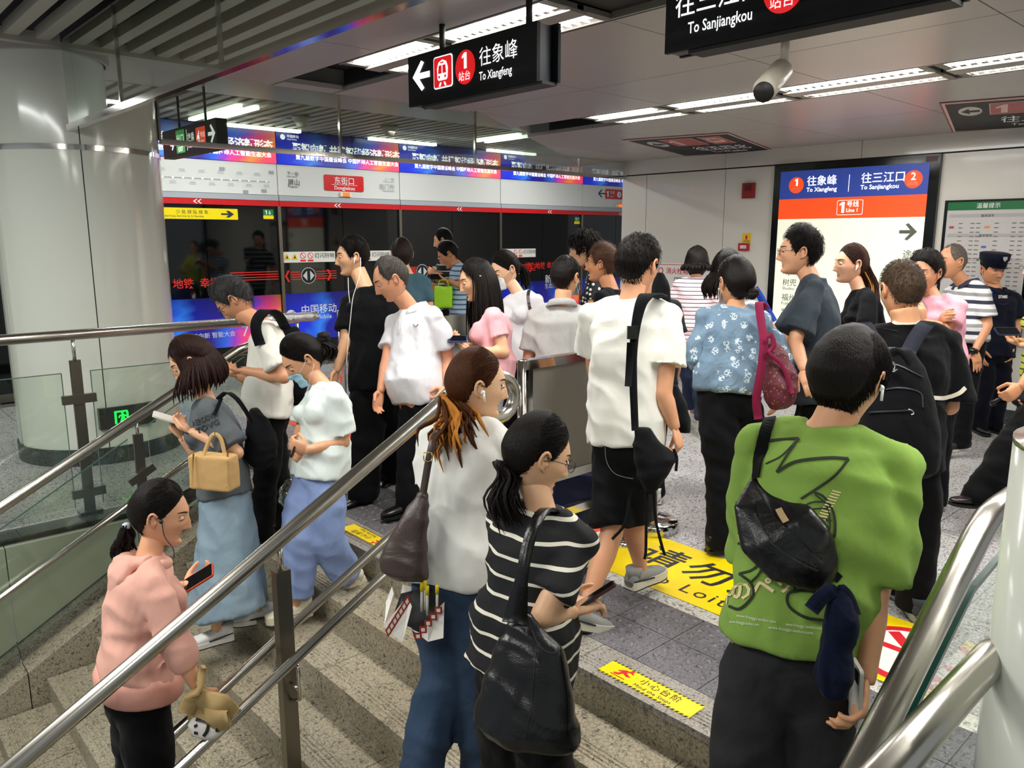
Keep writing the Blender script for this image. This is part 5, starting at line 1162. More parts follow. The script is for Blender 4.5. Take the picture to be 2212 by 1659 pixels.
PP['stripe'] = person('woman in black and white striped knit top, low ponytail', 2.38, (1160, 985), (1175, 1105), (1128, 1405), ty=38, hy=72, hp=20, hs=1.05, female=True, floor=-.465,
    arms=[A((1172, 1330, -.16), (1238, 1322, -.06), 'hold', b='up', hd=(1285, 1302, -.02)), A((1118, 1260, .15), (1215, 1290, .12), 'hold', b='down')], shirt_mat=zstripes('#0e0f12', '#e9e4d2', .056, .17, .0), slv=.72, slvw=1.1, loose=1., hem=-.14,
    pants='#0f0f11', pant_w=1.15, tone='#e9bd96', hair=HW_(tail=dict(root=(0, -.108, -.052), path=[(1098, 1030, -.03), (1082, 1075, -.05), (1100, 1125, -.05)], n=30, w=.036)), extras=dict(glasses='#15161a'), voxel=.0105, bust=.9, lip='#c98d7c')
PP['pony'] = person('woman in white t-shirt with brown gold-tipped ponytail', 2.78, (1030, 834), (1008, 912), (988, 1235), ty=22, hy=76, hp=6, hs=1.05, female=True, floor=-.31,
    arms=[A((1088, 1060, -.02), (1090, 1150, .05)), A((935, 1075, .05), (932, 1190, .02), 'grip', b='out')], shirt_mat=cloth('#e8e8e1', None, .8, 6.), slv=.8, slvw=1.25, loose=2.6, hem=-.06,
    pant_mat=denim('#2d4764', '#101c2c'), pant_w=1.15, tone='#ecc39c', hair=HW_(col='#2a1710', hi='#5c3216', tipcol='#b4691f', tail=dict(root=(0, -.108, -.045), path=[(985, 905, -.06), (975, 930, -.08), (985, 968, -.08)], n=34, w=.062, fan=.7, tipf=.65, tie='#3a2010')),
    legs=[Lg((1035, 1450, .0), (1040, 1690, .05)), Lg((965, 1440, .02), (905, 1680, -.02))], extras=dict(earbud=1), voxel=.011, folding=.026, foot_yaw=[40, 40])
PP['pink'] = person('woman in salmon pink hoodie on the lower stairs', 2.95, (346, 1112), (318, 1205), (300, 1470), ty=55, hy=80, hp=12, hs=1.04, female=True, floor=-.775,
    arms=[A((372, 1385, -.15), (432, 1492, -.12), 'grip', b='out'), A((345, 1310, .20), (398, 1262, .26), 'hold', b='down', hd=(440, 1245, .3))], shirt_mat=cloth('#e3af9e', '#d79f8e', .6, 7.), slv=1.55, slvw=1.25, loose=3.2, hem=-.03,
    pants='#08080a', pant_w=1.1, tone='#e2ae88', hair=HW_(tail=dict(root=(0, -.108, -.055), path=[(270, 1160, 0), (262, 1180, .02), (275, 1205, .02)], n=22, w=.035, tie='#bfc0c8')), legs=[Lg((330, 1700, -.1), (320, 1960, 0)), Lg((300, 1700, .1), (250, 1950, .15))], voxel=.0115, bust=.7, hipw=1.1)
# --- coming down the far lane
PP['grey'] = person('woman in washed grey t-shirt and long denim skirt', 4.15, (415, 780), (448, 868), (485, 1060), ty=-112, hy=-108, hp=32, hs=1.08, female=True, floor=-.465,
    arms=[A((430, 985, .10), (392, 945, .02), 'hold', b='down', hd=(365, 912, 0)), A((512, 978, -.16), (415, 932, -.15), 'hold', b='down', hd=(378, 908, -.1))], shirt_mat=cloth('#63686b', '#4b5053', .7, 8.), slv=.85, slvw=1.45, loose=2.6, hem=-.06,
    skirt=dict(end=(492, 1318), w=.265), pant_mat=denim('#93a8b5', '#667d8c', .4), tone='#e5b58f', hair=dict(line='woman', thick=.022, side=1.1, top=.9, tufts=1100, len=.05, r=.0011, lay=.99, jit=.2, rough=.003, freq=20, col='#140c0a', hi='#3a211a', long=[(.17, 62, 298, 200, .010, .05)]),
    legs=[Lg((520, 1210, .08), (560, 1312, .10)), Lg((480, 1230, -.1), (468, 1355, -.1))], shoes=('sneaker', '#e9eae6', '#efece4', '#23262c'), extras=dict(glasses='#b98f6a'), voxel=.0115)
PP['tee'] = person('man with glasses in white t-shirt looking down at his phone', 4.75, (508, 648), (575, 702), (582, 885), ty=-102, hy=-100, hp=48, hs=1.12, lean=-.02, floor=-.155,
    arms=[A((560, 830, .22), (512, 812, .16), 'hold', b='down'), A((612, 815, -.2), (525, 800, -.14), 'hold', b='down', hd=(492, 805, -.05))], shirt_mat=cloth('#e4e2d7', None, .6, 7.), slv=.78, slvw=1.25, loose=2.2, hem=-.10, belly=.3,
    pants='#0b0b0d', pant_w=1.0, tone='#d79f78', hair=HM_(thick=.022, side=.3, top=1.2, len=.032, lay=.4, tufts=700, col='#1b1b1d', hi='#4c4b4b', front=1.), legs=[Lg((600, 1015, .1), (615, 1128, .15)), Lg((578, 1015, -.08), (562, 1142, -.05))], shoes=('dress', '#0e0e10', '#0c0c0c', '#111111'), extras=dict(glasses='#17191c'), voxel=.0125)
PP['mint'] = person('woman in pale mint blouse with blue face mask', 4.2, (655, 775), (705, 832), (690, 1012), ty=-128, hy=-122, hp=38, hs=1.10, female=True, floor=-.31,
    arms=[A((650, 930, .1), (640, 965, -.05), 'grip', b='front'), A((742, 955, -.06), (662, 972, -.20), 'grip', b='front', hd=(636, 962, -.2))], shirt_mat=cloth('#dfe9e4', None, .6, 7.), slv=.80, slvw=1.3, loose=1.9, hem=-.10,
    pants='#8fa4cf', pant_mat=cloth('#8b9fcb', '#7c90bd', .8, 8.), pant_w=1.25, pant_end=.93, tone='#e0ab84', hair=HW_(thick=.019, bun=dict(c=(0, -.135, .01), r=.042), tail=dict(root=(0, -.105, .02), path=[(712, 748, .02), (716, 762, .04), (706, 778, .03)], n=14, w=.03, tie='#b8342c')),
    legs=[Lg((645, 1165, -.12), (640, 1300, -.05)), Lg((705, 1165, -.08), (757, 1252, .08), 18)], shoes=('chunky', '#e9e3c8', '#e4dcc0', '#d4cbb0'), extras=dict(mask=cloth('#a9d3e6', None, .2)), voxel=.0115, bust=.7)
PP['black'] = person('tall man in black t-shirt with white wired earphones', 5.25, (762, 556), (793, 628), (808, 812), ty=-150, hy=-112, hp=4, hs=1.08, sw=.19, floor=0,
    arms=[A((748, 735, .0), (727, 800, -.02), 'relax', b='out'), A((860, 730, -.02), (864, 800, -.05), 'relax', b='out')], shirt_mat=cloth('#131417', None, .5), slv=.75, slvw=1.2, loose=1.8, pants='#0d0d0f', pant_w=1.45, tone='#e8b88f',
    hair=HM_(thick=.020, side=.35, top=1.2, len=.026), legs=[Lg((795, 935, -.05), (785, 1062, -.1)), Lg((845, 925, .15), (850, 1022, .35))], shoes=('dress', '#0e0e11', '#0b0b0b', '#111111'), extras=dict(earbud=-1))
PP['polo'] = person('older man in white polo shirt holding the handrail', 4.88, (846, 604), (892, 668), (908, 858), ty=-140, hy=-112, hp=26, hs=1.12, lean=-.1, sw=.195, floor=0,
    arms=[A((838, 775, .02), (822, 845, -.05), 'relax', b='out'), A((968, 775, -.03), (968, 840, -.16), 'grip', b='out', hd=(945, 868, -.2))], shirt_mat=cloth('#e6e4e8', None, .7, 7.), slv=.72, slvw=1.2, loose=1.8, belly=.85, hem=-.07, pants='#1b1c20', tone='#dba07c',
    collar=cloth('#f3f2f4'), hair=HM_(line='receding', thick=.012, tufts=500, len=.024, lay=.8, front=1.2, col='#26231f', hi='#55504a'), fat=.6, jaw=.7, legs=[Lg((885, 965, 0), (880, 1080, 0)), Lg((925, 960, 0), (915, 1070, .1))], shoes=('dress', '#121214', '#0c0c0c', '#111111'))
# --- middle ground
PP['pinkshirt'] = person('woman in pink buttoned shirt with long black hair', 4.95, (1030, 606), (1062, 672), (1066, 812), ty=-98, hy=-104, hp=16, hs=1.08, female=True, floor=0,
    arms=[A((1040, 760, .15), (1008, 745, .08), 'hold', b='down'), A((1090, 762, -.18), (1022, 758, -.2), 'hold', b='down', hd=(990, 745, -.1))], shirt_mat=cloth('#e9adb4', None, .6), slv=.55, loose=1., pants='#a9bccb', pant_w=.8, tone='#e6b48c', bust=1.1, hem=-.1,
    hair=dict(line='woman', thick=.018, side=.9, top=.9, tufts=1100, len=.05, r=.0011, lay=.99, jit=.2, rough=.002, freq=20, long=[(.36, 72, 288, 180, .010, .03)]))
PP['mask'] = person('woman in white t-shirt wearing a white face mask', 5.7, (1092, 583), (1124, 636), (1132, 772), ty=-140, hy=-122, hp=24, hs=1.1, female=True, floor=0,
    arms=[A((1082, 700, .05), (1085, 760, 0)), A((1170, 705, -.08), (1163, 768, -.1))], shirt_mat=cloth('#e8e6e9', None, .6), slv=.72, slvw=1.2, loose=1.8, hem=-.08, pants='#121318', tone='#ecbf9b', extras=dict(mask=plain('#eef0f1', .7)),
    hair=HW_(tail=dict(root=(0, -.105, .0), path=[(1128, 580, .1), (1134, 600, .14), (1136, 625, .14)], n=18, w=.03)), voxel=.014)
PP['seer'] = person('man in grey seersucker shirt standing behind the barrier', 5.0, (1222, 600), (1214, 662), (1216, 838), ty=12, hy=38, hp=4, hs=1.06, floor=0, arms=[None, None],
    shirt_mat=cloth('#bdbcb8', '#8f8e8c', .6, 10.), slv=.8, slvw=1.1, loose=1.6, pants='#2a2c33', tone='#e0ab84', collar=cloth('#bdbcb8', '#8f8e8c', .6, 10.), hair=HM_(thick=.014, side=.7, len=.014), extras=dict(mask=cloth('#a9d3e6', None, .2)), voxel=.0135)
PP['shorts'] = person('man in white t-shirt and black shorts with shoulder bag', 3.6, (1378, 576), (1362, 650), (1352, 952), ty=28, hy=40, hp=14, hs=1.12, sw=.205, floor=0,
    arms=[A((1432, 850, -.12), (1458, 925, -.10), 'grip', b='out', hd=(1470, 975, -.1)), A((1285, 800, .22), (1310, 890, .3))], shirt_mat=cloth('#e8e7dd', None, .55, 5.), slv=.66, slvw=1.45, loose=3.2, hem=-.04, pants='#0f1012', pant_mat=cloth('#111214', None, .5), pant_end=.47, pant_w=1.05, tone='#dca680',
    hair=HM_(thick=.014, side=.55, len=.016, lay=.2, tufts=1400, r=.0012), legs=[Lg((1368, 1130, .05), (1384, 1228, .15)), Lg((1322, 1150, -.05), (1262, 1318, -.14), 20)], shoes=('chunky', '#8f918c', '#d9d4c2', '#1b2328'), foot_yaw=[48, 62], voxel=.0115)
PP['curly'] = person('woman with curly black hair and polka dot top', 6.4, (1262, 542), (1295, 590), (1300, 760), ty=-60, hy=-78, hs=1.1, female=True, floor=0, arms=[None, None], pants='#15161a', tone='#e6b48c',
    hair=dict(line='fringe', thick=.040, side=.9, top=.9, rough=.012, freq=45, tufts=900, len=.035, lay=.1, r=.003), voxel=.015, extras=dict(glasses='#d0d0d4'))
PP['brownhair'] = person('young man with brown swept hair in black t-shirt', 5.6, (1300, 572), (1322, 628), (1325, 800), ty=-60, hy=-72, hs=1.08, floor=0, arms=[None, None], shirt='#15161a', pants='#1a1b20', tone='#c98f66',
    hair=HM_(thick=.024, side=.25, top=1.2, len=.035, front=1.5, lay=.5, tufts=700, col='#2b1d16', hi='#6a4a38'), voxel=.014)
PP['hidden'] = person('person with black backpack mostly hidden behind the white t-shirt man', 5.0, (1388, 585), (1398, 640), (1398, 810), ty=-10, hs=1.02, floor=0, arms=[None, None], shirt='#2a2c30', pants='#1c1d20', tone='#d9a47c', hair=HM_(), voxel=.015)
PP['pinkstripe'] = person('woman in pink top with dark stripes and cropped navy trousers', 6.9, (1505, 568), (1503, 602), (1500, 735), ty=4, hy=2, hs=1.12, female=True, floor=0, arms=[None, A((1458, 665, .1), (1450, 700, .05))],
    shirt_mat=zstripes('#efcfd3', '#3b2f45', .034, .2), slv=.7, slvw=1.25, loose=2., hem=-.06, pant_mat=denim('#1d2c4d', '#101a33'), pant_end=.9, tone='#d9a47c', legs=[Lg((1512, 830, 0), (1520, 925, -.1)), Lg((1490, 825, .1), (1498, 893, .25))],
    hair=dict(line='cover', thick=.022, side=1., top=.8, tufts=1100, len=.05, r=.0011, lay=.99, jit=.2, rough=.002, freq=20, long=[(.06, 60, 300, 80, .013, .02)]), voxel=.0145, shoes=('slip', '#dcd8cc', '#d8d4c8', '#cfcabd'))
lace = NT('lace_blouse'); _v = lace.obj(); _vo = lace.n('TexVoronoi'); lace.l(_v, _vo.inputs['Vector']); _vo.inputs['Scale'].default_value = 19; _v3 = lace.n('TexVoronoi', feature='DISTANCE_TO_EDGE'); lace.l(_v, _v3.inputs['Vector']); _v3.inputs['Scale'].default_value = 62
_pt = lace.noise(_v, 5.5, 2, .5, .5); _m = lace.math('MULTIPLY', lace.math('MULTIPLY', lace.math('LESS_THAN', _v3.outputs['Distance'], .13), lace.math('LESS_THAN', _vo.outputs['Distance'], .40)), lace.math('GREATER_THAN', _pt, .44))
lace.set(lace.mix(_m, lace.mix(lace.noise(_v, 3.5, 3), '#4c6580', '#86a2b6'), '#cfe0ea'), .75); lace.bump(lace.math('ADD', lace.noise(_v, 8, 3, .5, 1.6), lace.math('MULTIPLY', _m, .12)), .5, .03)
PP['lace'] = person('woman in blue grey lace blouse with low bun', 4.3, (1588, 612), (1590, 664), (1576, 842), ty=6, hy=-14, hp=8, hs=1.1, female=True, sw=.175, floor=0,
    arms=[A((1690, 775, .02), (1680, 850, .1)), A((1508, 768, .06), (1520, 812, .14), 'relax')], shirt_mat=lace.m, slv=1.75, slvw=1.45, loose=2.6, hem=-.02, folding=.026, pants='#0f1117', pant_w=1.2, tone='#d79f74',
    hair=HW_(thick=.022, side=1.05, bun=dict(c=(.028, -.115, -.06), r=.034)), legs=[Lg((1625, 990, .1), (1640, 1110, .35)), Lg((1565, 1010, .0), (1556, 1158, .0))], shoes=('dress', '#141416', '#101010', '#111111'), foot_yaw=[50, 70], extras=dict(mask=plain('#eef0f1', .7)), voxel=.012)
PP['bob'] = person('woman with shoulder length black hair hidden behind the lace blouse', 5.2, (1570, 586), (1592, 655), (1592, 830), ty=0, hy=0, hs=1.1, female=True, floor=0, arms=[None, None], shirt='#dfe2ea', pants='#1a1c26', tone='#e0ab84', slv=.7, slvw=1.2,
    hair=dict(line='cover', thick=.022, side=1.1, top=.9, tufts=1100, len=.05, r=.0011, lay=.99, jit=.2, rough=.002, freq=20, long=[(.17, 60, 300, 130, .011, .05)]), voxel=.015)
PP['navy'] = person('tall man with glasses in dark slate t-shirt', 4.55, (1726, 546), (1754, 604), (1764, 842), ty=-72, hy=-80, hp=0, hs=1.12, sw=.195, floor=0,
    arms=[A((1700, 735, .12), (1672, 800, .0)), A((1716, 738, -.22), (1738, 800, -.36))], shirt_mat=cloth('#3c454d', '#323a42', .6, 7.), slv=.85, slvw=1.5, loose=2.6, hem=-.12, belly=.5, pants='#101114', tone='#dba883', extras=dict(glasses='#1b1c20'),
    hair=HM_(thick=.024, side=.6, top=1.2, len=.022, lay=.3, tufts=1500, front=.8, r=.0013), voxel=.0125, fat=.4)
PP['longblack'] = person('woman in black t-shirt with long hair and white earbud', 5.3, (1838, 572), (1858, 630), (1872, 810), ty=-84, hy=-94, hs=1.1, female=True, floor=0, arms=[None, A((1868, 740, -.2), (1850, 800, -.25))], shirt='#0d0f14', slv=.9, slvw=1.25, loose=1.8, pants='#101114', tone='#e4b291',
    hair=HW_(col='#1a1210', hi='#4a3026', thick=.014, tipcol='#7d5230', tail=dict(root=(0, -.098, .045), path=[(1868, 580, .0), (1880, 620, .03), (1876, 660, .0), (1860, 690, -.05)], n=26, w=.040, tipf=.2, fan=.6)), extras=dict(earbud=-1), voxel=.014)
PP['pack'] = person('man with cropped hair in black t-shirt and large black backpack', 3.6, (1948, 628), (1960, 704), (1952, 985), ty=2, hy=-4, hp=16, hs=1.12, sw=.205, floor=0,
    arms=[A((2052, 878, .02), (2010, 860, .26)), A((1872, 878, .1), (1900, 860, .3))], shirt_mat=cloth('#0c0d10', None, .4), slv=.93, slvw=1.65, loose=3.4, hem=-.10, pants='#0a0b0d', pant_w=1.15, tone='#dca57c', fat=.5, neck_r=.064,
    hair=HM_(thick=.007, side=.4, len=.010, lay=.05, tufts=1500, r=.0012, col='#2b221c', hi='#5a4636', rough=.001), shoes=('sneaker', '#23323a', '#8a8f90', '#333333'), legs=[Lg((1985, 1130, .0), (1978, 1290, .0)), Lg((1925, 1125, .1), (1935, 1250, .2))], voxel=.012)
PP['pinktee'] = person('older woman in pink t-shirt with crossed arms', 4.95, (1998, 592), (2022, 646), (2026, 800), ty=-115, hy=-128, hp=4, hs=1.1, female=True, floor=0,
    arms=[A((2000, 705, .1), (2030, 690, -.12), 'relax', b='out'), A((2045, 712, -.14), (1995, 695, -.25), 'relax', b='out', hd=(1985, 640, -.25))], shirt_mat=cloth('#dfa0ae', None, .6), slv=.75, slvw=1.35, loose=1.8, pants='#15161a', tone='#cf9a76',
    hair=HM_(thick=.026, side=1.0, len=.03, lay=.7, line='woman', front=1., tufts=600), voxel=.013)
PP['stripepolo'] = person('older man in grey and navy striped polo with wristwatch', 6.25, (2056, 566), (2086, 614), (2088, 738), ty=-98, hy=-98, hp=2, hs=1.14, lean=-.05, sw=.185, floor=0,
    arms=[A((2060, 705, .15), (2050, 755, .1)), A((2132, 702, -.18), (2106, 758, -.2), 'flat', b='out', hd=(2112, 790, -.2))], shirt_mat=zstripes('#d9d9da', '#262a3c', .118, .24, line2='#8f8e93', width2=.22, off2=.06), slv=.78, slvw=1.25, loose=1.8, belly=.6, hem=-.03, pants='#101115', tone='#cf9670', collar=plain('#23283c', .8), fat=.5,
    hair=HM_(line='receding', thick=.005, side=.3, len=.008, lay=.1, tufts=900, r=.0012, col='#4a423c', hi='#7a6f66', rough=.001), legs=[Lg((2060, 845, .3), (2042, 914, .65)), Lg((2085, 860, -.1), (2075, 950, -.05))], shoes=('slip', '#131316', '#c9c3b6', '#9a948a'), voxel=.014)
PP['guard'] = person('security guard in navy uniform and peaked cap', 6.9, (2144, 584), (2152, 628), (2146, 752), ty=176, hy=178, hp=6, hs=1.10, sw=.19, floor=0, arms=[A((2106, 700, -.03), (2116, 755, -.08)), A((2198, 698, 0), (2186, 752, -.05))],
    shirt_mat=cloth('#14182a', None, .5), slv=.8, slvw=1.15, pants='#111422', tone='#c98f66', fat=.9, jaw=.6, hair=HM_(thick=.006, tufts=200, len=.01), collar=cloth('#171c30'), voxel=.0145, shoes=('dress', '#101014', '#0c0c0c', '#111111'))
PP['yellow'] = person('person in yellow and black striped top at the right edge', 5.6, (2246, 580), (2262, 640), (2262, 800), ty=-92, hy=-92, hs=1.1, female=True, floor=0,
    arms=[A((2235, 745, .12), (2200, 735, .05), 'hold', b='down'), A((2252, 750, -.16), (2202, 745, -.14), 'hold', b='down', hd=(2172, 730, -.1))], shirt_mat=zstripes('#b9c23a', '#1d2a2a', .05, .22, wob=.05), slv=1.35, slvw=1.3, loose=2., pants='#1c2c52', tone='#d9a47c', hair=HW_(), extras=dict(glasses='#55565a'), voxel=.015)
PP['suit'] = person('man in black trousers and pointed dress shoes striding in from the right', 4.7, (2330, 560), (2330, 640), (2262, 850), ty=-92, hs=1.06, floor=0,
    arms=[A((2275, 800, .2), (2225, 850, .1)), A((2255, 770, -.22), (2205, 835, -.25), 'grip', b='out', hd=(2170, 862, -.25))], shirt='#23252b', slv=.7, pants='#0a0a0c', pant_mat=cloth('#0b0b0d'), pant_w=1.35, tone='#c98f66', hair=HM_(),
    legs=[Lg((2230, 960, .15), (2215, 1085, .2)), Lg((2195, 960, -.1), (2118, 1066, -.08), -8)], shoes=('dress', '#1c0f12', '#0c0a0a', '#111111'), voxel=.014)
PP['far'] = person('distant man in black striped t-shirt near the screen doors', 8.9, (958, 520), (966, 548), (968, 655), ty=-80, hy=-85, hp=12, hs=1.1, floor=0, arms=[None, A((962, 600, -.1), (945, 592, -.1), 'hold')], shirt_mat=zstripes('#15161a', '#c9c9c4', .07, .14), pants='#15171d', tone='#dba883', hair=HM_(), voxel=.018)
PP['bluestripe'] = person('man in blue striped polo looking at his phone', 8.1, (970, 550), (993, 574), (998, 672), ty=-92, hy=-95, hp=32, hs=1.14, floor=0, arms=[A((985, 622, .1), (960, 608, .05), 'hold'), A((1000, 618, -.16), (968, 606, -.14), 'hold', b='down', hd=(952, 602, -.1))],
    shirt_mat=zstripes('#9fb6c9', '#3d556f', .048, .3), loose=1.8, pants='#12141c', tone='#c98f66', hair=HM_(), voxel=.017)
PP['teal'] = person('person in dull teal top hidden behind the polo man', 6.4, (868, 552), (884, 596), (886, 740), ty=15, hy=-20, hs=1.1, female=True, floor=0, arms=[None, None], shirt='#44606c', pants='#20242c', tone='#dba883', hair=HW_(col='#181210', hi='#33241e'), voxel=.017)
PP['curly']['shirt'].data.materials.clear()
pd_ = NT('polka_dots'); _v = pd_.obj(); _vo = pd_.n('TexVoronoi'); pd_.l(_v, _vo.inputs['Vector']); _vo.inputs['Scale'].default_value = 26; _vo.inputs['Randomness'].default_value = .5
pd_.set(pd_.mix(pd_.math('LESS_THAN', _vo.outputs['Distance'], .30), '#0d0e12', '#e6e6e2'), .8); PP['curly']['shirt'].data.materials.append(pd_.m)

# ------------------------------------------------------------ bags, straps, phones, prints on clothes
def bvh_of(obs):
    V = []; F = []
    for o in obs:
        m = Matrix.Translation(o.parent.location); k = len(V); V += [m @ v.co for v in o.data.vertices]; F += [tuple(i+k for i in p.vertices) for p in o.data.polygons]
    return BVHTree.FromPolygons(V, F)
def cast(T, x, y):
    o = Vector((0, 0, CAMH)); dr = (at(x, y, 1.)-o).normalized(); h = T.ray_cast(o, dr)
    return (h[0], h[1] if h[1].dot(dr) < 0 else -h[1]) if h[0] is not None else (None, None)
def ribbon(name, T, pts, w, mat, parent, th=.004, lift=.004, n=6, pxline=True, kd=None):
    """flat band lying on the cloth under it; pts are picture points or, where off the cloth, 3-D points"""
    P = []
    if all(not isinstance(p, Vector) for p in pts): pts = [(q.x, q.y) for q in bez([(a, b, 0) for a, b in pts], n)]
    C = []; N_ = []
    for p in pts:
        if isinstance(p, Vector): C.append(p); N_.append(None); continue
        h, nr = cast(T, *p)
        if h is not None: C.append(h+nr*lift); N_.append(nr)
    if len(C) < 2: return None
    dflt = -FH
    N_ = [x if x is not None else dflt for x in N_]; v = []; k = len(C)
    if isinstance(w, (int, float)): w = [w]*k
    else: w = list(np.interp(np.linspace(0, 1, k), np.linspace(0, 1, len(w)), w))
    for i in range(k):
        t = (C[min(i+1, k-1)]-C[max(i-1, 0)]).normalized(); nn_ = sum((N_[j] for j in range(max(0, i-1), min(k, i+2))), Vector()).normalized(); s = t.cross(nn_).normalized()*(w[i]/2)
        v += [tuple(C[i]-s), tuple(C[i]+s), tuple(C[i]+s+nn_*th), tuple(C[i]-s+nn_*th)]
    f = [(i*4+j, i*4+(j+1) % 4, i*4+4+(j+1) % 4, i*4+4+j) for i in range(k-1) for j in range(4)]+[(0, 1, 2, 3), (4*k-4, 4*k-1, 4*k-2, 4*k-3)]
    b = MB().add(v, f, 0, False); o = b.build(name, mat, None)
    if parent is not None: adopt(o, parent)
    if kd: o['kind'] = kd
    return o
def strip3(name, P, w, side, mat, parent, th=.004):
    k = len(P); v = []
    if isinstance(w, (int, float)): w = [w]*k
    for i in range(k):
        t = (P[min(i+1, k-1)]-P[max(i-1, 0)]).normalized(); s = Vector(side); s = (s-t*s.dot(t)).normalized(); n = t.cross(s)*(th/2); s = s*(w[i]/2)
        v += [tuple(P[i]-s-n), tuple(P[i]+s-n), tuple(P[i]+s+n), tuple(P[i]-s+n)]
    f = [(i*4+j, i*4+(j+1) % 4, i*4+4+(j+1) % 4, i*4+4+j) for i in range(k-1) for j in range(4)]+[(0, 1, 2, 3), (4*k-4, 4*k-1, 4*k-2, 4*k-3)]
    return MB().add(v, f, 0, True).build(name, mat, parent)
def print_text(name, T, t, x0, y0, x1, y1, size, mat, parent, bold=.02, lift=.003):
    """lettering whose baseline runs from picture point (x0,y0) to (x1,y1), laid on the cloth"""
    me = text_mesh(t, 1., bold); V = np.empty(len(me.vertices)*3); me.vertices.foreach_get('co', V); V = V.reshape(-1, 3)
    L = V[:, 0].max(); u = np.array([x1-x0, y1-y0])/L; n = np.array([u[1], -u[0]]); n = n/np.linalg.norm(n)*size
    ok = True; W = []; last = None
    for q in V:
        p = np.array([x0, y0])+u*q[0]+n*q[1]; h, nr = cast(T, p[0], p[1])
        if h is None: h = last if last is not None else at(p[0], p[1], 2.)
        else: h = h+nr*lift
        last = h; W.append(tuple(h))
    F = [tuple(p.vertices) for p in me.polygons]; bpy.data.meshes.remove(me); o = MB().add(W, F, 0, False).build(name, mat, None); adopt(o, parent); return o
def blob(rows, mb=None, mi=0, n=22, p=2.4):
    """closed shell through horizontal rings: rows = (centre, half width vector, half depth vector)"""
    mb = mb or MB(); C = [r_[0] for r_ in rows]; U = [r_[1].normalized() for r_ in rows]; W = [r_[2].normalized() for r_ in rows]
    rings(mb, C, U, W, [r_[1].length for r_ in rows], [r_[2].length for r_ in rows], n, p); return mb
def bag_shell(prof, d, ang, thick, vox=.008, fold=.006):
    """prof: (x_left, x_right, y) rows in the picture at depth d; ang = direction its broad side faces"""
    nrm = (FH*math.cos(math.radians(ang))+RGT*math.sin(math.radians(ang))); side = nrm.cross(ZUP).normalized(); rows = []
    for i, (xl, xr, y) in enumerate(prof):
        a, c = at(xl, y, d), at(xr, y, d); hw = (c-a).length/2/max(.45, abs(side.dot(RGT))); rows.append(((a+c)/2, side*max(.004, hw), nrm*(thick[i] if isinstance(thick, (list, tuple)) else thick)/2))
    b = blob(rows); V, F = remeshed(b, vox, 3, disp=folds(fold, 11., (1, 1, .6))); return MB().add(V, F)
ORIG = {k: v for k, v in PP.items()}
LB = leather('#0c0c0e', .32); LBN = leather('#4b3a33', .42); NYL = cloth('#121317', None, .5); GOLD = plain('#c9b26a', .25, .9); SIL = plain('#c9c9c9', .2, 1.)
def bag(name, lab, loc): return empty(name, loc, lab, 'bag')
def phone(lab, c, u, v, w=.074, h=.155, case='#1b1c20', scr='#07080b', th=.009, nm='phone'):
    u = Vector(u).normalized(); v = Vector(v); v = (v-u*v.dot(u)).normalized(); n = u.cross(v); c = Vector(c); t = empty(nm, c, lab, 'phone')
    M = Matrix(((u.x, v.x, n.x, c.x), (u.y, v.y, n.y, c.y), (u.z, v.z, n.z, c.z), (0, 0, 0, 1))); q = Panel(c-u*w/2-v*h/2+n*th/2, u, v, t)
    b = MB(); pts = []
    for cx, cy_, a0 in ((w/2-.01, h/2-.01, 0), (-w/2+.01, h/2-.01, 90), (-w/2+.01, -h/2+.01, 180), (w/2-.01, -h/2+.01, 270)):
        for k in range(4): a = math.radians(a0+k*30); pts.append((cx+.01*math.cos(a), cy_+.01*math.sin(a)))
    b.prism(pts, -th/2, th/2); b.build('case', plain(case, .3), t, M); q.rect('screen', .004, .004, w-.004, h-.004, plain(scr, .08), .0006, .0005, .006)
    q2 = Panel(c-u*w/2-v*h/2-n*th/2, u, v, t); MB().box((0, 0, 0), (.028, .03, .002)).build('camera_bump', BLACK, t, M @ Matrix.Translation((-w/2+.022, h/2-.024, -th/2-.001))); return t
# --- green shirt: line drawing, lettering, waist pack
g = PP['green']; T = bvh_of([g['shirt']]); INK = plain('#1f2a18', .8); CRE = plain('#ecd6a4', .6); par = g['shirt']
def line(px, w=.006, mat=INK, nm='printed_line'): ribbon(nm, T, px, w, mat, par, .0012, .0025, 5)
line([(1646, 955), (1680, 951), (1725, 948)], .008); line([(1725, 948), (1690, 985), (1655, 1003)], .004); line([(1725, 950), (1700, 985), (1678, 1020)], .005); line([(1678, 1020), (1720, 998), (1790, 990), (1833, 992)], .008); line([(1833, 993), (1800, 1030), (1730, 1078)], .006)
line([(1755, 1062), (1780, 1075), (1800, 1110), (1803, 1150), (1795, 1162), (1765, 1160)], .006); line([(1732, 1095), (1755, 1085), (1780, 1084)], .004); line([(1728, 1108), (1755, 1100), (1788, 1098)], .004); line([(1745, 1130), (1770, 1122), (1795, 1125)], .005); line([(1760, 1068), (1785, 1092), (1792, 1130), (1790, 1160)], .004)
line([(1596, 1152), (1625, 1154)], .006); line([(1596, 1174), (1625, 1174)], .006); line([(1598, 1240), (1625, 1232), (1648, 1212)], .006); line([(1598, 1240), (1622, 1258), (1628, 1285), (1600, 1315), (1576, 1310)], .007); line([(1622, 1258), (1640, 1240), (1652, 1218)], .005)
line([(1690, 1240), (1712, 1262), (1720, 1280)], .006); line([(1745, 1240), (1775, 1262)], .007); line([(1775, 1280), (1735, 1275), (1703, 1282), (1705, 1310), (1740, 1333), (1780, 1340)], .007)
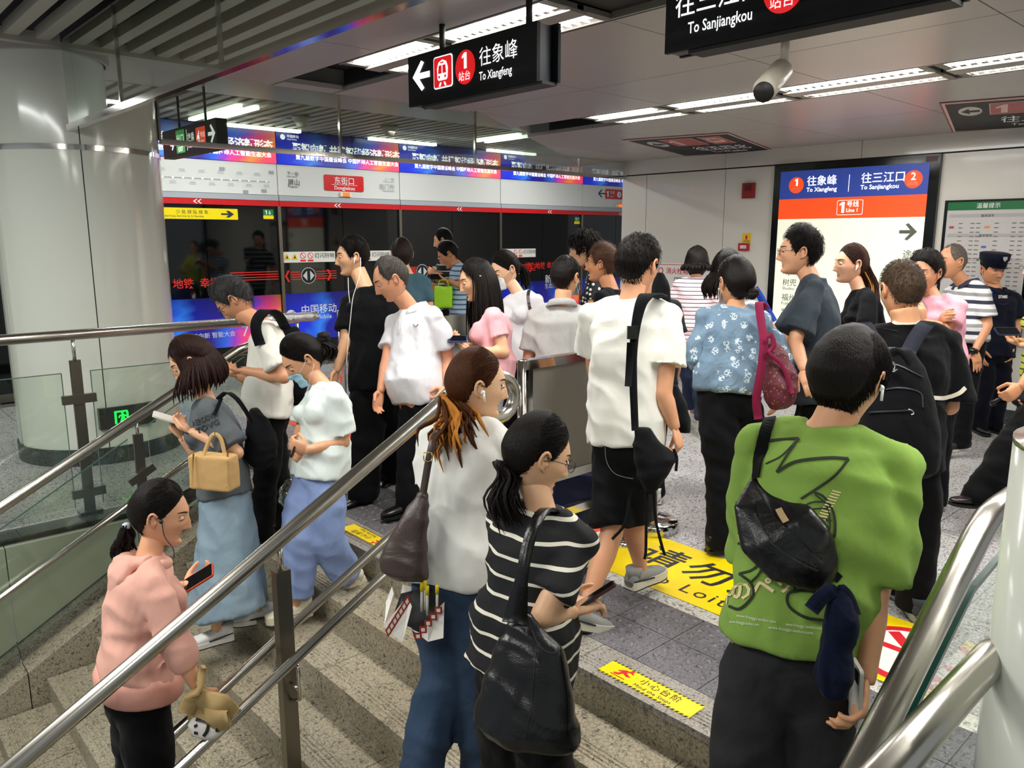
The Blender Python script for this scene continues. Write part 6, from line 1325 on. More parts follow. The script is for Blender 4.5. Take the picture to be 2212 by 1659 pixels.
print_text('printed_lettering', T, 'のペット', 1582, 1296, 1762, 1262, 46, CRE, par, .06); line([(1570, 1275), (1580, 1273)], .006, CRE); line([(1570, 1288), (1582, 1286)], .006, CRE); line([(1574, 1265), (1572, 1305)], .006, CRE)
for k in range(17): x = 1806-k*3.4; y = 1062+k*6.0; line([(x-9, y-3), (x, y), (x+10, y+2)], .003, CRE)
WPR = plain('#dfe8cf', .6)
for (x, y, x2, y2) in ((1592, 1332, 1676, 1346), (1577, 1345, 1640, 1352), (1696, 1350, 1775, 1360), (1660, 1357, 1755, 1370)): print_text('printed_address', T, 'www.frisegga.taobao.com', x, y, x2, y2, 9, WPR, par, .0)
n_ = g['f']; T2 = bvh_of([g['shirt'], g['body']])
wp = bag('waist_pack', 'black waist pack worn across the back of the green shirt', at(1700, 1130, 1.9))
ax_pts = [(1632, 1030), (1640, 1075), (1668, 1130), (1718, 1185), (1775, 1232), (1806, 1246)]; hw = [.014, .070, .100, .096, .055, .010]; dp = [.01, .045, .07, .07, .045, .01]
C = []; U = []; W = []; 
for i, p_ in enumerate(ax_pts):
    h, nr = cast(T, *p_); 
    if h is None: h = at(p_[0], p_[1], 1.9); nr = -FH
    C.append(h-FH*(dp[i]*.42))
dirs = [(C[min(i+1, 5)]-C[max(i-1, 0)]).normalized() for i in range(6)]
b = MB(); rings(b, C, [(d_.cross(FH)).normalized() for d_ in dirs], [-FH]*6, hw, [q*.5 for q in dp], 20, 2.6); V, F = remeshed(b, .006, 3, disp=folds(.004, 14.)); MB().add(V, F).build('shell', LB, wp)
TW = BVHTree.FromPolygons([Vector(v) for v in V], F)
ribbon('front_pocket', TW, [(1640, 1085), (1668, 1140), (1712, 1180), (1758, 1212)], [.02, .045, .045, .02], LB, wp, .010, .0, 5); ribbon('zip', TW, [(1650, 1070), (1672, 1120), (1720, 1170), (1775, 1215)], .007, plain('#2c2d30', .4), wp, .003, .002, 6); ribbon('zip', TW, [(1630, 1110), (1660, 1165), (1712, 1205), (1765, 1232)], .005, plain('#2c2d30', .4), wp, .003, .002, 6)
ribbon('label_plate', TW, [(1682, 1100), (1690, 1115), (1699, 1129)], .016, plain('#d8b98c', .35, .6), wp, .002, .003, 4); ribbon('zip_pull', TW, [(1636, 1018), (1628, 1030)], .004, GOLD, wp, .003, .004, 4)
ribbon('strap', T2, [(1668, 900), (1652, 935), (1645, 965), (1640, 1000), (1636, 1032)], .030, NYL, wp, .004, .004, 6); ribbon('strap', T2, [(1800, 1240), (1812, 1252)], .022, NYL, wp, .004, .004, 3)
uh = empty('folded_umbrella', at(1815, 1380, 1.85), 'navy folded umbrella and cloth tied to the waist pack', 'umbrella'); NV = cloth('#101a38', None, 1.)
P_ = [at(x, y, 1.84+k) for x, y, k in ((1806, 1270, 0), (1812, 1300, 0), (1818, 1345, -.01), (1806, 1400, 0), (1803, 1460, 0), (1800, 1505, 0))]; b = MB(); b.tube(P_, [.012, .030, .040, .038, .046, .028], 14); V, F = remeshed(b, .005, 2, disp=folds(.006, 26., (1, 1, .3))); MB().add(V, F).build('canopy', NV, uh)
for pts, ww in (([(1806, 1268), (1775, 1290), (1752, 1318)], .034), ([(1810, 1268), (1830, 1290), (1845, 1330)], .030)): strip3('cloth_end', bez([at(x, y, 1.83) for x, y in pts], 4), [.012]+[ww]*7+[ww], RGT+ZUP*.4, NV, uh, .010)
phone('silver edged phone held low in the hand beside the green shirt', at(1849, 1497, 1.90), FH+RGT*.12, at(1849, 1450, 1.9)-at(1850, 1540, 1.9), case='#c9c6bd')
# --- striped woman: big black tote, phone
s_ = PP['stripe']; T = bvh_of([s_['shirt'], s_['body']]); tt = bag('tote_bag', 'large slouchy black leather tote on the shoulder over stripes', at(1135, 1450, 2.2))
pr = [(1108, 1150, 1325), (1078, 1208, 1385), (1055, 1228, 1430), (1030, 1243, 1510), (1016, 1250, 1555), (1048, 1252, 1590), (1090, 1245, 1608)]
B_ = bag_shell(pr, 2.16, 8, [.02, .07, .11, .15, .17, .15, .05], .0085, .010); B_.build('shell', LB, tt); TB = BVHTree.FromPolygons([Vector(v) for v in np.concatenate(B_.v)], B_.f)
strip3('handle', bez([at(x, y, q) for x, y, q in ((1118, 1340, 2.13), (1128, 1250, 2.11), (1142, 1180, 2.12), (1160, 1130, 2.16), (1180, 1098, 2.24), (1205, 1105, 2.34))], 5), [.05, .045, .036]+[.030]*40, RGT, LB, tt, .007) if False else None
P_ = bez([at(x, y, q) for x, y, q in ((1112, 1345, 2.13), (1127, 1250, 2.10), (1140, 1180, 2.12), (1158, 1128, 2.15), (1180, 1100, 2.23), (1205, 1108, 2.34))], 5); strip3('handle', P_, list(np.interp(np.linspace(0, 1, len(P_)), [0, .2, 1], [.07, .034, .030])), RGT, LB, tt, .008)
ribbon('bag_opening', TB, [(1148, 1362), (1165, 1395), (1190, 1410), (1208, 1402)], .004, plain('#26262a', .4), tt, .003, .002, 5); ribbon('seam', TB, [(1158, 1400), (1150, 1500), (1135, 1600)], .003, plain('#050506', .5), tt, .003, .001, 6); ribbon('seam', TB, [(1210, 1400), (1225, 1500), (1228, 1590)], .003, plain('#050506', .5), tt, .003, .001, 6)
phone('phone in dark red case held by the striped top woman', at(1283, 1288, 2.36), at(1306, 1262, 2.36)-at(1262, 1290, 2.36), at(1283, 1268, 2.52)-at(1283, 1300, 2.3), .15, .075, '#4a1512')
# --- white shirt woman: brown bag, striped printed tote with yellow pens
s_ = PP['pony']; T = bvh_of([s_['shirt'], s_['body']]); tt = bag('shoulder_bag', 'brown soft leather bag hanging beside the central handrail', at(875, 1170, 2.62))
B_ = bag_shell([(905, 925, 1060), (880, 926, 1095), (850, 925, 1150), (820, 924, 1205), (822, 926, 1232), (850, 924, 1252)], 2.62, 12, [.02, .05, .09, .12, .11, .04], .008, .009); B_.build('shell', LBN, tt)
P_ = bez([at(x, y, q) for x, y, q in ((913, 1072, 2.6), (920, 1030, 2.6), (928, 985, 2.6), (938, 945, 2.62), (952, 922, 2.72))], 4); strip3('strap', P_, .024, RGT, LBN, tt, .006); MB().tube(bez([at(x, y, 2.59) for x, y in ((916, 978), (932, 978), (932, 995), (916, 995), (916, 978))], 2), .002, 6).build('buckle', GOLD, tt)
tt = bag('printed_shopping_bag', 'open white shopping bag with red squares and black lining', at(890, 1340, 2.75)); WB = plain('#e8e4da', .6); RB = plain('#a02c1c', .6)
def quad3(nm, a, b, c, d_, mat, th=.006):
    q = [a, b, c, d_]; n = (b-a).cross(d_-a).normalized()*th; return MB().add([tuple(x) for x in q+[x+n for x in q]], [(3, 2, 1, 0), (4, 5, 6, 7), (0, 1, 5, 4), (1, 2, 6, 5), (2, 3, 7, 6), (3, 0, 4, 7)], 0, False).build(nm, mat, tt)
def pol3(nm, px, q, mat, th=.004):
    a = [at(x, y, q+dz) for x, y, dz in px]; k = len(a); n = (a[1]-a[0]).cross(a[2]-a[0]).normalized()*th; return MB().add([tuple(x) for x in a+[x+n for x in a]], [tuple(reversed(range(k))), tuple(range(k, 2*k))]+[(i, (i+1) % k, k+(i+1) % k, k+i) for i in range(k)], 0, False).build(nm, mat, tt)
pol3('lining', [(842, 1350, 0), (866, 1282, .04), (895, 1275, .05), (925, 1262, .06), (958, 1290, .03), (952, 1330, 0), (920, 1372, -.02), (880, 1352, -.02)], 2.66, BLACK)
pol3('back_panel', [(852, 1345, 0), (870, 1262, .06), (888, 1268, .06), (884, 1300, .03)], 2.70, WB)
pol3('front_panel', [(828, 1352, 0), (870, 1388, -.01), (890, 1310, .0), (884, 1295, .01), (874, 1296, .01)], 2.62, WB); pol3('front_panel', [(890, 1360, 0), (925, 1386, -.01), (958, 1378, -.01), (960, 1300, .02), (948, 1312, .0), (925, 1350, -.01), (905, 1366, 0)], 2.60, WB); pol3('side_panel', [(830, 1352, 0), (834, 1300, .05), (846, 1268, .06), (850, 1282, .05)], 2.66, WB)
for k in range(7):
    x, y = 840+k*6.6, 1362-k*10.5; c = at(x, y, 2.606); s = .0135; u = (at(884, 1300, 2.6)-at(838, 1366, 2.6)).normalized(); v = (ZUP-RGT*.35).normalized(); MB().add([tuple(c+u*a+v*e) for a, e in ((-s, -s), (s, -s), (s, s), (-s, s))]+[tuple(c+u*a*.5+v*e*.5-FH*.002) for a, e in ((-s, -s), (s, -s), (s, s), (-s, s))], [(0, 1, 2, 3), (4, 5, 6, 7)], [0, 1], False).build('red_square', [RB, WB], tt)
for k in range(5):
    x, y = 903+k*11, 1374-k*14; c = at(x, y, 2.585); s = .0125; u = RGT; v = ZUP; MB().add([tuple(c+u*a+v*e) for a, e in ((-s, -s), (s, -s), (s, s), (-s, s))]+[tuple(c+u*a*.5+v*e*.5-FH*.002) for a, e in ((-s, -s), (s, -s), (s, s), (-s, s))], [(0, 1, 2, 3), (4, 5, 6, 7)], [0, 1], False).build('red_square', [RB, WB], tt)
for (x, y, wh) in ((911, 1262, 'leftmost'), (918, 1258, 'second from left'), (923, 1270, 'third from left'), (944, 1268, 'rightmost')):
    q = empty('yellow_pen', at(x, y+30, 2.60), wh+' yellow tipped pen standing in the printed shopping bag', 'pen', 'yellow pens in the shopping bag'); MB().tube([at(x, y+58, 2.63), at(x, y+14, 2.60)], .0045, 8).build('barrel', plain('#d9d6c8', .4), q); MB().tube([at(x, y+14, 2.60), at(x, y-4, 2.59)], .0062, 8).build('cap', plain('#e8d21a', .4), q)
# --- pink hoodie: hood, phone, khaki cloth, printed black bag, wire
s_ = PP['pink']; HD = s_['shirt'].data.materials[0]; n = s_['N']; f, r = s_['f'], s_['r']; b = MB()
b.tube([n+r*(.085*math.cos(a))+f*(.075*math.sin(a)-.01)-ZUP*(.012+.012*math.sin(a)) for a in np.linspace(-.1, math.pi+.1, 14)], .022, 10); b.tube([n-f*.06+ZUP*.0, n-f*.10-ZUP*.05, n-f*.115-ZUP*.12, n-f*.10-ZUP*.18], [.085, .10, .075, .02], 18, 0, .4, r); b.tube([n+r*.09-f*.01, n-f*.095-ZUP*.01, n-r*.09-f*.01], .030, 10)
V, F = remeshed(b, .009, 3, disp=folds(.006, 14.)); s_['link'](MB().add(V, F), 'hood', HD)
b = MB(); rings(b, [s_['P']+ZUP*z for z in (-.045, -.03, .03, .06)], [r]*4, [f]*4, [.19, .205, .205, .19], [.14, .152, .152, .14], 24, 2.2); s_['link'](b, 'ribbed_hem', cloth('#d79c8b', None, .4))
phone('black phone in orange case held by the pink hoodie woman', at(427, 1250, 3.20), at(458, 1228, 3.2)-at(400, 1264, 3.2), ZUP*.5+FH*.8, .15, .075, '#d8521c')
kc = empty('khaki_cloth', at(440, 1520, 2.8), 'khaki cloth held in the hand by the lower stairs', 'cloth'); KH = cloth('#c2a673', '#ab905f', .6)
for pts, ww in (([(438, 1440), (425, 1500), (400, 1538)], [.03, .09, .05]), ([(425, 1500), (470, 1528), (505, 1545)], [.05, .11, .06]), ([(410, 1540), (450, 1555), (495, 1552)], [.04, .10, .06])):
    P_ = bez([at(x, y, 2.80+.02*math.sin(x)) for x, y in pts], 5); strip3('fold', P_, list(np.interp(np.linspace(0, 1, len(P_)), [0, .5, 1], ww)), ZUP+RGT*.3, KH, kc, .02)
pb = bag('printed_pouch', 'black and white printed pouch under the khaki cloth', at(450, 1570, 2.8)); B_ = bag_shell([(415, 490, 1548), (405, 492, 1565), (415, 480, 1585), (435, 465, 1596)], 2.80, 0, [.03, .05, .05, .02], .006, .002); B_.build('shell', plain('#d9d4cc', .6), pb)
TB = BVHTree.FromPolygons([Vector(v) for v in np.concatenate(B_.v)], B_.f)
for pts, ww in (([(425, 1552), (455, 1556), (485, 1552)], .022), ([(452, 1560), (448, 1578), (440, 1590)], .012), ([(420, 1570), (427, 1566)], .010), ([(420, 1582), (428, 1584)], .010), ([(475, 1565), (470, 1580)], .016)): ribbon('black_print', TB, pts, ww, BLACK, pb, .001, .002, 4)
wr_ = MB(); wr_.tube(bez([at(x, y, 2.86) for x, y in ((349, 1128), (356, 1160), (374, 1185), (376, 1205))], 5), .0018, 5); s_['link'](wr_, 'earphone_wire', BLACK); b = MB(); b.ellip(at(348, 1127, 2.86), (.008,)*3, 8, 6); s_['link'](b, 'earbud', BLACK)
# --- grey t-shirt: phone, khaki tote, black bag, print
s_ = PP['grey']; T = bvh_of([s_['shirt'], s_['body']]); phone('white phone held by the woman in the grey t-shirt', at(362, 903, 4.12), at(325, 893, 4.1)-at(375, 908, 4.15), FH, .15, .075, '#e6dfcf')
for k, w_ in enumerate(('AERODVM', 'TOVG')): print_text('printed_lettering', T, w_, 418+k*8, 922+k*16, 470+k*6, 900+k*16, 17, plain('#2d3134', .8), s_['shirt'], .06)
tt = bag('canvas_tote', 'small khaki canvas tote hanging from the forearm', at(463, 1015, 3.9)); CV = cloth('#cda871', '#bf9a63', .4, 10.)
b = MB(); Rm = Matrix(((RGT.x, FH.x, 0, 0), (RGT.y, FH.y, 0, 0), (0, 0, 1, 0), (0, 0, 0, 1))) @ Matrix.Rotation(-.25, 4, 'Z'); b.box(at(463, 1018, 3.86), (.225, .10, .175), 0, Rm); V, F = remeshed(b, .008, 3, disp=folds(.004, 12.)); MB().add(V, F).build('body_panel', CV, tt)
for dd in (-.04, .045): strip3('handle', bez([at(x, y, 3.86+dd) for x, y in ((440, 982), (455, 945), (466, 938), (478, 950), (486, 984))], 4), .018, RGT, CV, tt, .006)
for dd in (-.06,): strip3('side_seam', [at(x, y, 3.86+dd) for x, y in ((418, 980), (413, 1050))], .008, RGT, cloth('#b08c55'), tt, .003); strip3('side_seam', [at(x, y, 3.86+dd) for x, y in ((492, 978), (488, 1054))], .008, RGT, cloth('#b08c55'), tt, .003)
tt = bag('shoulder_bag', 'soft black shoulder bag behind the grey t-shirt', at(560, 945, 4.15)); B_ = bag_shell([(538, 556, 882), (535, 582, 910), (532, 600, 950), (530, 598, 985), (545, 575, 1010)], 4.12, -10, [.06, .10, .13, .12, .04], .010, .010); B_.build('shell', NYL, tt)
P_ = bez([at(x, y, q) for x, y, q in ((470, 862, 4.0), (490, 848, 3.97), (512, 862, 3.93), (532, 890, 3.95), (545, 915, 4.0))], 4); strip3('strap', P_, .022, RGT, NYL, tt, .006); P_ = bez([at(x, y, q) for x, y, q in ((478, 860, 4.0), (470, 880, 3.98), (463, 895, 3.95))], 4); strip3('strap', P_, .018, RGT, NYL, tt, .006)
# --- bowing man: backpack
s_ = PP['tee']; T = bvh_of([s_['shirt'], s_['body']]); tt = bag('backpack', 'black backpack worn by the bowing man in glasses', at(630, 760, 4.9)); B_ = bag_shell([(612, 640, 705), (612, 660, 740), (615, 668, 800), (618, 662, 850), (625, 645, 875)], 5.0, -15, [.06, .14, .16, .15, .06], .011, .006); B_.build('shell', NYL, tt)
P_ = bez([at(x, y, q) for x, y, q in ((562, 745, 4.50), (553, 715, 4.47), (556, 690, 4.48), (575, 672, 4.52), (600, 680, 4.60), (618, 710, 4.75))], 4); strip3('strap', P_, .060, FH*.3+RGT, NYL, tt, .010)
phone('phone with yellow edge held by the bowing man in glasses', at(500, 795, 4.7), RGT, FH, .14, .07, '#d9b92c')
phone('small dark phone held against the mint blouse', at(634, 975, 4.0), RGT*.4+ZUP, FH, .07, .03, '#202226')
pl_ = bag('plastic_bag', 'crumpled clear plastic bag carried behind the mint blouse', at(622, 1075, 4.5)); B_ = bag_shell([(618, 630, 1035), (606, 640, 1055), (603, 645, 1080), (612, 640, 1095)], 4.5, 0, [.03, .09, .12, .05], .010, .014); GP = glass('clear_plastic', '#c9c9cc', .7, .08, 1.5); B_.build('film', GP, pl_)
# --- black t-shirt man: earphone wires
s_ = PP['black']; T = bvh_of([s_['shirt'], s_['body']]); WH_ = plain('#e9e7e2', .4)
w1 = MB(); w1.tube(bez([at(x, y, q) for x, y, q in ((779, 556, 4.98), (778, 590, 4.95), (770, 618, 4.92), (762, 645, 4.90), (757, 690, 4.89), (752, 740, 4.90), (748, 790, 4.9))], 4), .0022, 5); s_['link'](w1, 'earphone_wire', WH_)
w1 = MB(); w1.tube(bez([at(x, y, q) for x, y, q in ((752, 600, 4.95), (753, 630, 4.9), (756, 655, 4.9))], 4), .0022, 5); s_['link'](w1, 'earphone_wire', WH_)
# --- polo mark, watch
s_ = PP['polo']; T = bvh_of([s_['shirt'], s_['body']]); ribbon('chest_mark', T, [(893, 700), (898, 706), (904, 700)], .005, plain('#6c6f74', .6), s_['shirt'], .001, .003, 2)
ribbon('placket', T, [(866, 688), (862, 720)], .022, cloth('#e6e4e8'), s_['shirt'], .002, .003, 3)
phone('phone held by the woman in the pink shirt', at(988, 732, 4.75), RGT, FH+ZUP*.5, .12, .065, '#2a4f8f')
s_ = PP['mask']; T = bvh_of([s_['shirt'], s_['body']]); tt = bag('shoulder_bag', 'thin brown bag strap over the masked white t-shirt', at(1145, 680, 5.5)); ribbon('strap', T, [(1148, 612), (1141, 640), (1146, 675), (1155, 700)], .022, leather('#3b2620'), tt, .004, .004, 5)
B_ = bag_shell([(1150, 1168, 700), (1150, 1172, 730), (1152, 1170, 760)], 5.75, 0, [.05, .08, .05], .014, .004); B_.build('shell', leather('#3b2620'), tt)
# --- white t-shirt man: shoulder bag
s_ = PP['shorts']; T = bvh_of([s_['shirt'], s_['body'], s_['pants']]); tt = bag('shoulder_bag', 'black nylon bag on the shoulder of the white t-shirt man', at(1410, 950, 3.45))
P_ = bez([at(x, y, q) for x, y, q in ((1430, 642, 3.50), (1412, 636, 3.40), (1390, 645, 3.33), (1376, 690, 3.32), (1368, 760, 3.32), (1368, 830, 3.34), (1372, 930, 3.36))], 5); strip3('strap', P_, list(np.interp(np.linspace(0, 1, len(P_)), [0, .3, .6, 1], [.06, .055, .035, .030])), RGT, NYL, tt, .010)
MB().box(at(1366, 718, 3.30), (.045, .02, .055), 0, Matrix(((RGT.x, FH.x, 0, 0), (RGT.y, FH.y, 0, 0), (0, 0, 1, 0), (0, 0, 0, 1)))).build('buckle', plain('#17181a', .3), tt)
P_ = [at(x, y, 3.30) for x, y in ((1362, 740), (1359, 800), (1357, 835))]; strip3('strap_end', P_, .030, RGT, NYL, tt, .005)
B_ = bag_shell([(1372, 1402, 925), (1370, 1428, 960), (1370, 1462, 985), (1374, 1448, 1015), (1382, 1430, 1045), (1394, 1412, 1065)], 3.36, 10, [.05, .10, .14, .15, .12, .05], .009, .010); B_.build('shell', NYL, tt)
B_ = bag_shell([(1450, 1462, 830), (1452, 1482, 870), (1460, 1492, 910), (1462, 1490, 935)], 3.75, 20, [.04, .10, .12, .06], .010, .008); B_.build('shell_front', NYL, tt)
for pts in ([(1398, 1060), (1396, 1130), (1395, 1190), (1392, 1208)], [(1412, 1062), (1416, 1120), (1430, 1180), (1437, 1200)], [(1455, 970), (1462, 990), (1460, 1018)], [(1362, 1060), (1350, 1130), (1322, 1165)]): strip3('loose_strap', bez([at(x, y, 3.33) for x, y in pts], 4), .012, RGT, NYL, tt, .004)
hip = bvh_of([s_['pants']]); ribbon('stitching', hip, [(1308, 965), (1312, 1000), (1330, 1025), (1368, 1034)], .0025, plain('#8f8f8c', .7), s_['pants'], .001, .003, 5); ribbon('stitching', hip, [(1292, 1142), (1330, 1158), (1385, 1146)], .0025, plain('#6f6f6c', .7), s_['pants'], .001, .003, 5)
bp = bag('backpack', 'black backpack seen beyond the ear of the white t-shirt man', at(1430, 645, 4.8)); B_ = bag_shell([(1418, 1432, 590), (1408, 1446, 615), (1405, 1450, 650), (1405, 1448, 690)], 4.8, 0, [.06, .12, .14, .12], .012, .006); B_.build('shell', NYL, bp)
# --- lace blouse: wine red backpack
tt = bag('backpack', 'wine red patterned backpack hanging on the lace blouse', at(1680, 800, 4.15)); n = NT('paisley_cloth'); v = n.obj(); vo = n.n('TexVoronoi'); n.l(v, vo.inputs['Vector']); vo.inputs['Scale'].default_value = 55
n.set(n.mix(n.math('LESS_THAN', n.math('MULTIPLY', vo.outputs['Distance'], n.noise(v, 30, 3)), .13), '#5a1a2a', '#7d5a3c'), .6); n.bump(n.noise(v, 14, 3), .6, .02); PAI = n.m; WIN = cloth('#7a1c3c', None, .4)
B_ = bag_shell([(1650, 1675, 735), (1648, 1700, 765), (1650, 1718, 800), (1650, 1722, 835), (1655, 1712, 865), (1665, 1695, 882)], 4.02, -15, [.06, .12, .16, .18, .15, .06], .010, .010); B_.build('shell', PAI, tt)
P_ = bez([at(x, y, q) for x, y, q in ((1655, 668, 4.16), (1640, 655, 4.10), (1645, 700, 4.02), (1650, 740, 3.96), (1644, 800, 3.96), (1634, 860, 3.98), (1638, 905, 4.0))], 4); strip3('strap', P_, .042, RGT, WIN, tt, .008)
strip3('carry_loop', bez([at(x, y, 3.93) for x, y in ((1652, 735), (1664, 722), (1672, 745), (1660, 762))], 4), .022, RGT+ZUP*.4, WIN, tt, .006); strip3('strap', bez([at(x, y, 3.92) for x, y in ((1655, 760), (1690, 790), (1712, 850))], 4), .020, RGT, WIN, tt, .006)
tb = bag('shoulder_bag', 'blue shopping bag strap right of the lace blouse collar', at(1650, 670, 5.0)); strip3('strap', bez([at(x, y, 5.0) for x, y in ((1630, 622), (1642, 640), (1655, 665), (1672, 695))], 4), .045, RGT, cloth('#1f3f9c'), tb, .006); B_ = bag_shell([(1640, 1670, 690), (1640, 1682, 740), (1645, 1680, 780)], 5.1, 0, [.05, .08, .05], .014, .004); B_.build('shell', cloth('#1f3f9c'), tb)
# --- backpack man
s_ = PP['pack']; tt = bag('backpack', 'large black backpack with chrome clip on the back', at(1935, 880, 3.35)); B_ = bag_shell([(1890, 1965, 752), (1872, 1992, 790), (1862, 2010, 850), (1858, 2022, 920), (1862, 2026, 970), (1880, 2022, 1010), (1900, 2005, 1030)], 3.28, 2, [.10, .18, .22, .25, .25, .20, .08], .010, .004); B_.build('shell', cloth('#0d0e13', None, .35), tt)
TB = BVHTree.FromPolygons([Vector(v) for v in np.concatenate(B_.v)], B_.f)
for sx, pts in ((1, [(1962, 760), (1975, 735), (1990, 712), (2003, 700)]), (-1, [(1900, 760), (1888, 738), (1876, 712), (1866, 698)])):
    P_ = bez([at(x, y, 3.40+.10*k/3) for k, (x, y) in enumerate(pts)], 4); strip3('strap', P_, .062, RGT, cloth('#262833', None, .3), tt, .012)
strip3('carry_handle', bez([at(x, y, 3.12) for x, y in ((1915, 770), (1930, 757), (1950, 765), (1968, 790))], 4), .022, ZUP, NYL, tt, .016)
ribbon('zip', TB, [(1872, 800), (1930, 788), (1992, 815)], .006, plain('#2b2d33', .4), tt, .003, .003, 6); ribbon('zip', TB, [(1880, 850), (1935, 838), (1985, 848), (1992, 880)], .006, plain('#2b2d33', .4), tt, .003, .003, 6); ribbon('zip', TB, [(1880, 890), (1930, 888), (1965, 886)], .007, plain('#22242a', .4), tt, .003, .003, 6)
MB().tube(bez([at(x, y, 3.10) for x, y in ((1926, 784), (1932, 784), (1932, 797), (1926, 797), (1926, 784))], 3), .0028, 6).build('clip', SIL, tt); MB().tube([at(1918, 800, 3.10), at(1930, 803, 3.09), at(1938, 798, 3.10)], .003, 6).build('clip', SIL, tt); MB().tube(bez([at(x, y, 3.12) for x, y in ((1962, 884), (1970, 887), (1974, 893), (1968, 896))], 3), .0028, 6).build('zip_pull', SIL, tt)
ribbon('patch', TB, [(1920, 760), (1936, 758)], .035, plain('#5e6266', .6), tt, .002, .004, 3)
for (x, y) in ((1948, 996), (1960, 996), (1960, 1006)):
    for k in range(4): a = k*math.pi/4; ribbon('star_print', TB, [(x-4*math.cos(a), y-4*math.sin(a)), (x+4*math.cos(a), y+4*math.sin(a))], .002, plain('#d8a83a', .5), tt, .001, .003, 2)
TS = bvh_of([s_['shirt']]); CRM2 = plain('#dcd2bd', .7)
ribbon('hem_band', TS, [(1868, 1040), (1930, 1046), (1985, 1036), (2010, 1020)], .020, CRM2, s_['shirt'], .003, .003, 6); ribbon('sleeve_band', TS, [(1998, 858), (2035, 860), (2070, 850), (2084, 838)], .018, CRM2, s_['shirt'], .003, .003, 6); ribbon('neck_band', bvh_of([s_['shirt'], s_['body']]), [(1908, 690), (1935, 698), (1970, 700), (2000, 690)], .014, CRM2, s_['shirt'], .003, .004, 5)
ribbon('seam', TS, [(1880, 705), (1940, 716)], .003, BLACK, s_['shirt'], .001, .002, 4)
# --- watch, guard cap and badges, phones at the right edge
wt = empty('wristwatch', at(2100, 762, 6.0), 'black wristwatch on the striped polo man', 'watch'); w0 = at(2103, 758, 6.05); wd = (at(2106, 758, 6.05)-at(2132, 702, 6.07)).normalized(); MB().tube([w0-wd*.012, w0+wd*.012], .034, 18).build('band', BLACK, wt); MB().tube([w0-RGT*.02-FH*.024, w0-RGT*.026-FH*.036], .024, 18).build('dial', plain('#08090b', .1), wt)
s_ = PP['guard']; Hm = s_['HM']; X = lambda *p: Hm @ Vector(p); b = MB(); U = (Hm.to_3x3() @ Vector((1, 0, 0))).normalized(); W = (Hm.to_3x3() @ Vector((0, 1, 0))).normalized()
rings(b, [X(0, -.002, z) for z in (.040, .075, .085, .135, .142)], [U]*5, [W]*5, [.094, .097, .108, .112, .095], [.112, .115, .125, .130, .11], 28, 2.2); s_['link'](b, 'cap', cloth('#10152a', None, .3)); b = MB(); b.add([tuple(X(.085*math.sin(a)*k, .095*math.cos(a)+.045*(k2), .045-.012*k2)) for k2, k in ((0, 1.), (1, .85)) for a in np.linspace(-1., 1., 12)]+[tuple(X(.085*math.sin(a)*k, .095*math.cos(a)+.045*(k2), .040-.012*k2)) for k2, k in ((0, 1.), (1, .85)) for a in np.linspace(-1., 1., 12)], [(i, i+1, i+13, i+12) for i in range(11)]+[(i+24, i+36, i+37, i+25) for i in range(11)]+[(i+12, i+13, i+37, i+36) for i in range(11)], 0, False); s_['link'](b, 'cap_brim', plain('#0b0e1a', .3))
b = MB(); pq = Panel(X(0, .131, .105), -(-U), ZUP); b.add([tuple(X(x, .128+.002*k, .108+z)) for k in (0, 1) for x, z in ((-.017, .016), (.017, .016), (.017, -.004), (0, -.022), (-.017, -.004))], [(0, 1, 2, 3, 4), (9, 8, 7, 6, 5)]+[(i, 5+i, 5+(i+1) % 5, (i+1) % 5) for i in range(5)], 0, False); s_['link'](b, 'cap_badge', plain('#c9ccd0', .3, .6))
T = bvh_of([s_['shirt'], s_['body']]); print_text('badge_number', T, 'DT34005', 2156, 645, 2175, 645, 9, plain('#d6d8dc', .5), s_['shirt'], .06, .006); ribbon('chest_pocket', T, [(2156, 655), (2166, 658), (2178, 655)], .012, cloth('#1a2036'), s_['shirt'], .003, .003, 3); ribbon('pen_mark', T, [(2140, 640), (2144, 630)], .012, plain('#1f4fd0', .4), s_['shirt'], .004, .004, 2); ribbon('shoulder_mark', T, [(2186, 617), (2200, 624)], .012, plain('#c9ccd0', .5), s_['shirt'], .002, .003, 2)
phone('dark blue phone held at the right edge by striped sleeves', at(2176, 716, 5.1), RGT, FH*.6+ZUP*.4, .15, .075, '#1c2c48')
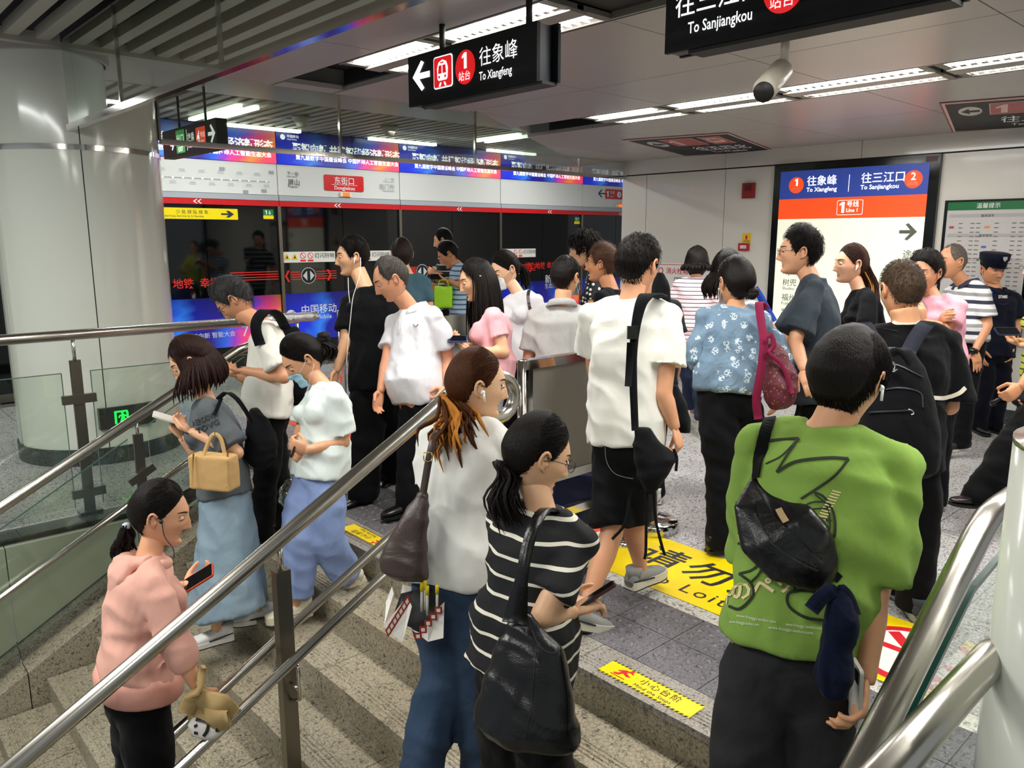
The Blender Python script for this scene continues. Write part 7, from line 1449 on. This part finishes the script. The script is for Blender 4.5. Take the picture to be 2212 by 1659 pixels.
q = empty('black_device', at(2160, 866, 4.68), 'small black device held by the man in dress shoes', 'device'); MB().tube([at(2140, 872, 4.68), at(2170, 862, 4.68)], [.018, .022], 10, 0, .5).build('body', plain('#0d0d10', .25), q)
# --- green bag and paper bag by the doors, phones there, navy bag under the barrier
tt = bag('shopping_bag', 'bright lime green carrier bag held near the screen doors', at(957, 640, 8.0)); b = MB(); Rm = Matrix(((RGT.x, FH.x, 0, 0), (RGT.y, FH.y, 0, 0), (0, 0, 1, 0), (0, 0, 0, 1))); b.box(at(958, 642, 7.95), (.18, .09, .22), 0, Rm); V, F = remeshed(b, .012, 2, disp=folds(.006, 12.)); MB().add(V, F).build('body_panel', plain('#9fdc1e', .4), tt)
for dd in (-.03, .03): MB().tube(bez([at(x, y, 7.95+dd) for x, y in ((947, 622), (950, 606), (965, 606), (970, 622))], 3), .005, 6).build('handle', plain('#8cc81a', .4), tt)
tt = bag('paper_bag', 'brown paper bag beside the lime green carrier bag', at(938, 632, 8.1)); b = MB(); b.box(at(938, 634, 8.1), (.10, .07, .20), 0, Rm @ Matrix.Rotation(.3, 4, 'Y')); b.build('body_panel', plain('#b58a5c', .7), tt); MB().tube(bez([at(x, y, 8.1) for x, y in ((932, 615), (938, 604), (945, 614))], 3), .004, 6).build('handle', plain('#a57a4c', .6), tt)
phone('dark phone held by the distant man by the doors', at(937, 583, 8.85), RGT, FH+ZUP, .15, .07); phone('phone held by the blue striped polo man', at(945, 598, 7.95), RGT, FH+ZUP, .15, .07)
tt = bag('shopping_bag', 'glossy navy carrier bag standing below the steel barrier', at(1240, 1090, 4.35)); b = MB(); b.box(at(1240, 1072, 4.45), (.26, .10, .30), 0, Rm @ Matrix.Rotation(.08, 4, 'Y')); V, F = remeshed(b, .012, 2, disp=folds(.005, 9.)); MB().add(V, F).build('body_panel', plain('#0e1634', .25), tt)
for dd in (-.03, .03): MB().tube(bez([at(x, y, 4.45+dd) for x, y in ((1218, 1020), (1225, 1000), (1250, 1000), (1258, 1018))], 3), .006, 6).build('handle', plain('#0e1634', .4), tt)
